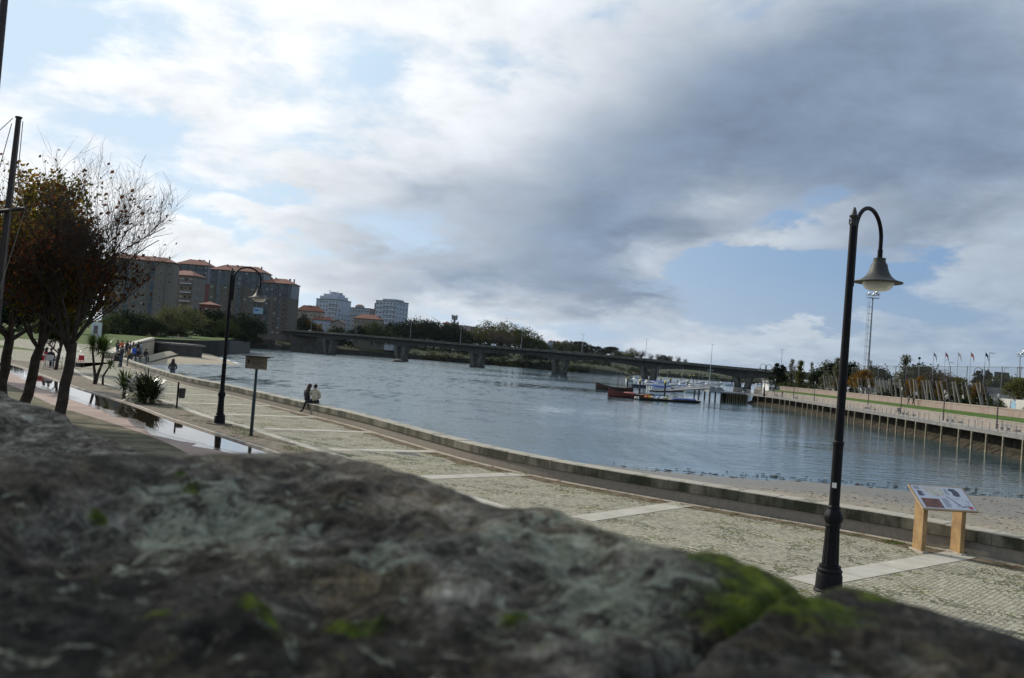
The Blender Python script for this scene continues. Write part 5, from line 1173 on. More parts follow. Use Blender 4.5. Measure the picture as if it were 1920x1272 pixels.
FBL = [
  ('dark_round', 572, 590, 640, 850, .8, 'dark tree beside the brown apartment tower'), ('autumn', 578, 600, 628, 850, .9, 'orange autumn tree below the white houses'), ('autumn_bush', 593, 604, 622, 850, 1.3, 'orange bush below the white houses'),
  ('bush', 545, 606, 640, 840, 1.6, 'green bush at the foot of the brown apartment tower'), ('bush', 610, 612, 645, 860, 1.6, 'green bush above the bridge deck below the white houses'), ('dark_bush', 640, 612, 650, 870, 1.5, 'dark bush left of the stone house'), ('dark_round', 672, 610, 640, 880, .9, 'dark tree before the stone house wall'), ('mid_round', 700, 604, 645, 890, 1.0, 'green tree between stone house and gable house'), ('bush', 725, 608, 645, 900, 1.3, 'yellow green bush right of the gable house'),
  ('dark_round', 748, 602, 650, 930, 1.1, 'dark tree below the striped tower'), ('dark_round', 770, 600, 650, 930, 1.2, 'dark broad tree left of the bridge lamp'), ('mid_round', 785, 597, 650, 945, 1.0, 'lighter tree among the dark ones on the far bank'), ('dark_round', 800, 603, 655, 930, 1.2, 'dark tree at the middle of the dark clump'), ('dark_round', 818, 598, 655, 935, 1.2, 'round topped dark tree left of the araucaria'), ('dark_round', 848, 606, 660, 940, 1.2, 'dark tree below the araucaria'), ('dark_round', 862, 612, 660, 950, .9, 'dark tree at the right end of the dark clump'), 
  ('olive', 900, 614, 660, 960, 1.2, 'yellow olive tree, first of the pale row'), ('olive', 920, 604, 660, 965, 1.25, 'yellow olive tree, second of the pale row'), ('olive', 945, 603, 662, 970, 1.25, 'tall olive tree in the middle of the pale row'), ('olive', 968, 610, 664, 975, 1.2, 'olive tree right of the tallest in the pale row'), ('mid_round', 988, 618, 668, 980, 1.2, 'green tree ending the pale row'), ('mid_round', 1003, 632, 670, 985, 1.0, 'small dark green tree past the pale row'), ('bare', 930, 622, 664, 940, 1.2, 'greyish leafless tree before the pale row'), ('bare', 955, 626, 666, 940, 1.1, 'greyish leafless tree before the tallest olive'),
  ('dark_bush', 880, 630, 664, 930, 1.8, 'dark bush above the bridge deck left of the grey trees'), ('dark_bush', 925, 638, 668, 930, 1.6, 'dark bush behind the white van on the bridge'), ('dark_bush', 1000, 644, 675, 950, 1.7, 'dark bush at the end of the pale row')]
for key, x, yt, yb, Y, wd, lab in FBL: tree_px(key, lab, x, yt, yb, Y, wd, G2)
for i, (x, yt) in enumerate(((560, 640), (590, 638), (650, 650), (690, 652), (730, 655), (770, 658), (815, 660), (850, 664), (905, 667), (950, 669), (985, 672), (1030, 675), (1060, 680), (1090, 683))):
    tree_px('dark_bush' if i % 3 else 'bush', ('dark scrub on the far waterline, %s' % ('by the left abutment', 'left of the first pier', 'right of the first pier', 'under the first span', 'under the second pier', 'right of the second pier', 'under the second span', 'left of the third pier', 'right of the third pier', 'under the third span', 'under the middle of the third span', 'left of the fourth pier', 'right of the fourth pier', 'under the fourth span')[i]), x, yt, yt+18+(4 if x > 700 else 0), 900 if x < 640 else 995, 2.0, 'scrub under the bridge')
G3 = 'trees on the low hill right of the far bank'
for i, (key, x, yt, yb, Y, wd) in enumerate((('mid_round', 1015, 640, 662, 1500, 1.4), ('dark_round', 1035, 641, 662, 1600, 1.5), ('mid_round', 1052, 642, 664, 1500, 1.4), ('dark_round', 1072, 643, 666, 1600, 1.5), ('pine', 1088, 640, 662, 1500, 1.2), ('dark_round', 1100, 647, 668, 1500, 1.3), ('pine', 1118, 649, 668, 1450, 1.2), ('dark_round', 1132, 653, 670, 1450, 1.3), ('pine', 1148, 650, 670, 1400, 1.2), ('mid_round', 1165, 660, 675, 1400, 1.5), ('olive', 1186, 654, 680, 1250, .95), ('bare', 1203, 658, 682, 1250, 1.0), ('bare', 1220, 663, 684, 1250, 1.0), ('bare', 1235, 664, 685, 1250, 1.0), ('dark_round', 1247, 666, 686, 1250, 1.0), ('bare', 1258, 667, 686, 1250, .9), ('bare', 1272, 668, 687, 1250, .9), ('bare', 1285, 673, 689, 1250, .8))):
    kd = {'mid_round': 'green', 'dark_round': 'dark green', 'pine': 'flat topped', 'olive': 'yellowish', 'bare': 'bare pinkish grey'}[key]
    pos = ('first from the left', 'second from the left', 'left of the hilltop pine', 'beside the hilltop pine', 'with a flat top on the hill crest', 'right of the hilltop pine', 'leaning over the slope', 'on the middle slope', 'last flat top on the slope', 'low at the end of the slope', 'starting the bare row above the bridge', 'next to the yellowish one in the bare row', 'third in the bare row', 'left of the dark one in the bare row', 'inside the bare row', 'right of the dark one in the bare row', 'next to last in the bare row', 'last and smallest in the bare row')[i]
    tree_px(key, '%s tree beyond the bridge, %s' % (kd, pos), x, yt, yb, Y, wd, G3)
def wood(name, label, pts, m, seed):
    g = random.Random(seed); b = MB()
    for (x, y, z, h) in pts:
        for _ in range(150):
            a = g.uniform(0, 6.283); r = .6*h*math.sqrt(g.random()); zt_ = math.sqrt(max(.03, 1-(r/(.64*h))**2)); q = Vector((x+r*math.cos(a), y+r*math.sin(a), z+h*(.05+.95*zt_*g.uniform(.2, 1)**.5))); l = h*.13*g.uniform(.6, 1.3)
            nn = Vector((g.gauss(0, 1), g.gauss(0, 1), g.gauss(.4, 1))).normalized(); u = nn.orthogonal().normalized()*l*.5; v = nn.cross(u)*.8
            b.add([q-u, q-v, q+u, q+v], [(0, 1, 2, 3)])
    o = b.build(name, m); tag(o, label, 'wood', kind='stuff'); return o
g_ = random.Random(77); pts = []
for _ in range(170):
    x = g_.uniform(1006, 1190); yt = [b_ for a_, b_ in HX if a_ <= x+1][-1]+2+g_.random()*14; Y = 1880-g_.uniform(0, 330); p = at(x, yt+6, Y); pts.append((p.x, p.y, p.z-3, g_.uniform(7, 12)))
for _ in range(140):
    x = g_.uniform(1015, 1215); p = at(x, 676+(x-1060)*.12+g_.uniform(0, 14), g_.uniform(1380, 1500)); pts.append((p.x, p.y, p.z-4, g_.uniform(6, 9)))
wood('hill_wood', 'dark green wood covering the low hill behind the bridge', pts, leaf_mat('wood_green', [(.012, .02, .009), (.035, .05, .02), (.07, .085, .035)], .15, rough=.9, clump=.05), 5)
pts = []
for _ in range(150):
    x = g_.uniform(620, 1150); p = at(x, 676, g_.uniform(1015, 1080)); pts.append((p.x, p.y, ZW+6+g_.uniform(0, 4), g_.uniform(5, 10)))
for _ in range(40):
    x = g_.uniform(500, 640); p = at(x, 650, g_.uniform(850, 900)); pts.append((p.x, p.y, ZW+5+g_.uniform(0, 4), g_.uniform(5, 9)))
wood('bank_scrub', 'dark scrub covering the slope of the far bank behind the bridge', pts, LM['dark'], 6)
pts = []
for _ in range(60):
    x = g_.uniform(1215, 1480); p = at(x, 704+(x-1205)*.075, g_.uniform(1510, 1600)); pts.append((p.x, p.y, ZW+3, g_.uniform(4, 8)))
wood('shore_scrub', 'dull green scrub along the distant shore under the bridge', pts, MATS['wood_green'], 7)
ar = thing('araucaria', 'araucaria with a round tuft on a bare top rising above the dark trees', 'tree', at(849, 640, 960)); 
hh = at(849, 591, 960).z-at(849, 640, 960).z
b = MB(); b.tube([(0, 0, -2), (0, 0, hh*.98)], [.8, .3], 8); b.build('trunk', m_bark, ar)
b = MB(); g_ = random.Random(3)
for tier in range(12):
    z = hh*(.45+.045*tier); l = 4.2-.12*tier if tier < 6 else (1.6 if tier < 8 else 3.6)
    for k in range(9):
        a = k*.7+tier; b.tube([(0, 0, z), (l*.6*math.cos(a), l*.6*math.sin(a), z+.1*l), (l*math.cos(a), l*math.sin(a), z+.5*l)], [.35, .4, .15], 4)
b.build('crown', LM['dark'], ar)
# ------------------------------------------------------------------ buildings
m_win = mat('window_glass', (.03, .036, .045), .15, .3, .3); m_frame = mat('window_frame', (.42, .42, .40), .6, .1, 1); m_tile = mat('roof_tile', (.19, .072, .045), .85, .3, .5, .2); m_tile2 = mat('roof_tile_old', (.16, .075, .05), .85, .35, .5, .2)
wm_ = {}
def win_mesh(w, h, v=0):
    k = (round(w, 2), round(h, 2), v)
    if k not in wm_:
        b = MB(); w = w*(1, 1.0, 1.3, .7)[v]; b.box((0, -.02, 0), (w, .10, h), mi=1 if v != 3 else 0); b.box((0, -.075, (0, -h*.22, 0, 0)[v]), (w*.84, .03, h*(.86, .42, .86, .8)[v]), mi=0); wm_[k] = b.mesh('window', [m_win, m_frame])
    return wm_[k]
def building(name, label, x, ytop, Y, wpx, zb, wall, depth=14, rz=0.0, roof=None, rh=2.5, floors=9, bays=5, win=(1.5, 1.5), dark_floors=0, dark=None, balc=None, chim=0, over=.8, cat='apartment block', first=.0, group=None, skip=None, fl_from=0):
    p = at(x, ytop, Y); W = wpx*Y/F; Hh = p.z-zb
    t = thing(name, label, cat, (p.x, Y+depth/2, zb), rz, group)
    hd = Hh*(1-dark_floors/floors); bw = W/bays
    MB().box((0, 0, hd/2-2), (W, depth, hd+4)).build('wall', wall, t)
    if name == 'apartment_block' and floors > 8:
        for k in range(bays+1):
            if (k+int(x)) % 2: MB().box((k*bw-W/2, -depth/2-.18, Hh/2), (.55, .5, Hh-.2)).build('pilaster', wall, t)
        for k in range(bays):
            if (k+int(x)) % 3 == 0:
                MB().box(((k+.5)*bw-W/2, -depth/2-.004, hd/2+3), (bw*.55, .12, hd-6)).build('loggia', dark or m_slate, t)
    if dark_floors: MB().box((0, 0, (Hh+hd)/2), (W*.995, depth*.99, Hh-hd-.02)).build('upper_storeys', dark, t)
    fh = Hh/floors; bw = W/bays; ww = min(win[0], bw*.78); wh = min(win[1], fh*.7)
    wms = [win_mesh(ww, wh, v) for v in range(4)]; wmesh = wms[0]; cnt = 0; gw_ = random.Random(int(x*7)); colv = [gw_.choice((0, 0, 2, 3)) for _ in range(bays)]
    for f in range(fl_from, floors):
        for k in range(bays):
            if skip and skip(f, k): continue
            if cnt >= 99: break
            v_ = colv[k] if gw_.random() < .72 else gw_.choice((0, 1, 1)); link('window', wms[v_], t, ((k+.5)*bw-W/2, -depth/2-.03, (f+.52)*fh)); cnt += 1
    ns = max(1, int(depth/5))
    if floors*ns <= 40 and abs(rz) > .05:
        for f in range(floors):
            for k in range(ns):
                for sx, ra in ((1, R(90)),) if rz < 0 else ((-1, R(-90)),):
                    if cnt < 99: link('window', wmesh, t, (sx*(W/2+.03), (k+.5)*depth/ns-depth/2, (f+.52)*fh), (0, 0, ra)); cnt += 1
    if balc:
        b0 = None
        for f in range(1, floors-(1 if dark_floors else 0)):
            for (u0, u1) in balc[0]:
                b = MB(); b.box(((u0+u1)/2*W-W/2, -depth/2-.6, f*fh+.45), ((u1-u0)*W, 1.15, 1.0)); b.build('balcony', balc[1], t)
    if roof == 'hip':
        o = over; b = MB(); w2, d2 = W/2+o, depth/2+o; rl = max(.0, w2-d2*.9)
        b.add([(-w2, -d2, Hh), (w2, -d2, Hh), (w2, d2, Hh), (-w2, d2, Hh), (-rl, 0, Hh+rh), (rl, 0, Hh+rh), (-w2, -d2, Hh-.4), (w2, -d2, Hh-.4), (w2, d2, Hh-.4), (-w2, d2, Hh-.4)], [(0, 1, 5, 4), (1, 2, 5), (2, 3, 4, 5), (3, 0, 4), (6, 7, 1, 0), (7, 8, 2, 1), (8, 9, 3, 2), (9, 6, 0, 3), (9, 8, 7, 6)])
        r = b.build('roof', m_tile, t)
    elif roof == 'gable':
        o = over; b = MB(); w2, d2 = W/2+o, depth/2+o
        b.add([(-w2, -d2, Hh), (0, -d2, Hh+rh), (w2, -d2, Hh), (-w2, d2, Hh), (0, d2, Hh+rh), (w2, d2, Hh), (-w2, -d2, Hh-.3), (0, -d2, Hh+rh-.35), (w2, -d2, Hh-.3), (-w2, d2, Hh-.3), (0, d2, Hh+rh-.35), (w2, d2, Hh-.3)], [(0, 1, 4, 3), (1, 2, 5, 4), (6, 9, 10, 7), (7, 10, 11, 8), (0, 6, 7, 1), (1, 7, 8, 2), (3, 4, 10, 9), (4, 5, 11, 10)])
        r = b.build('roof', m_tile2, t)
        MB().add([(-W/2, -depth/2, Hh-.31), (W/2, -depth/2, Hh-.31), (0, -depth/2, Hh+rh-.45), (-W/2, depth/2, Hh-.31), (W/2, depth/2, Hh-.31), (0, depth/2, Hh+rh-.45)], [(0, 1, 2), (4, 3, 5)]).build('gable', wall, t)
    else:
        b = MB(); b.box((0, 0, Hh+.5), (W+.5, depth+.5, 1.0)); r = b.build('roof', mat('flat_roof', (.20, .20, .20), .9, .2, .5), t)
    g = random.Random(int(x)); mch = mat('chimney_brick', (.16, .09, .06), .9, .3, 1)
    for k in range(chim):
        cx = g.uniform(-.42, .42)*W; cy = g.uniform(-.2, .2)*depth; hz_ = Hh+(rh*.55 if roof else 1)
        b = MB(); b.box((cx, cy, hz_+.9), (.9, .9, 3.0)); b.box((cx, cy, hz_+2.5), (1.15, 1.15, .25)); b.build('chimney', mch, r)
    return t, W, Hh, depth
m_beige = mat('facade_beige', (.115, .095, .076), .85, .14, .25); m_slate = mat('facade_slate', (.045, .055, .068), .35, .4, .22, col2=(.10, .12, .145)); m_cream = mat('facade_cream', (.17, .145, .12), .85, .12, .3); m_white = mat('facade_white', (.42, .46, .52), .8, .10, .3); m_grey = mat('facade_grey', (.36, .39, .42), .8, .1, .3); m_brick = mat('facade_brick', (.17, .045, .035), .85, .2, .8); m_granite = mat('facade_granite', (.26, .225, .17), .9, .25, .5); m_tan = mat('facade_tan', (.36, .30, .24), .85, .1, .3)
GB = 'apartment blocks above the left bank'
building('apartment_block', 'pinkish apartment block with red roof hidden behind the half bare tree', 262, 487, 620, 120, 3, m_cream, 16, R(8), 'hip', 3.5, 9, 8, (1.9, 1.6), 0, chim=6, group=GB)
building('apartment_block', 'brown block with dark glazed top floors, leftmost under the long red roof', 362, 496, 800, 62, 8, m_beige, 18, R(-4), 'hip', 5.0, 12, 8, (1.7, 1.7), 3, m_slate, chim=6, group=GB)
building('apartment_block', 'brown block with dark glazed top floors, behind the head of the left lamp', 446, 508, 782, 104, 8, m_beige, 20, R(-4), 'hip', 5.2, 12, 8, (1.8, 1.7), 3, m_slate, chim=8, group=GB)
building('apartment_block', 'brown block with dark glazed top floors, rightmost and lower one', 521, 531, 776, 60, 9, m_beige, 20, R(-6), 'hip', 4.6, 11, 7, (1.7, 1.6), 3, m_slate, chim=7, group=GB)
building('apartment_block', 'cream block with bands of pale balconies left of the brown blocks', 343, 516, 660, 56, 8, m_cream, 16, R(-14), 'hip', 4.0, 6, 6, (2.4, 1.7), 0, chim=1, balc=([(.05, .45), (.55, .95)], m_white), group=GB)
building('apartment_block', 'narrow dark red block with white window strip beside the cream block', 374, 530, 690, 18, 8, m_brick, 12, 0, None, 0, 7, 2, (1.3, 1.6), 0, group=GB)
building('brick_house', 'low red brick house behind dark trees below the brown blocks', 389, 571, 560, 28, 4, m_brick, 10, R(-6), 'hip', 2.0, 3, 3, (1.4, 1.4), 0, cat='house', group='houses on the left bank')
# blue and white advertising hoarding on the brown block
hd = thing('advertising_board', 'pale blue advertising hoarding on the foot of the brown block below the lamp head', 'hoarding', at(484, 583, 770))
b = MB(); b.box((0, 0, 0), (8.2, .3, 5.4)); b.build('panel', mat('hoarding_blue', (.22, .36, .52), .6, .2, .3, col2=(.40, .52, .62)), hd)
b = MB(); b.box((-1.2, -.2, .3), (2.6, .1, 1.4)); b.build('logo_patch', mat('hoarding_dark', (.03, .12, .34), .6, .2, .5), hd)
building('terrace_row', 'long low red roofed terrace between the brown tower and the white tower', 580, 583, 900, 48, 8, m_tan, 12, R(-3), 'hip', 5.5, 3, 6, (1.4, 1.5), 0, cat='terraced houses', chim=4, group='houses on the left bank')
t1, W1, H1, D1 = building('tower_block', 'white tower block with stepped top and rooftop masts', 622, 563, 980, 50, 8, m_white, 24, R(-24), None, 0, 10, 7, (1.8, 1.7), 0, group='towers beyond the bridge', balc=([(.55, .98)], m_grey))
b = MB(); b.box((0, 0, H1+2.2), (W1*.82, D1*.8, 4.4)); b.box((0, 0, H1+5.4), (W1*.62, D1*.6, 3.0)); b.build('penthouse', m_white, t1)
b = MB(); b.box((-1, 0, H1+8.2), (5, 5, 2.9)); b.build('plant_room', m_grey, t1); b = MB(); b.box((7, 0, H1+7.8), (5, 4, 2.2)); b.build('plant_room', m_grey, t1)
for dx in (-7, -5.5, 4): MB().tube([(dx, 0, H1+6), (dx, 0, H1+11.5)], .22, 6).build('mast', m_grey, t1)
building('apartment_block', 'pale grey block with small brown roof hut between the two towers', 675, 579, 1000, 54, 8, m_grey, 22, R(-20), None, 0, 7, 9, (1.6, 1.5), 0, group='towers beyond the bridge')
b = MB(); ph = at(672, 575, 1000); hut = thing('roof_hut', 'brown tiled hut on the roof of the pale grey block', 'roof hut', (ph.x, 1010, ph.z-1.2)); b.box((0, 0, .8), (9, 7, 2.4)); b.build('wall', m_grey, hut); b = MB(); b.add([(-5, -4, 2.0), (5, -4, 2.0), (5, 4, 2.0), (-5, 4, 2.0), (-2, 0, 4), (2, 0, 4)], [(0, 1, 5, 4), (1, 2, 5), (2, 3, 4, 5), (3, 0, 4), (3, 2, 1, 0)]); b.build('roof', m_tile2, hut)
t2, W2, H2, D2 = building('tower_block', 'tower block striped by long white balconies with a dark left wing', 733, 566, 975, 46, 8, m_white, 24, R(-26), None, 0, 10, 6, (2.2, 1.6), 0, group='towers beyond the bridge', balc=([(.36, .99)], m_white))
b = MB(); b.box((-W2/2-3.2, 3, H2/2-2), (6.4, 16, H2+.5)); b.build('side_wing', mat('facade_brown', (.10, .075, .065), .8, .2, .3), t2)
b = MB(); b.box((1.0, 0, H2+1.9), (W2*.62, D2*.7, 2.4)); b.build('penthouse', m_grey, t2)
building('stone_house', 'large stone house with weathered brown roof above the bridge', 690, 598, 900, 50, 8, m_granite, 14, R(-12), 'hip', 4.5, 3, 7, (1.2, 1.8), 0, cat='house', group='houses on the left bank')
building('gable_house', 'small house with a dark red gable facing the river', 633, 606, 890, 24, 8, m_tan, 10, 0, 'gable', 3.6, 2, 3, (1.1, 1.4), 0, cat='house', group='houses on the left bank')
building('white_house', 'long white house with red roof left of the gable house', 605, 600, 895, 40, 8, m_white, 10, R(-6), 'hip', 3.4, 2, 5, (1.6, 1.3), 0, cat='house', group='houses on the left bank')
building('stone_house', 'small stone gable house right of the large stone house', 714, 611, 905, 16, 8, m_granite, 9, R(10), 'gable', 3.8, 2, 2, (1.0, 1.4), 0, cat='house', group='houses on the left bank')
building('apartment_block', 'pink building peeping out between the araucaria and the pale trees', 868, 612, 1080, 26, 14, mat('facade_pink', (.46, .33, .29), .85, .1, .3), 14, R(-16), None, 0, 6, 4, (1.5, 1.5), 0, group='houses right of the dark clump')
building('apartment_block', 'blue grey flat block beside the pink building', 884, 614, 1090, 22, 14, mat('facade_teal', (.18, .24, .26), .8, .1, .3), 14, 0, None, 0, 5, 3, (1.5, 1.5), 0, group='houses right of the dark clump')
building('house', 'cream house top left of the araucaria', 838, 607, 1080, 14, 14, m_cream, 10, 0, 'hip', 3, 5, 2, (1.3, 1.3), 0, cat='house', group='houses right of the dark clump')
building('house', 'tiny white house on the distant hill', 1033, 641, 1500, 10, 12, m_white, 9, 0, 'hip', 2.5, 2, 2, (1.5, 1.5), 0, cat='house', group='houses on the distant hill')
building('house', 'tiny pale house with red roof on the hill left of the pines', 1046, 642, 1520, 9, 12, m_cream, 9, 0, 'hip', 2.5, 2, 2, (1.5, 1.5), 0, cat='house', group='houses on the distant hill')
# white kiosk panel beside the path
kp = thing('poster_panel', 'white poster panel standing on the lawn between the trees', 'poster panel', at(179, 640, 150))
b = MB(); b.box((0, 0, 1.8), (1.7, .16, 2.6)); bevel(b.build('panel', mat('panel_white', (.55, .57, .60), .6, .08, 1), kp), .03); b = MB(); b.box((-.1, -.09, 1.9), (.7, .03, 1.3)); b.build('print', mat('panel_print', (.14, .10, .11), .6, .5, 3), kp)
for x in (-.7, .7): MB().box((x, 0, .2), (.12, .12, .9)).build('leg', m_iron, kp)
# ------------------------------------------------------------------ the bridge
m_conc = mat('bridge_concrete', (.075, .073, .062), .9, .35, .35, .1, col2=(.135, .13, .108)); m_concd = mat('bridge_concrete_dark', (.05, .049, .045), .9, .35, .3)
br = thing('road_bridge', 'long grey concrete road bridge on paired piers across the estuary', 'bridge')
BP = [(420, 611.5, 880), (490, 614.5, 805), (612, 622.5, 722), (747, 633, 668), (890, 645.5, 634), (1045, 657.5, 600), (1213, 672.5, 570), (1390, 689, 542), (1545, 701, 524), (1700, 714, 505)]
DL = [at(x, y, Y) for x, y, Y in BP]; DS = spline([tuple(p) for p in DL], 7.0)
def hau(p):   # girder depth: deep at the piers, slim at mid span
    d = min((Vector((p.x, p.y, 0))-Vector((q.x, q.y, 0))).length for q in DL[2:8]); return 2.7+2.4*max(0, 1-d/25.0)**1.6
def bar_along(line, off0, off1, ztop, zbot):
    b = MB(); A = offset(line, off0); B = offset(line, off1); vs = []
    for i, p in enumerate(line):
        zt = p.z+ztop; zb = p.z+(zbot(p) if callable(zbot) else zbot); vs += [(A[i].x, A[i].y, zb), (B[i].x, B[i].y, zb), (B[i].x, B[i].y, zt), (A[i].x, A[i].y, zt)]
    fs = []
    for i in range(len(line)-1):
        a = i*4; c = a+4; fs += [(a, a+1, c+1, c), (a+1, a+2, c+2, c+1), (a+2, a+3, c+3, c+2), (a+3, a, c, c+3)]
    q = (len(line)-1)*4; fs += [(3, 2, 1, 0), (q, q+1, q+2, q+3)]
    return b.add(vs, fs)
bar_along(DS, .3, -11.0, -1.05, -1.75).build('deck', m_concd, br)
bar_along(DS, -2.2, -8.5, -1.76, lambda p: -1.76-hau(p)).build('girder', m_concd, br)
bar_along(DS, .55, .25, 0, -1.55).build('parapet', m_conc, br); bar_along(DS, -11.3, -11.0, 0, -1.55).build('parapet', m_conc, br)
for q in DL[2:8]:
    t = (DL[5]-DL[4]); t.z = 0; t.normalize(); nr = Vector((t.y, -t.x, 0)); zt = q.z-1.76-4.6; c = q-nr*5.3
    for s in (-1, 1):
        b = MB(); top = Vector((c.x, c.y, zt+.5))+t*s*4.2; bot = Vector((c.x, c.y, ZW-1))+t*s*2.2
        vs = []
        for z_, cc, hw, hd_ in ((0, bot, 1.25, 2.6), (1, top, 1.5, 3.0)):
            for a, e in ((-1, -1), (1, -1), (1, 1), (-1, 1)): v = cc+t*a*hw+nr*e*hd_; vs.append((v.x, v.y, cc.z))
        b.add(vs, [(3, 2, 1, 0), (4, 5, 6, 7), (0, 1, 5, 4), (1, 2, 6, 5), (2, 3, 7, 6), (3, 0, 4, 7)]); b.build('pier', m_conc, br)
    b = MB(); b.box((c.x, c.y, ZW+.2), (8.5, 6.5, 2.6), math.atan2(t.y, t.x)); b.build('pier_footing', m_concd, br)
for s0 in (0, 1): MB().box((DL[s0+1].x-8-14*s0, DL[s0+1].y+20+25*s0, DL[s0+1].z/2-3), (30, 16, DL[s0+1].z+4), R(-35)).build('abutment', m_bankwall, br)
bl = None
for i, (x, yt, yb, lab) in enumerate(((769, 604, 635, 'tall lamp post on the bridge before the dark trees'), (583, 600, 620, 'lamp post on the bridge near the brown tower'), (667, 608, 628, 'lamp post on the bridge before the stone house'), (977, 620, 652, 'lamp post on the bridge before the pale trees'), (1091, 627, 661, 'double headed lamp post on the bridge at the hill'), (1210, 637, 673, 'double headed lamp post on the bridge at the bare trees'), (1333, 646, 684, 'lamp post on the bridge against the sky, left of the pier'), (1464, 656, 695, 'lamp post on the bridge against the sky beside the dark conifers'), (863, 612, 642, 'lamp post on the bridge at the right end of the dark clump'))):
    Y = 722+(542-722)*(x-612)/(1390-612); a = at(x, yb, Y+4); hh = at(x, yt, Y+4).z-a.z
    if bl is None:
        bl = thing('bridge_lamp', lab, 'lamp post', a, .7, 'lamp posts on the bridge')
        b = MB(); b.tube([(0, 0, -1.2), (0, 0, hh)], [.17, .10], 8); b.build('pole', mat('galvanised', (.30, .32, .33), .5, .15, 2, metal=.4), bl)
        b = MB(); b.tube([(-1.5, 0, hh+.25), (0, 0, hh), (1.5, 0, hh+.25)], .07, 6); b.build('arm', MATS['galvanised'], bl)
        for s in (-1, 1): MB().box((s*1.7, 0, hh+.28), (.9, .35, .16)).build('lamp_head', MATS['galvanised'], bl)
        h0 = hh
    else: dup(bl, a, .7, lab, scale=(1, 1, hh/h0))
def vehicle(name, label, cat, loc, rz, col, van=False, sc=1.0):
    t = thing(name, label, cat, loc, rz, 'vehicles crossing the bridge'); t.scale = (sc,)*3
    m = mat('car_paint_%d' % int(col[0]*100), col, .25, .05, 1)
    b = MB(); prof = [(-2.2, .35), (-2.25, .8), (-2.0, 1.15 if not van else 2.2), (-1.4, 1.45 if not van else 2.3), (.4, 1.45 if not van else 2.3), (1.2, .98 if not van else 1.2), (2.1, .85), (2.25, .6), (2.2, .35)]
    vs = [(x, -.85, z) for x, z in prof]+[(x, .85, z) for x, z in prof]; n = len(prof)
    b.add(vs, [tuple(range(n)), tuple(range(2*n-1, n-1, -1))]+[(i, n+i, n+(i+1) % n, (i+1) % n) for i in range(n)]); bevel(b.build('body', m, t), .08)
    b = MB(); b.box((-.4 if not van else .35, 0, 1.2 if not van else 1.7), (1.7 if not van else .7, 1.74, .34)); b.build('side_window', m_win, t)
    for x in (-1.4, 1.4):
        for y in (-.8, .8):
            b = MB(); M_ = Matrix.Rotation(R(90), 3, 'X'); b.lathe([(.1, -.1), (.32, -.1), (.32, .1), (.1, .1)], 12); b.v = [tuple(M_ @ Vector(v)+Vector((x, y, .32))) for v in b.v]; b.build('wheel', m_iron, t)
    return t
for x, Y, van, lab, c in ((941, 628, True, 'white van driving on the bridge before the pale trees', (.6, .6, .6)), (912, 634, False, 'pale car on the bridge behind the white van', (.45, .45, .42)), (573, 745, False, 'white car on the bridge near the brown tower', (.6, .6, .6))):
    k = min(range(len(DS)), key=lambda j: abs(DS[j].y-Y)); q = DS[k]; t = (DS[k+1]-DS[k-1]).normalized(); nr = Vector((t.y, -t.x, 0)); pos = q-nr*2.4
    vehicle('van' if van else 'car', lab, 'van' if van else 'car', (pos.x, pos.y, q.z-1.04), math.atan2(t.y, t.x), c, van)
rk = thing('rock', 'dark seaweed covered rock with a pale top below the second bridge pier', 'rock', gp(745, 679, ZW))
b = MB(); 
for i in range(11):
    for j in range(16):
        t_ = math.pi*i/10*.5; a = 2*math.pi*j/16; r = 4.6*math.cos(t_)*(1+.25*fbm(math.cos(a)*2, math.sin(a)*2, i*.2)); b.v.append((r*math.cos(a), r*.7*math.sin(a), 1.9*math.sin(t_)-.15))
for i in range(10):
    for j in range(16): b.f.append((i*16+j, i*16+(j+1) % 16, (i+1)*16+(j+1) % 16, (i+1)*16+j)); b.m.append(0)
b.build('stone', mat('wet_rock', (.04, .032, .025), .7, .4, .8), rk); b = MB(); b.ball((.3, 0, 1.65), (2.0, 1.3, .35), 12); b.build('bare_top', mat('pale_rock', (.30, .27, .23), .8, .2, 1), rk)
# ------------------------------------------------------------------ boats, moorings and the pier
m_hullr = mat('hull_red_brown', (.15, .034, .022), .5, .25, 1.5); m_hulld = mat('hull_dark', (.03, .022, .018), .5, .3, 1.5); m_hullw = mat('hull_white', (.80, .80, .80), .35, .06, 1.2); m_deckw = mat('boat_deck', (.34, .25, .17), .7, .25, 2); m_pink = mat('deck_cloth_pink', (.50, .16, .15), .8, .2, 2)
m_tarp = mat('tarp_blue', (.04, .09, .28), .6, .35, 1.2); m_tarpg = mat('tarp_green', (.02, .17, .12), .6, .3, 1.2); m_pile = mat('mooring_pile', (.03, .03, .03), .7, .35, 1.5); m_cap = mat('pile_cap_yellow', (.65, .50, .02), .5, .12, 1.5); m_alu = mat('pontoon_grey', (.24, .245, .25), .6, .15, 1.0); m_spar = mat('spar', (.05, .035, .028), .6, .3, 1.5); m_alum = mat('mast_alu', (.50, .52, .54), .35, .1, 1, metal=.6)
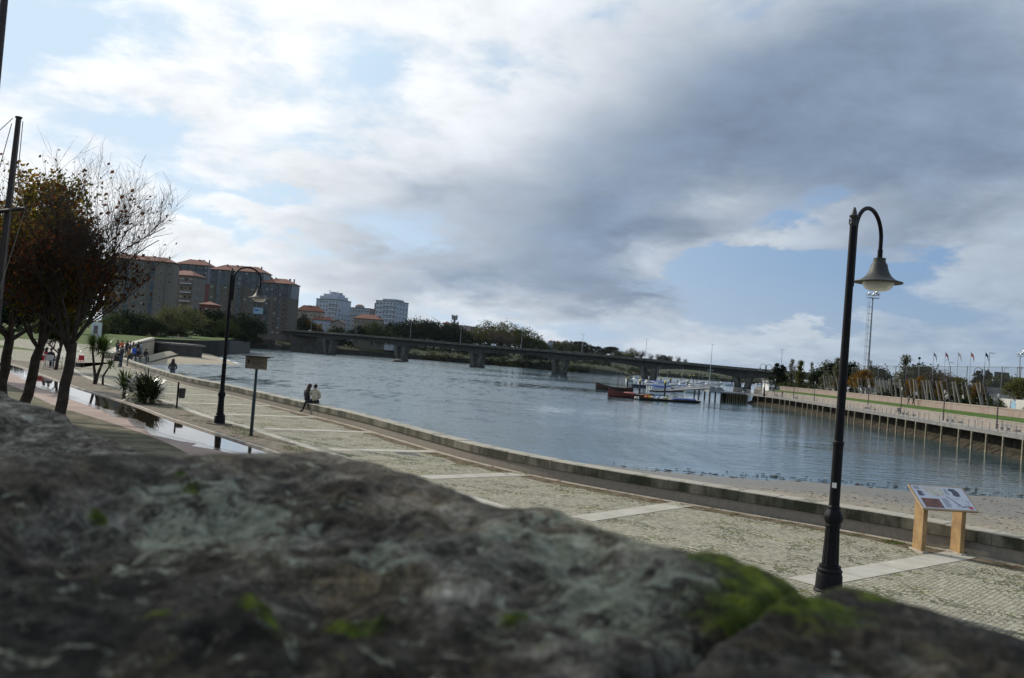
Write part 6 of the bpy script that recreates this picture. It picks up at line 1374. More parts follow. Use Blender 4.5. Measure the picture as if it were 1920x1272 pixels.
def hull_mesh(name, L_, B_, D_, sheer=.5, flat=False, mats=None, stern=.55):
    b = MB(); n = 13; st_n = []
    for i in range(n):
        f = i/(n-1); x = (f-.5)*L_; w = B_/2*(min(1, stern+1.6*f) if f < .3 else (1 if f < .55 else max(.02, 1-((f-.55)/.45)**1.8)))
        if flat: w = B_/2*(1 if f < .8 else 1-.55*((f-.8)/.2))
        z = D_+sheer*(max(0, f-.45)/.55)**2+sheer*.35*max(0, .3-f)/.3
        ring = [(x, -w, z), (x+.02*L_*(f-.5), -w*.86, D_*.35), (x*.97, -w*.35, -D_*.35), (x*.97, w*.35, -D_*.35), (x+.02*L_*(f-.5), w*.86, D_*.35), (x, w, z)]
        b.v += ring
    for i in range(n-1):
        for j in range(5): b.f.append((i*6+j, (i+1)*6+j, (i+1)*6+j+1, i*6+j+1)); b.m.append(0)
        b.f.append((i*6+5, (i+1)*6+5, (i+1)*6, i*6)); b.m.append(1)
    b.f.append((5, 4, 3, 2, 1, 0)); b.m.append(0); q = (n-1)*6; b.f.append(tuple(q+k for k in range(6))); b.m.append(0)
    return b.mesh(name, mats)
def gunwale(L_, B_, D_, sheer, stern, r=.05):
    out_ = []
    for s in (-1, 1):
        ln = []
        for i in range(13):
            f = i/12; x = (f-.5)*L_; w = B_/2*(min(1, stern+1.6*f) if f < .3 else (1 if f < .55 else max(.02, 1-((f-.55)/.45)**1.8))); z = D_+sheer*(max(0, f-.45)/.55)**2+sheer*.35*max(0, .3-f)/.3
            ln.append((x, s*w, z+.02))
        out_.append(ln)
    b = MB()
    for l in out_: b.tube(l, r, 5)
    return b
def dirw(x0, x1, y0, y1, Y0=None):
    a = gp(x0, y0, ZW); b = gp(x1, y1, ZW); return a, b
# the two traditional sailing boats and the flat barge
def trad(label, xa, ya, xb, yb, hullm, masts, group, beam=2.4, D_=.85, sheer=1.2, extra=None):
    a = gp(xa, ya, ZW); b_ = gp(xb, yb, ZW); b_.y = a.y+(b_.y-a.y)*.3; d = a-b_; L_ = d.length; c = (a+b_)/2
    t = thing('sailing_boat', label, 'boat', (c.x, c.y, ZW), math.atan2(d.y, d.x), group)
    link('hull', hull_mesh('hull', L_, beam, D_, sheer, mats=[hullm, m_deckw]), t)
    gunwale(L_, beam, D_, sheer, .55, .07).build('gunwale', m_spar, t)
    for (f, h, lean, side) in masts:
        x = (f-.5)*L_; MB().tube([(x, 0, .2), (x+lean*.5, side*.5, h*.5), (x+lean, side, h)], [.10, .085, .05], 8).build('mast', m_spar, t)
    for k in (.2, .42): 
        b = MB(); b.box(((k-.5)*L_, 0, D_-.12), (.28, beam*.8, .06)); b.build('thwart', m_deckw, t)
    return t, L_
tA, LA = trad('red brown wooden sailing boat with a pink cover and a leaning mast', 1140, 743.5, 1212, 746, m_hullr, [(.18, 9.5, 1.6, 0)], 'traditional boats at the marina')
b = MB(); b.box((1.2, 0, .98), (3.6, 1.7, .22)); b.ball((.4, 0, 1.05), (1.8, .7, .3), 10); b.build('cover', m_pink, tA)
b = MB(); b.ball((-.7, -.2, 1.0), (.8, .5, .22), 8); b.build('net_bundle', m_tarpg, tA)
b = MB(); b.tube([(-3.0, .1, 1.1), (3.9, .3, 7.0)], [.05, .10], 7); b.build('yard', m_spar, tA)
tB, LB = trad('dark wooden sailing boat half hidden behind the red brown one', 1117, 729.5, 1180, 733, mat('hull_tarred', (.07, .03, .018), .55, .35, 1.5), [(.42, 12.5, -.3, 0), (.15, 9.0, .4, 0)], 'traditional boats at the marina', D_=.9)
b = MB(); b.ball((2.4, -.7, .8), (.7, .4, .4), 8); b.build('fender', mat('straw', (.45, .30, .12), .9, .2, 3), tB)
a = gp(1193, 749.5, ZW); c = gp(1281, 750, ZW); c.y = a.y+(c.y-a.y)*.35; d = c-a; cc = (a+c)/2
bg_t = thing('barge', 'long low black barge carrying yellow sacks and a blue tarpaulin', 'boat', (cc.x, cc.y, ZW), math.atan2(d.y, d.x)+math.pi)
LB_ = d.length
link('hull', hull_mesh('hull', LB_, 2.2, .45, .25, True, [m_hulld, m_deckw]), bg_t)
b = MB(); b.box((LB_/2-.12, 0, .42), (.25, 1.4, .55)); b.build('bow_board', m_hullw, bg_t)
b = MB(); 
for i in range(16): b.ball((-LB_*.10-i*LB_*.022, rnd.uniform(-.2, .2), .62), (.55, .85, .22+rnd.uniform(0, .12)), 8)
b.build('tarpaulin', m_tarp, bg_t)
for i, (x, col) in enumerate(((LB_*.30, (.62, .36, .02)), (LB_*.33, (.5, .13, .06)), (LB_*.25, (.55, .55, .5)), (LB_*.14, (.30, .42, .55)), (LB_*.08, (.62, .65, .68)), (LB_*.03, (.45, .50, .18)))):
    b = MB(); b.ball((x, rnd.uniform(-.4, .2), .70), (.55, .5, .38), 10); b.build('sack', mat('sack_%d' % i, col, .8, .2, 2), bg_t, True)
# motor boats of the marina
def motor(label, x, y, L_, rz, hullm=None, cabin=True, tarp=None, mast=0):
    p = gp(x, y, ZW); t = thing('motor_boat', label, 'boat', p, rz, 'small boats moored in the marina')
    B_ = L_*.34; D_ = L_*.13
    link('hull', hull_mesh('hull', L_, B_, D_, L_*.05, mats=[hullm or m_hullw, mat('deck_pale', (.5, .49, .46), .6, .12, 1)], stern=.85), t)
    gunwale(L_, B_, D_, L_*.05, .85, .05).build('gunwale', m_hullw if hullm is None else m_spar, t)
    if cabin:
        b = MB(); b.box((L_*.06, 0, D_+.55), (L_*.30, B_*.72, 1.15), taper=.82); bevel(b.build('cabin', m_hullw, t), .06); b = MB(); b.box((L_*.06, 0, D_+.78), (L_*.30, B_*.68, .36), taper=.93); b.build('cabin_window', m_win, t)
    if tarp:
        b = MB(); b.ball((-L_*.05, 0, D_+.10), (L_*.38, B_*.46, .75), 10); b.build('boat_cover', tarp, t, True)
    b = MB(); b.box((-L_/2-.15, 0, D_*.8), (.3, .35, .75)); b.build('outboard_motor', m_hulld, t)
    if mast: MB().tube([(L_*.05, 0, D_), (L_*.05, 0, mast)], [.06, .04], 6).build('mast', m_alum, t)
    return t
MBT = [(1221, 727, 7.5, 2.9, None, True, None, 0, 'white cabin boat left of the second yellow capped pile'), (1238, 733, 6, .3, None, False, m_tarp, 0, 'small boat under a bright blue cover beside the yellow capped pile'), (1229, 730, 5.5, .5, None, False, m_tarp, 8.5, 'small blue covered boat with a thin mast'), (1246, 731, 5.5, 2.6, mat('hull_blue', (.05, .10, .22), .4, .1, 1), False, m_tarp, 0, 'dark blue boat under a blue cover behind the yellow capped pile'),
  (1258, 731.5, 7, .2, mat('hull_green', (.03, .15, .11), .4, .15, 1), True, m_tarpg, 0, 'green fishing boat with a green cover'), (1272, 733, 7.5, 3.3, None, False, None, 0, 'open white boat right of the green fishing boat'), (1281, 730, 5.5, .2, None, False, m_tarp, 0, 'white dinghy with a blue cover in the middle of the marina'), (1297, 727, 6.5, 2.8, None, True, None, 7, 'white boat with a thin mast in the back of the marina'), (1305, 731, 5.5, 3.0, None, False, mat('tarp_grey', (.20, .20, .22), .7, .2, 1), 0, 'white boat under a grey cover in the marina'),
  (1318, 724, 8.5, 3.1, None, True, None, 11, 'largest white cabin boat left of the pier head'), (1330, 732, 5, .4, None, False, None, 0, 'small white boat low beside the gangway piles'), (1345, 735, 5, .2, mat('hull_sky', (.18, .34, .45), .4, .1, 1), False, None, 0, 'pale blue boat below the pier head'), (1300, 737, 5, .1, None, False, None, 0, 'small white boat tucked under the gangway'), (1375, 720, 6, .2, None, False, m_tarp, 0, 'boat with a blue cover behind the pier railing'), (1425, 722, 9, .1, None, True, None, 6, 'white motor yacht behind the quay near the double lamp'), (1452, 724, 9, .1, None, True, None, 6, 'white motor yacht behind the quay left of the dark conifers')]
MBT += [(1190, 716, 8, .3, None, True, None, 0, 'white cabin boat far back left of the bridge pier'), (1204, 719, 7, 2.8, None, False, m_tarp, 9, 'small sloop with blue cover beside the bridge pier'), (1213, 722, 7, .5, None, True, None, 0, 'white boat before the bridge pier'), (1223, 720.5, 7, 2.9, None, False, m_tarp, 0, 'blue covered boat, left of the three at the back'), (1233, 722, 8, .2, None, False, m_tarp, 10, 'blue covered sailing boat, middle of the three at the back'), (1241, 724, 8, 2.7, None, False, m_tarp, 0, 'blue covered boat, right of the three at the back'), (1249, 724, 6, .4, None, True, None, 9, 'white sloop left of the green fishing boat'), (1267, 724.5, 8, 2.9, None, True, None, 0, 'white motor cruiser behind the open white boat'), (1276, 726, 7, .1, None, True, None, 10, 'white sloop right of the motor cruiser'), (1287, 724, 7, 2.8, None, True, None, 0, 'white boat at the back between two dark piles'), (1294, 731, 7, .3, None, True, None, 0, 'white cabin boat left of the grey covered one'), (1311, 727, 8, 3.0, None, True, None, 10, 'white sloop left of the largest cabin boat'), (1324, 728, 7, .2, None, True, m_tarp, 0, 'white cabin boat with blue cover near the pier head'), (1338, 722, 8, 2.9, None, True, None, 9, 'white sloop right of the largest cabin boat'), (1352, 721, 8, .2, None, True, None, 0, 'white cruiser behind the pier gate'), (1366, 724, 7, 2.9, None, False, m_tarp, 10, 'blue covered sloop behind the pier railing'), (1384, 721, 8, .3, None, True, None, 0, 'white cruiser behind the stone block'), (1402, 721, 8, 2.8, None, True, None, 8, 'white sloop behind the quay corner'), (1440, 722, 9, 2.9, None, True, None, 9, 'white sloop behind the quay right of the double lamp'), (1465, 724, 8, .2, None, False, m_tarp, 0, 'blue covered boat behind the quay near the conifers'), (1203, 727, 6, .2, mat('hull_navy', (.03, .05, .12), .4, .1, 1), False, None, 0, 'navy blue open boat behind the yellow capped pile')]
for x, y, l, rz, hm, cab, tp_, ma, lab in MBT: motor(lab, x, y, l*1.32, rz, hm, cab, tp_, ma)
# mooring piles
pl = None
for x, yt, yb, cap, lab in ((1176, 707, 729, True, 'dark pile with yellow cap between the two traditional boats'), (1199, 711, 735, True, 'dark pile with yellow cap right of the leaning mast'), (1246, 714, 738, True, 'dark pile with yellow cap beside the blue covers'), (1225, 705, 717, False, 'slim dark pile far back, left one behind the bridge pier'), (1239, 707, 719, True, 'slim dark pile far back with small yellow top'), (1256, 709, 722, True, 'dark pile behind the green boat'), (1258, 703, 716, False, 'far slim pile left of the back pontoon'), (1270, 711, 724, False, 'thick dark pile behind the open white boat'), (1277, 703, 714, True, 'far pile right of the back pontoon'), (1289, 713, 729, True, 'dark pile left of the mast boat'), (1292, 704, 716, True, 'far pile behind the mast boat'), (1307, 706, 717, False, 'far pile with no cap left of the cabin boat'), (1300, 702, 718, True, 'pale topped far pile beside the back pontoon'), (1302, 726, 740, False, 'gangway pile nearest the boats'), (1310, 727, 742, False, 'gangway pile in the middle'), (1321, 728, 744, False, 'gangway pile next to the pier head')):
    p = gp(x, yb, ZW); hh = at(x, yt, p.y).z-ZW
    if pl is None:
        pl = thing('mooring_pile', lab, 'mooring pile', p, 0, 'mooring piles'); h0 = hh
        MB().tube([(0, 0, -2), (0, 0, hh-.6)], .30, 10).build('post', m_pile, pl); MB().lathe([(.36, hh-.75), (.38, hh-.5), (.30, hh-.3), (.05, hh+.1)], 12).build('cap', m_cap, pl)
    else:
        t = dup(pl, p, 0, lab, scale=(1, 1, hh/h0))
        if not cap:
            for ch in list(t.children):
                if ch.name.startswith('cap'): bpy.data.objects.remove(ch)
# floating pontoons and gangway
def pontoon(label, x0, y0, x1, y1, w=2.0):
    a = gp(x0, y0, ZW); b_ = gp(x1, y1, ZW); d = b_-a; c = (a+b_)/2; t = thing('pontoon', label, 'pontoon', (c.x, c.y, ZW), math.atan2(d.y, d.x), 'pontoons of the marina')
    MB().box((0, 0, .42), (d.length, w, .16)).build('walkway', m_alu, t)
    for i in range(int(d.length/4)+1): MB().box((-d.length/2+.8+i*4, 0, .12), (1.5, w*.9, .5)).build('float', m_pile, t)
pontoon('floating pontoon in front of the blue covered boats', 1222, 734.5, 1300, 735); pontoon('floating pontoon at the back of the marina', 1245, 722, 1330, 723); pontoon('far floating pontoon under the bridge', 1320, 713, 1440, 719)
gw = thing('gangway', 'sloping grey gangway running from the pier down to the pontoon', 'gangway', gp(1255, 736, ZW)); o0 = gw.location
e0 = Vector((0, 0, .7)); e1 = at(1337, 727, 246)-o0; d = (e1-e0).normalized(); nr = Vector((-d.y, d.x, 0)).normalized()
b = MB(); b.tube([e0, e1], .16, 6); b.tube([e0+nr*1.4, e1+nr*1.4], .16, 6); 
b.add([e0, e1, e1+nr*1.4, e0+nr*1.4, e0-Vector((0, 0, .12)), e1-Vector((0, 0, .12)), e1+nr*1.4-Vector((0, 0, .12)), e0+nr*1.4-Vector((0, 0, .12))], [(0, 1, 2, 3), (7, 6, 5, 4)]); b.build('deck', m_alu, gw)
b = MB()
for off in (0, 1.4):
    b.tube([e0+nr*off+Vector((0, 0, 1.0)), e1+nr*off+Vector((0, 0, 1.0))], .05, 5); b.tube([e0+nr*off+Vector((0, 0, .55)), e1+nr*off+Vector((0, 0, .55))], .035, 5)
    for k in range(9): q = e0.lerp(e1, k/8)+nr*off; b.tube([q, q+Vector((0, 0, 1.0))], .035, 5)
b.build('handrail', m_alu, gw)
# ------------------------------------------------------------------ the quay on the right
Q = spline([(49, 20), (52, 55), (56.4, 99), (59.6, 130.5), (62.2, 158), (64.8, 188), (66.6, 216), (66.4, 234), (64.2, 246)], 2.0)   # quay edge, left side is the water
def qoff(d): return offset(Q, d)
def qz(line, z): return [Vector((p.x, p.y, z)) for p in line]
m_quay = mat('quay_paving', (.30, .275, .235), .85, .15, .6); m_block = wall_mat('quay_blocks', (.30, .26, .22), .50, 1.0, (.15, .13, .11)); m_rubble = mat('quay_rubble', (.03, .027, .021), .95, .5, 1.2, .8, col2=(.078, .066, .046)); m_pinkw = wall_mat('pink_granite', (.29, .23, .195), .50, 1.0, (.20, .13, .11)); m_lawn2 = mat('bright_turf', (.055, .11, .016), .9, .35, .5, .4, col2=(.085, .145, .025))
far = [(66.5, 252), (82, 268), (100, 380), (150, 560), (300, 900), (900, 1400)]
mb = MB(); line = list(Q)+[Vector(p+(0,)) for p in far]
rows = ((2.6, -9), (2.62, ZQ), (5.0, ZQ), (5.6, ZQ), (13.2, .7), (13.4, .75), (30, .8), (60, 1.0), (200, 1.5), (900, 4), (3000, 6))
OFF = [offset(line, min(d, 60)) for d, _ in rows]
for i, p in enumerate(line):
    for j, (d, z) in enumerate(rows):
        q = OFF[j][i]; mb.v.append((q.x+max(0, d-60), q.y, z-.02))
k = len(rows)
for i in range(len(line)-1):
    for j in range(k-1): mb.f.append((i*k+j, i*k+j+1, (i+1)*k+j+1, (i+1)*k+j)); mb.m.append(1 if j == 0 else 0)
tag(mb.build('quay_ground', [mat('yard_ground', (.20, .185, .155), .9, .25, .3), m_rubble]), kind='structure')
tag(strip(MB(), qz(qoff(.62), ZQ+.026), qz(qoff(5.2), ZQ+.026)).build('quay_promenade', m_quay), kind='structure')
tag(strip(MB(), qz(qoff(5.45), .16), qz(qoff(10.05), .56)).build('quay_lawn', m_lawn2), kind='structure')
qw = thing('quay_wall', 'long dark quay wall with upright posts standing along the water on the right', 'quay wall')
b = MB(); A_ = qoff(2.3); B_ = qoff(-.3); C_ = qoff(2.0)
strip(b, qz(A_, ZQ-.30), qz(C_, -2.7)); strip(b, qz(C_, -2.7), [Vector((p.x+.35*fbm(p.y*.5, 1), p.y, ZW-.6)) for p in B_]); b.build('stone_facing', m_rubble, qw)
curb(MB(), qoff(1.40), 2.60, ZQ-.30, ZQ-.02).build('deck_slab', MATS['edge_beam'] if 'edge_beam' in MATS else mat('edge_beam', (.17, .165, .155), .8, .25, .8), qw)
curb(MB(), qoff(.30), .60, ZQ-.36, ZQ+.02).build('deck_edge', mat('edge_beam', (.17, .165, .155), .8, .25, .8), qw)
cm_ = MB().box((0, 0, 0), (.20, .22, 3.6)).mesh('column', mat('column_concrete', (.21, .18, .12), .85, .45, 1.2))
s = 0; nxt = 0; cols = []
for a, c in zip(Q, Q[1:]):
    s += (c-a).length
    if s >= nxt and a.y > 58: cols.append(a); nxt = s+4.0
for p in cols[:95]: link('column', cm_, qw, (p.x+.05, p.y, ZQ-2.15))
rl = thing('railing', 'thin metal railing running along the quay edge above the posts', 'railing')
b = MB()
for z in (1.02, .70, .38): b.tube([(p.x+.35, p.y, ZQ+z) for p in qoff(0) if p.y > 50], .022 if z < 1 else .035, 5)
b.build('rail', mat('rail_metal', (.16, .17, .18), .45, .15, 1, metal=.5), rl)
pm2 = MB().tube([(0, 0, 0), (0, 0, 1.03)], .036, 6).mesh('post', MATS['rail_metal'])
s = 0; nxt = 0; k = 0
for a, c in zip(Q, Q[1:]):
    s += (c-a).length
    if s >= nxt and a.y > 62 and k < 98: link('post', pm2, rl, (a.x+.35, a.y, ZQ)); nxt = s+2.0; k += 1
w1 = thing('retaining_wall', 'pale block retaining wall between the quay promenade and the lawn', 'wall'); curb(MB(), qoff(5.3), .34, -1.3, .08).build('wall_face', m_block, w1); curb(MB(), qoff(5.3), .44, .085, .20).build('coping', m_quay, w1)
w2 = thing('granite_wall', 'pinkish granite wall behind the strip of lawn on the right', 'wall'); ln2 = [p for p in qoff(10.3)]
curb(MB(), ln2, .45, -.2, 1.55).build('wall_face', m_pinkw, w2); curb(MB(), ln2, .60, 1.555, 1.72).build('coping', mat('wall_cap', (.30, .25, .20), .9, .2, .8), w2)
# slim pale lamp columns with round tops, and benches
def on_q(x, d):
    best = None
    for p in qoff(d):
        r_ = ray(x, 740); k = abs(p.x/p.y-r_[0]/r_[1])
        if best is None or k < best[0]: best = (k, p)
    return best[1]
cl = None
for i, (x, lab) in enumerate(((1398, 'first from the pier'), (1425, 'second from the pier'), (1454, 'third from the pier'), (1489, 'fourth from the pier'), (1528, 'fifth from the pier'), (1628, 'directly below the tall floodlight mast'), (1692, 'left of the strolling pair'), (1773, 'below the red and white flags'), (1878, 'nearest, by the right picture edge'))):
    p = on_q(x, 4.6)
    if cl is None:
        cl = thing('column_lamp', 'slim lamp column on the quay promenade, '+lab, 'lamp column', (p.x, p.y, ZQ), 0, 'lamp columns on the quay')
        MB().lathe([(.12, 0), (.12, 1.0), (.085, 1.05), (.075, 4.1)], 10).build('pole', mat('column_metal', (.06, .054, .05), .5, .2, 1), cl); MB().lathe([(.09, 4.1), (.11, 4.2), (.11, 4.5), (.05, 4.56)], 10).build('lamp_head', mat('opal_head', (.55, .55, .52), .4, .1, 1), cl)
    else: dup(cl, (p.x, p.y, ZQ), 0, 'slim lamp column on the quay promenade, '+lab)
bt = None
for i, (x, lab) in enumerate(((1425, 'nearest the pier'), (1455, 'second from the pier'), (1491, 'third from the pier'), (1628, 'below the floodlight mast'), (1697, 'before the strolling pair'), (1777, 'below the flags'), (1884, 'nearest, by the right picture edge'))):
    p = on_q(x+2, 3.9); q2 = on_q(x+6, 3.9)
    if bt is None:
        bt = thing('bench', 'pale bench facing the water on the quay, '+lab, 'bench', (p.x, p.y, ZQ), R(90), 'benches on the quay')
        mm_ = mat('bench_slats', (.20, .18, .17), .7, .25, 3); b = MB(); b.box((0, 0, .45), (1.9, .45, .06)); b.build('seat', mm_, bt); b = MB(); b.box((0, -.24, .72), (1.9, .05, .36)); b.build('backrest', mm_, bt)
        for sx in (-.75, .75): b = MB(); b.box((sx, 0, .21), (.10, .42, .42)); b.build('leg', mat('bench_leg', (.45, .44, .42), .8, .1, 2), bt)
    else: dup(bt, (p.x, p.y, ZQ), R(90), 'pale bench facing the water on the quay, '+lab)
lbq = thing('litter_bin', 'dark litter bin on a post on the quay left of a bench', 'litter bin', (on_q(1684, 3.6).x, on_q(1684, 3.6).y, ZQ)); MB().lathe([(.04, 0), (.04, .5)], 8).build('post', m_iron, lbq); MB().lathe([(.22, .5), (.27, 1.0), (.27, 1.05), (.05, 1.06)], 12).build('bucket', MATS['bin_plastic'], lbq)
for x, d, z, rz, kd, tpc, lg, lab in ((1707, 9.2, .49, 1.7, 'walk', (.14, .14, .145), (.02, .02, .025), 'person in a grey top carrying a white bag, strolling along the quay lawn'), (1714, 9.4, .50, 1.7, 'walk', (.012, .012, .016), (.02, .02, .022), 'person in a long black coat strolling beside the grey topped one'), (1468, 2.4, ZQ, 1.8, 'stand', (.02, .02, .022), (.05, .05, .05), 'person in a black coat standing at the quay railing')):
    p = on_q(x, d); person(lab, (p.x, p.y, z), rz, kd, tpc, lg, group='people on the quay')
for x, d, lab, c in ((1420, 8.8, 'person seated on the wall by the quay in red trousers', (.30, .04, .05)), (1449, 7.2, 'person seated on the quay wall in a grey jacket', (.10, .10, .11))):
    p = on_q(x, 5.3); person(lab, (p.x, p.y, .21), -1.2, 'sit', (.03, .03, .04), c, group='people on the quay')
# stone pier head at the far end of the quay
ph = thing('pier', 'short pier on close set timber piles at the far end of the quay', 'pier', (64.2, 246, 0)); o0 = ph.location
pa = at(1392, 733, 246); pb_ = at(1330, 728.5, 246); d = (pb_-pa); d.z = 0; L_ = d.length; d.normalize(); nr = Vector((-d.y, d.x, 0)); 
if nr.y < 0: nr = -nr
def pq_(u, v, z): q = pa+d*u+nr*v; return Vector((q.x, q.y, z))-o0
b = MB(); V = [pq_(u, v, z) for z in (ZQ-.35, ZQ+.02) for u, v in ((-2, 0), (L_, 0), (L_, 6), (-2, 6))]; b.add(V, [(3, 2, 1, 0), (4, 5, 6, 7), (0, 1, 5, 4), (1, 2, 6, 5), (2, 3, 7, 6), (3, 0, 4, 7)]); b.build('deck', m_alu, ph)
tp_m = MB().tube([(0, 0, ZW-1), (0, 0, ZQ-.35)], .11, 7).mesh('pile', mat('timber_pile', (.20, .16, .085), .9, .35, 1.0))
for i in range(12): q = pq_(-1.6+i*L_*.62/11, .2+.25*(i % 2), 0); link('pile', tp_m, ph, q)
for u in (L_*.62, L_*.8, L_-.3): q = pq_(u, .2, 0); link('pile', MB().tube([(0, 0, ZW-1), (0, 0, ZQ-.35)], .24, 8).mesh('pile', m_pile), ph, q)
b = MB(); V = [pq_(u, v, z) for z in (ZW-1, ZQ-.36) for u, v in ((-2, 2.6), (L_*.5, 2.6), (L_*.5, 5.5), (-2, 5.5))]; b.add(V, [(3, 2, 1, 0), (4, 5, 6, 7), (0, 1, 5, 4), (1, 2, 6, 5), (2, 3, 7, 6), (3, 0, 4, 7)]); b.build('core_wall', m_rubble, ph)
b = MB()
for z in (1.1, .6, .15): b.tube([pq_(-1.5, .1, ZQ+z), pq_(L_-.1, .1, ZQ+z), pq_(L_-.1, 5.8, ZQ+z)], .05, 5)
for i in range(11): q = pq_(L_*i/10-.2, .1, ZQ); b.tube([q, q+Vector((0, 0, 1.12))], .05, 5)
b.build('railing', m_alu, ph)
for u0, u1 in ((L_*.60, L_*.78), (L_*.82, L_*.99)):
    b = MB(); V = [pq_(u, v, z) for z in (ZQ+.2, ZQ+1.05) for u, v in ((u0, .02), (u1, .02), (u1, .08), (u0, .08))]; b.add(V, [(3, 2, 1, 0), (4, 5, 6, 7), (0, 1, 5, 4), (1, 2, 6, 5), (2, 3, 7, 6), (3, 0, 4, 7)]); b.build('infill_panel', m_alu, ph)
gt = thing('pier_gate', 'grey metal gate frame standing on the end of the pier', 'gate', pq_(L_*.8, 3, ZQ)+o0); 
for x in (-1.6, 1.6): MB().box((x, 0, 1.5), (.14, .14, 3.0)).build('post', m_alu, gt)
MB().box((0, 0, 3.05), (3.5, .16, .14)).build('lintel', m_alu, gt); b = MB(); 
for x in (-1.2, -.6, 0, .6, 1.2): b.box((x, 0, 1.4), (.05, .05, 2.6))
for z in (.15, 1.4, 2.7): b.box((0, .03, z), (3.0, .04, .06))
b.build('gate_leaf', m_alu, gt)
bx = thing('stone_block', 'pale stone block where the pier meets the quay', 'block', pq_(1.0, 1.5, ZQ+.02)+o0); bevel(MB().box((0, 0, .75), (2.4, 1.0, 1.2)).build('body', m_block, bx), .05)
pmst = thing('signal_mast', 'thin white mast with a crosstree at the pier head', 'mast', pq_(L_*.9, 4.5, ZQ)+o0); MB().tube([(0, 0, 0), (0, 0, 7.5)], [.10, .05], 6).build('pole', m_alum, pmst); MB().tube([(-.9, 0, 5.6), (.9, 0, 5.6)], .05, 5).build('crosstree', m_alum, pmst)
# arched lamps, single and double, behind the granite wall
def px_lamp(x, ytop, ybase, L0=5.4):
    """depth at which a lamp of height L0 spans these pixels"""
    return L0*F/(ybase-ytop)
lampC = None
LMP = [(1838, 690, 761, 132, R(180), 'arched black lamp behind the granite wall on the right, below the blue flag'), (1545, 682, 729, 196, R(180), 'arched black lamp left of the big street lamp pole beyond the quay'), (1488, 684, 728, 205, R(180), 'arched black lamp beyond the quay between the poplars'), (1434, 683, 721, 235, R(180), 'double armed arched black lamp at the head of the quay')]
for x, yt, yb, Y, rz, lab in LMP:
    Y = on_q(x, 12.6).y if x != 1434 else Y
    a = at(x, yb, Y); zb = .72 if x != 1434 else ZQ; sc = (at(x, yt, Y).z-zb)/5.4
    t = dup(lampA, (a.x, a.y, zb), rz, lab, scale=sc); t['group'] = 'arched lamps beyond the water'
    for ch in list(t.children):
        if ch.name.startswith('sticker'): bpy.data.objects.remove(ch)
    if 'double' in lab:
        for ch in list(t.children):
            if ch.name.split('.')[0] in ('arm', 'lamp_shade', 'glass_bowl'):
                c = ch.copy(); COL.objects.link(c); c.parent = t; c.rotation_euler = (0, 0, math.pi)
# row of leaning timbers behind the granite wall
m_timber = mat('weathered_timber', (.20, .185, .155), .9, .35, 1.5, .3)
tm0 = MB().box((0, 0, 2.2), (.22, .20, 4.9)).mesh('timber', m_timber); tm1 = MB().box((0, 0, 2.2), (.26, .22, 5.0)).mesh('timber', mat('dark_timber', (.07, .064, .056), .9, .3, 1.5))
xs = [1548, 1555, 1562, 1569, 1576, 1605, 1613, 1621, 1632, 1637, 1643, 1649, 1656, 1662, 1669, 1676, 1683, 1690, 1697, 1704, 1712, 1720, 1727, 1733, 1739, 1746, 1752, 1759, 1766, 1773, 1780, 1786, 1793, 1801, 1808, 1816, 1823, 1843, 1850, 1856]
ORD = ('first', 'second', 'third', 'fourth', 'fifth', 'sixth', 'seventh', 'eighth', 'ninth', 'tenth', 'eleventh', 'twelfth', 'thirteenth')
for i, x in enumerate(xs):
    p = on_q(x, 11.2+.8*(i % 3)); dark = i % 4 == 3
    o = link('leaning_timber', tm1 if dark else tm0, None, (p.x, p.y, .6), (0, R(rnd.uniform(-17, -8)), R(rnd.uniform(-8, 8))))
    where = ('left of the big street lamp pole, %s' % ('outermost', 'second', 'third', 'fourth', 'fifth')[i]) if i < 5 else ('by the orange trees, %s from left' % ('first', 'second', 'third', 'fourth', 'fifth', 'sixth', 'seventh', 'eighth', 'ninth', 'tenth', 'eleventh', 'twelfth', 'thirteenth')[i-5]) if i < 18 else ('right of the strolling pair, %s from left' % ORD[i-18]) if i < 29 else ('below the white tower, %s from left' % ORD[i-29])
    tag(o, ('dark' if dark else 'grey')+' leaning timber in the palisade '+where, 'timber post', 'leaning timbers behind the granite wall')
# tall net fence
m_net, ntn, bn, Ln = new_mat('net_mesh'); bn.inputs['Base Color'].default_value = (.05, .06, .055, 1); trn = nd(ntn, 'ShaderNodeBsdfTransparent'); mxn = nd(ntn, 'ShaderNodeMixShader', i_0=.16); Ln.new(trn.outputs[0], mxn.inputs[1]); Ln.new(bn.outputs[0], mxn.inputs[2]); Ln.new(mxn.outputs[0], ntn.nodes['Material Output'].inputs['Surface'])
nf = thing('net_fence', 'very tall grey net fence on slim poles around the sports ground', 'fence')
fp = [at(1598, 690, 232), at(1640, 686, 215), at(1690, 687, 200), at(1740, 687.5, 190), at(1800, 688, 181), at(1860, 688.5, 172), at(1925, 689, 163), at(2000, 690, 155)]
b = MB(); strip(b, [Vector((p.x, p.y, .8)) for p in fp], [Vector((p.x, p.y, p.z)) for p in fp]); b.build('net', m_net, nf)
npl = resample([Vector((p.x, p.y, p.z)) for p in fp], 17)
for p in npl: MB().tube([(0, 0, .7), (0, 0, p.z+.15)], .075, 6).build('pole', mat('fence_pole', (.13, .14, .14), .5, .15, 1), nf, loc=(p.x, p.y, 0))
b = MB(); b.tube([(p.x, p.y, p.z) for p in fp], .05, 5); b.build('top_cable', MATS['fence_pole'], nf)
bs = thing('base_fence', 'dark windbreak panel fence low behind the leaning timbers', 'fence'); b = MB()
strip(b, [at(1640, 713, 224), at(1690, 715, 210)], [at(1640, 735, 224), at(1690, 738, 210)]); strip(b, [at(1815, 722, 190), at(1925, 735, 175)], [at(1815, 736, 190), at(1925, 748, 175)]); o = b.build('panel', mat('windbreak', (.05, .055, .055), .8, .2, 1), bs)
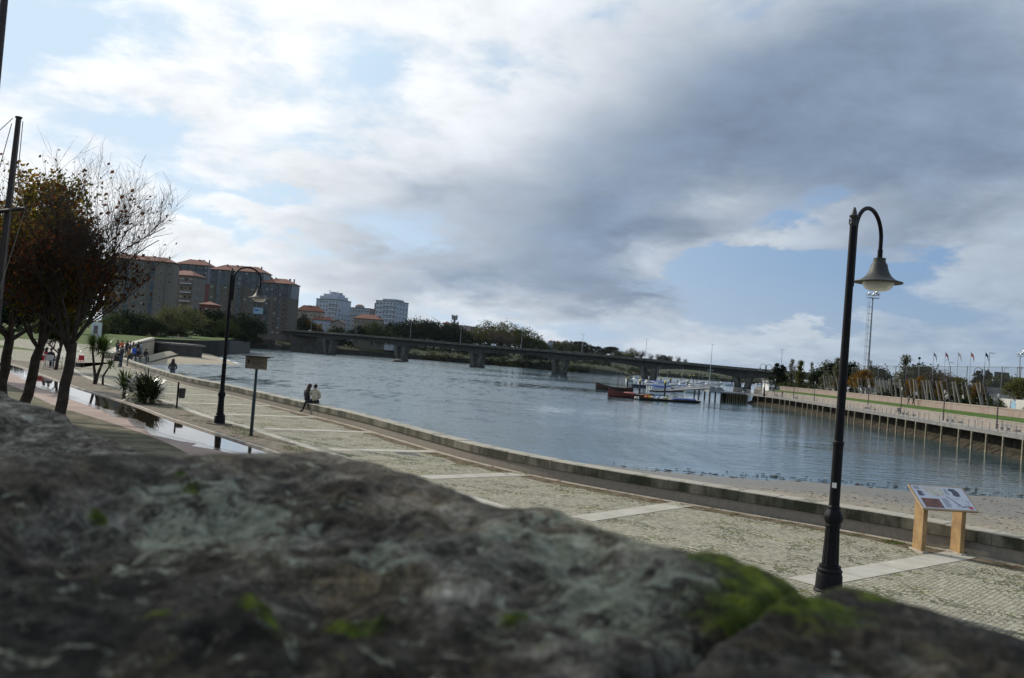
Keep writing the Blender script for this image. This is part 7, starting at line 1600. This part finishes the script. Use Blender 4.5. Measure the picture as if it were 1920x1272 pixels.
md = o.modifiers.new('thick', 'SOLIDIFY'); md.thickness = .08
# flags
fl0 = [('white and dark blue flag, leftmost of the five flagpoles', 1751, [(.65, .66, .68), (.05, .07, .12), (.70, .70, .70)]), ('reddish flag, second of the five flagpoles', 1773, [(.45, .10, .10), (.42, .16, .15), (.40, .10, .10)]), ('white and pale orange flag, middle of the five flagpoles', 1797, [(.75, .73, .68), (.70, .55, .42), (.75, .74, .72)]), ('red and yellow flag, fourth of the five flagpoles', 1821, [(.45, .02, .015), (.70, .36, .02), (.45, .02, .015)]), ('dark blue flag, rightmost of the five flagpoles', 1848, [(.02, .03, .16), (.02, .03, .17), (.02, .03, .16)])]
for lab, x, cols_ in fl0:
    Y = 196; top = at(x, 660+(x-1751)*.0, Y); a = at(x, 758, Y)
    t = thing('flagpole', 'flagpole with a '+lab, 'flagpole', (top.x, Y, .8), 0, 'flagpoles of the sports ground'); h = top.z-.8
    MB().tube([(0, 0, 0), (0, 0, h)], [.10, .05], 8).build('pole', mat('flagpole_white', (.45, .46, .47), .4, .1, 1), t)
    b = MB(); nW = 9
    for s_ in range(3):
        for i in range(nW+1):
            u = i/nW
            for e in (0, 1):
                v = (s_+e)/3; b.v.append((.06+u*.75, .10*math.sin(u*7+s_), h-.15-v*.75-u*u*1.15-.15*u))
    for s_ in range(3):
        for i in range(nW): k_ = s_*(nW+1)*2+i*2; b.f.append((k_, k_+1, k_+3, k_+2)); b.m.append(s_)
    o = b.build('flag', [mat('flag_%d_%d' % (x, i), c, .8, .1, 2) for i, c in enumerate(cols_)], t, True)
    md = o.modifiers.new('thick', 'SOLIDIFY'); md.thickness = .012
# floodlight masts
def flood(label, x, ytop, Y, zb, ladder=True, facing=0.0):
    top = at(x, ytop, Y); t = thing('floodlight_mast', label, 'floodlight', (top.x, Y, zb), facing, 'floodlight masts of the sports ground'); h = top.z-zb
    mg = MATS['galvanised']; smooth_angle(MB().tube([(0, 0, 0), (0, 0, h)], [.30, .15], 12).build('mast', mg, t), 60)
    if ladder:
        b = MB()
        for dx in (-1.05, -.60):
            b.tube([(dx, 0, h*.17), (dx, 0, h-.4)], .035, 4)
        b.tube([(-.85, -.25, h*.17), (-.85, -.25, h-.4)], .03, 4); n_ = 12
        for i in range(n_): z = h*.18+i*(h*.80)/n_; b.box((-.68, -.05, z), (.85, .34, .07)) 
        b.build('caged_ladder', mg, t)
    b = MB(); b.box((0, 0, h+.1), (2.6, 1.2, .12)); b.build('platform', mg, t); b = MB()
    for x_ in (-1.3, 0, 1.3):
        for y_ in (-.6, .6): b.tube([(x_, y_, h+.1), (x_, y_, h+1.2)], .03, 4)
    for z in (.7, 1.2): b.tube([(-1.3, -.6, h+z), (1.3, -.6, h+z), (1.3, .6, h+z), (-1.3, .6, h+z), (-1.3, -.6, h+z)], .03, 4)
    b.build('guard_rail', mg, t)
    ms_ = mat('reflector', (.68, .70, .72), .25, .1, 1, metal=.5)
    for dx, z in ((-.9, .9), (.1, .8), (.7, 1.35), (1.1, 1.9), (1.0, 1.0)):
        Mx = Matrix.Rotation(R(52), 3, 'Y') @ Matrix.Rotation(R(10), 3, 'X'); b = MB(); b.lathe([(.14, -.35), (.38, .2), (.40, .26)], 12); b.v = [tuple(Mx @ Vector(v)+Vector((dx, 0, h+z))) for v in b.v]; b.build('lamp', ms_, t, True)
flood('tall floodlight mast with caged ladder right of the big street lamp', 1636.5, 560, 205, .8)
flood('distant floodlight mast by the right picture edge', 1913, 669, 330, .8, False)
for i, (x, yt, yb, Y, lab) in enumerate(((1724, 672, 735, 215, 'dark globe lamp on a thin pole before the dark round tree'), (1856, 662, 748, 200, 'thin street light pole right of the blue flag'), (1780, 680, 745, 240, 'thin far pole between the flags'), (1908, 690, 752, 190, 'thin street light pole at the far right'), (1884, 690, 750, 260, 'thin pole beside the dark scoreboard'))):
    top = at(x, yt, Y); t = thing('light_pole', lab, 'lamp post', (top.x, Y, .8), 0, 'light poles of the sports ground'); h = top.z-.8
    MB().tube([(0, 0, 0), (0, 0, h)], [.09, .055], 6).build('pole', MATS['fence_pole'], t)
    if i == 0: MB().ball((0, 0, h), .32, 10).build('globe', m_iron, t, True)
    else: b = MB(); b.box((.5, 0, h), (1.3, .25, .12)); b.build('lamp_head', MATS['galvanised'], t)
sb = thing('scoreboard', 'dark rectangular scoreboard raised on two posts before the trees', 'scoreboard', (at(1877, 720, 185).x, 185, .8)); zc_ = at(1877, 703.5, 185).z-.8
b = MB(); b.box((0, 0, zc_), (2.9, .3, 1.15)); b.build('panel', mat('board_black', (.012, .013, .016), .4, .2, 1), sb)
for x in (-1.2, .9): b = MB(); b.box((x, .1, zc_/2), (.14, .14, zc_)); b.build('post', MATS['fence_pole'], sb)
# buildings of the sports ground
building('white_tower', 'small white tower house standing behind the leaning timbers', 1784, 717, 190, 13, .8, mat('render_white', (.62, .62, .60), .8, .08, 1), 3, 0, None, 0, 1, 1, (.5, .6), 0, cat='house')
building('white_shed', 'low white shed with two dark openings beside the white tower', 1792, 732, 186, 26, .8, MATS['render_white'], 3, 0, None, 0, 1, 2, (.8, .9), 0, cat='shed')
building('stadium_stand', 'low pale stand wall with a dark roof edge at the right', 1880, 738, 172, 110, .8, mat('render_pale', (.46, .45, .42), .85, .12, 1), 5, R(-20), None, 0, 1, 8, (.9, .5), 0, cat='stand')
gd = thing('garden_wall', 'pale rendered wall with a blue round mark behind the granite wall at right', 'wall'); a = at(1828, 741, 150); c = at(1925, 741, 133); d = Vector((c.x-a.x, c.y-a.y, 0)); b = MB(); b.box(((a.x+c.x)/2, (a.y+c.y)/2, 1.9), (d.length, .25, 2.2), math.atan2(d.y, d.x)); b.build('wall_face', MATS['render_pale'], gd)
mk = at(1902, 750, 134.5); MB().lathe([(.02, -.02), (.75, -.02), (.75, .02), (.02, .02)], 20).build('painted_mark', mat('mark_blue', (.22, .36, .46), .8, .25, 2), gd, loc=(mk.x-.3, mk.y-.35, 2.05), rot=(R(90), 0, math.atan2(d.y, d.x)))
building('boat_shed', 'low white boat shed under the end of the bridge', 1462, 720.5, 330, 40, -1.6, MATS['render_white'], 8, 0, None, 0, 1, 6, (1.2, .9), 0, cat='shed')
# trees on the right
G4 = 'trees around the sports ground'
TR = [('poplar', 1486, 672, 722, 235, .9, 'pale poplar beside the arched lamp, first of the row'), ('leafy_poplar', 1503, 674, 724, 228, 1.1, 'fullest yellow green poplar of the row'), ('poplar', 1523, 678, 726, 222, .7, 'thin nearly bare poplar of the row'), ('poplar', 1549, 672, 728, 212, .9, 'poplar just left of the dark green trees'), ('poplar', 1572, 669, 730, 205, 1.0, 'tallest poplar, close to the big street lamp pole'), ('poplar', 1633, 674, 735, 210, .8, 'thin poplar beside the foot of the floodlight mast'), ('poplar', 1699, 664, 738, 200, 1.3, 'pale loose poplar left of the dark round tree'),
  ('cypress', 1458, 681, 700, 300, 1.5, 'dark conifer behind the bridge end, left one'), ('cypress', 1468, 684, 702, 300, 1.5, 'dark conifer behind the bridge end, right one'), ('dark_round', 1560, 682, 730, 240, 1.4, 'dark green tree left of the big street lamp pole'), ('dark_round', 1590, 680, 732, 238, 1.4, 'dark green tree hidden by the big street lamp pole'), ('dark_round', 1538, 696, 728, 230, 1.1, 'small dark tree beside the arched lamp'), ('dark_round', 1648, 689, 738, 230, 1.4, 'dark green tree right of the floodlight mast'), ('dark_round', 1728, 687, 742, 218, 1.7, 'largest dark round tree behind the net'), ('dark_round', 1712, 695, 742, 222, 1.2, 'dark tree on the left flank of the largest one'),
  ('autumn', 1602, 703, 745, 176, .9, 'orange tree just right of the big street lamp pole'), ('autumn', 1620, 693, 748, 168, .95, 'largest orange tree, below the floodlight mast'), ('autumn', 1574, 701, 738, 182, .75, 'orange tree just left of the big street lamp pole'), ('autumn', 1706, 713, 752, 156, .7, 'small orange tree left of the strolling pair'), ('autumn', 1728, 707, 752, 156, .75, 'orange tree above the strolling pair'), ('olive', 1740, 712, 755, 146, .7, 'yellow green tree right of the strolling pair'), ('autumn', 1765, 716, 756, 156, .6, 'orange tree left of the white tower'), ('bare', 1757, 694, 752, 165, 1.0, 'bare young tree by the second flagpole'), ('bare', 1772, 700, 752, 165, 1.0, 'bare young tree before the white tower'), ('olive', 1800, 707, 752, 172, 1.0, 'dull green tree right of the white tower'), ('cypress', 1835, 695, 752, 190, 1.1, 'pointed dark tree behind the arched lamp'), ('cypress', 1853, 694, 752, 188, 1.2, 'pointed dark tree left of the scoreboard'), ('mid_round', 1876, 706, 752, 182, 1.4, 'green tree behind the scoreboard'), ('dark_round', 1890, 708, 754, 178, 1.3, 'dark tree right of the scoreboard'), ('olive', 1912, 708, 756, 150, 1.1, 'thin yellowish tree at the right picture edge'), ('autumn', 1836, 718, 757, 140, .7, 'small orange tree beside the arched lamp foot'), ('bush', 1515, 716, 727, 205, 1.7, 'green bush at the end of the quay lawn'), ('bush', 1497, 715, 726, 210, 1.6, 'pale green bush left of the end bush'), ('bush', 1475, 713, 724, 225, 1.6, 'bush below the dark conifers')]
for key, x, yt, yb, Y, wd, lab in TR:
    Y = max(Y, on_q(x, 13.0).y+1.5); tree_px(key, lab, x, yt, yb, Y, wd, G4, zb=.75)
for i, (x, lab) in enumerate(((1600, 'below the first orange tree'), (1655, 'right of the largest orange tree'), (1675, 'left of the small orange tree'), (1700, 'below the small orange tree'), (1735, 'below the yellow green tree'), (1756, 'below the second flagpole'), (1790, 'below the white tower'), (1815, 'left of the arched lamp'), (1828, 'at the foot of the arched lamp'), (1865, 'left of the nearest lamp column'))):
    p = on_q(x, 13.4+(i % 2)); tree(('dark_bush', 'bush')[i % 2], 'ivy covered bush among the leaning timbers, '+lab, (p.x, p.y, .7), 2.6+.5*(i % 3), 1.0, 'bushes among the leaning timbers')
# ------------------------------------------------------------------ sea haze
hzm, nth, bh, Lh = new_mat('sea_haze'); nth.nodes.remove(bh)
pv = nd(nth, 'ShaderNodeVolumePrincipled'); pv.inputs['Color'].default_value = (.80, .88, .95, 1); pv.inputs['Density'].default_value = .000012; pv.inputs['Anisotropy'].default_value = .2
Lh.new(pv.outputs[0], nth.nodes['Material Output'].inputs['Volume'])
hzo = MB().box((0, 5000-1000, 45), (20000, 17000, 130)).build('haze', hzm); tag(hzo, 'thin pale sea haze filling the air over the estuary', 'haze', kind='stuff')
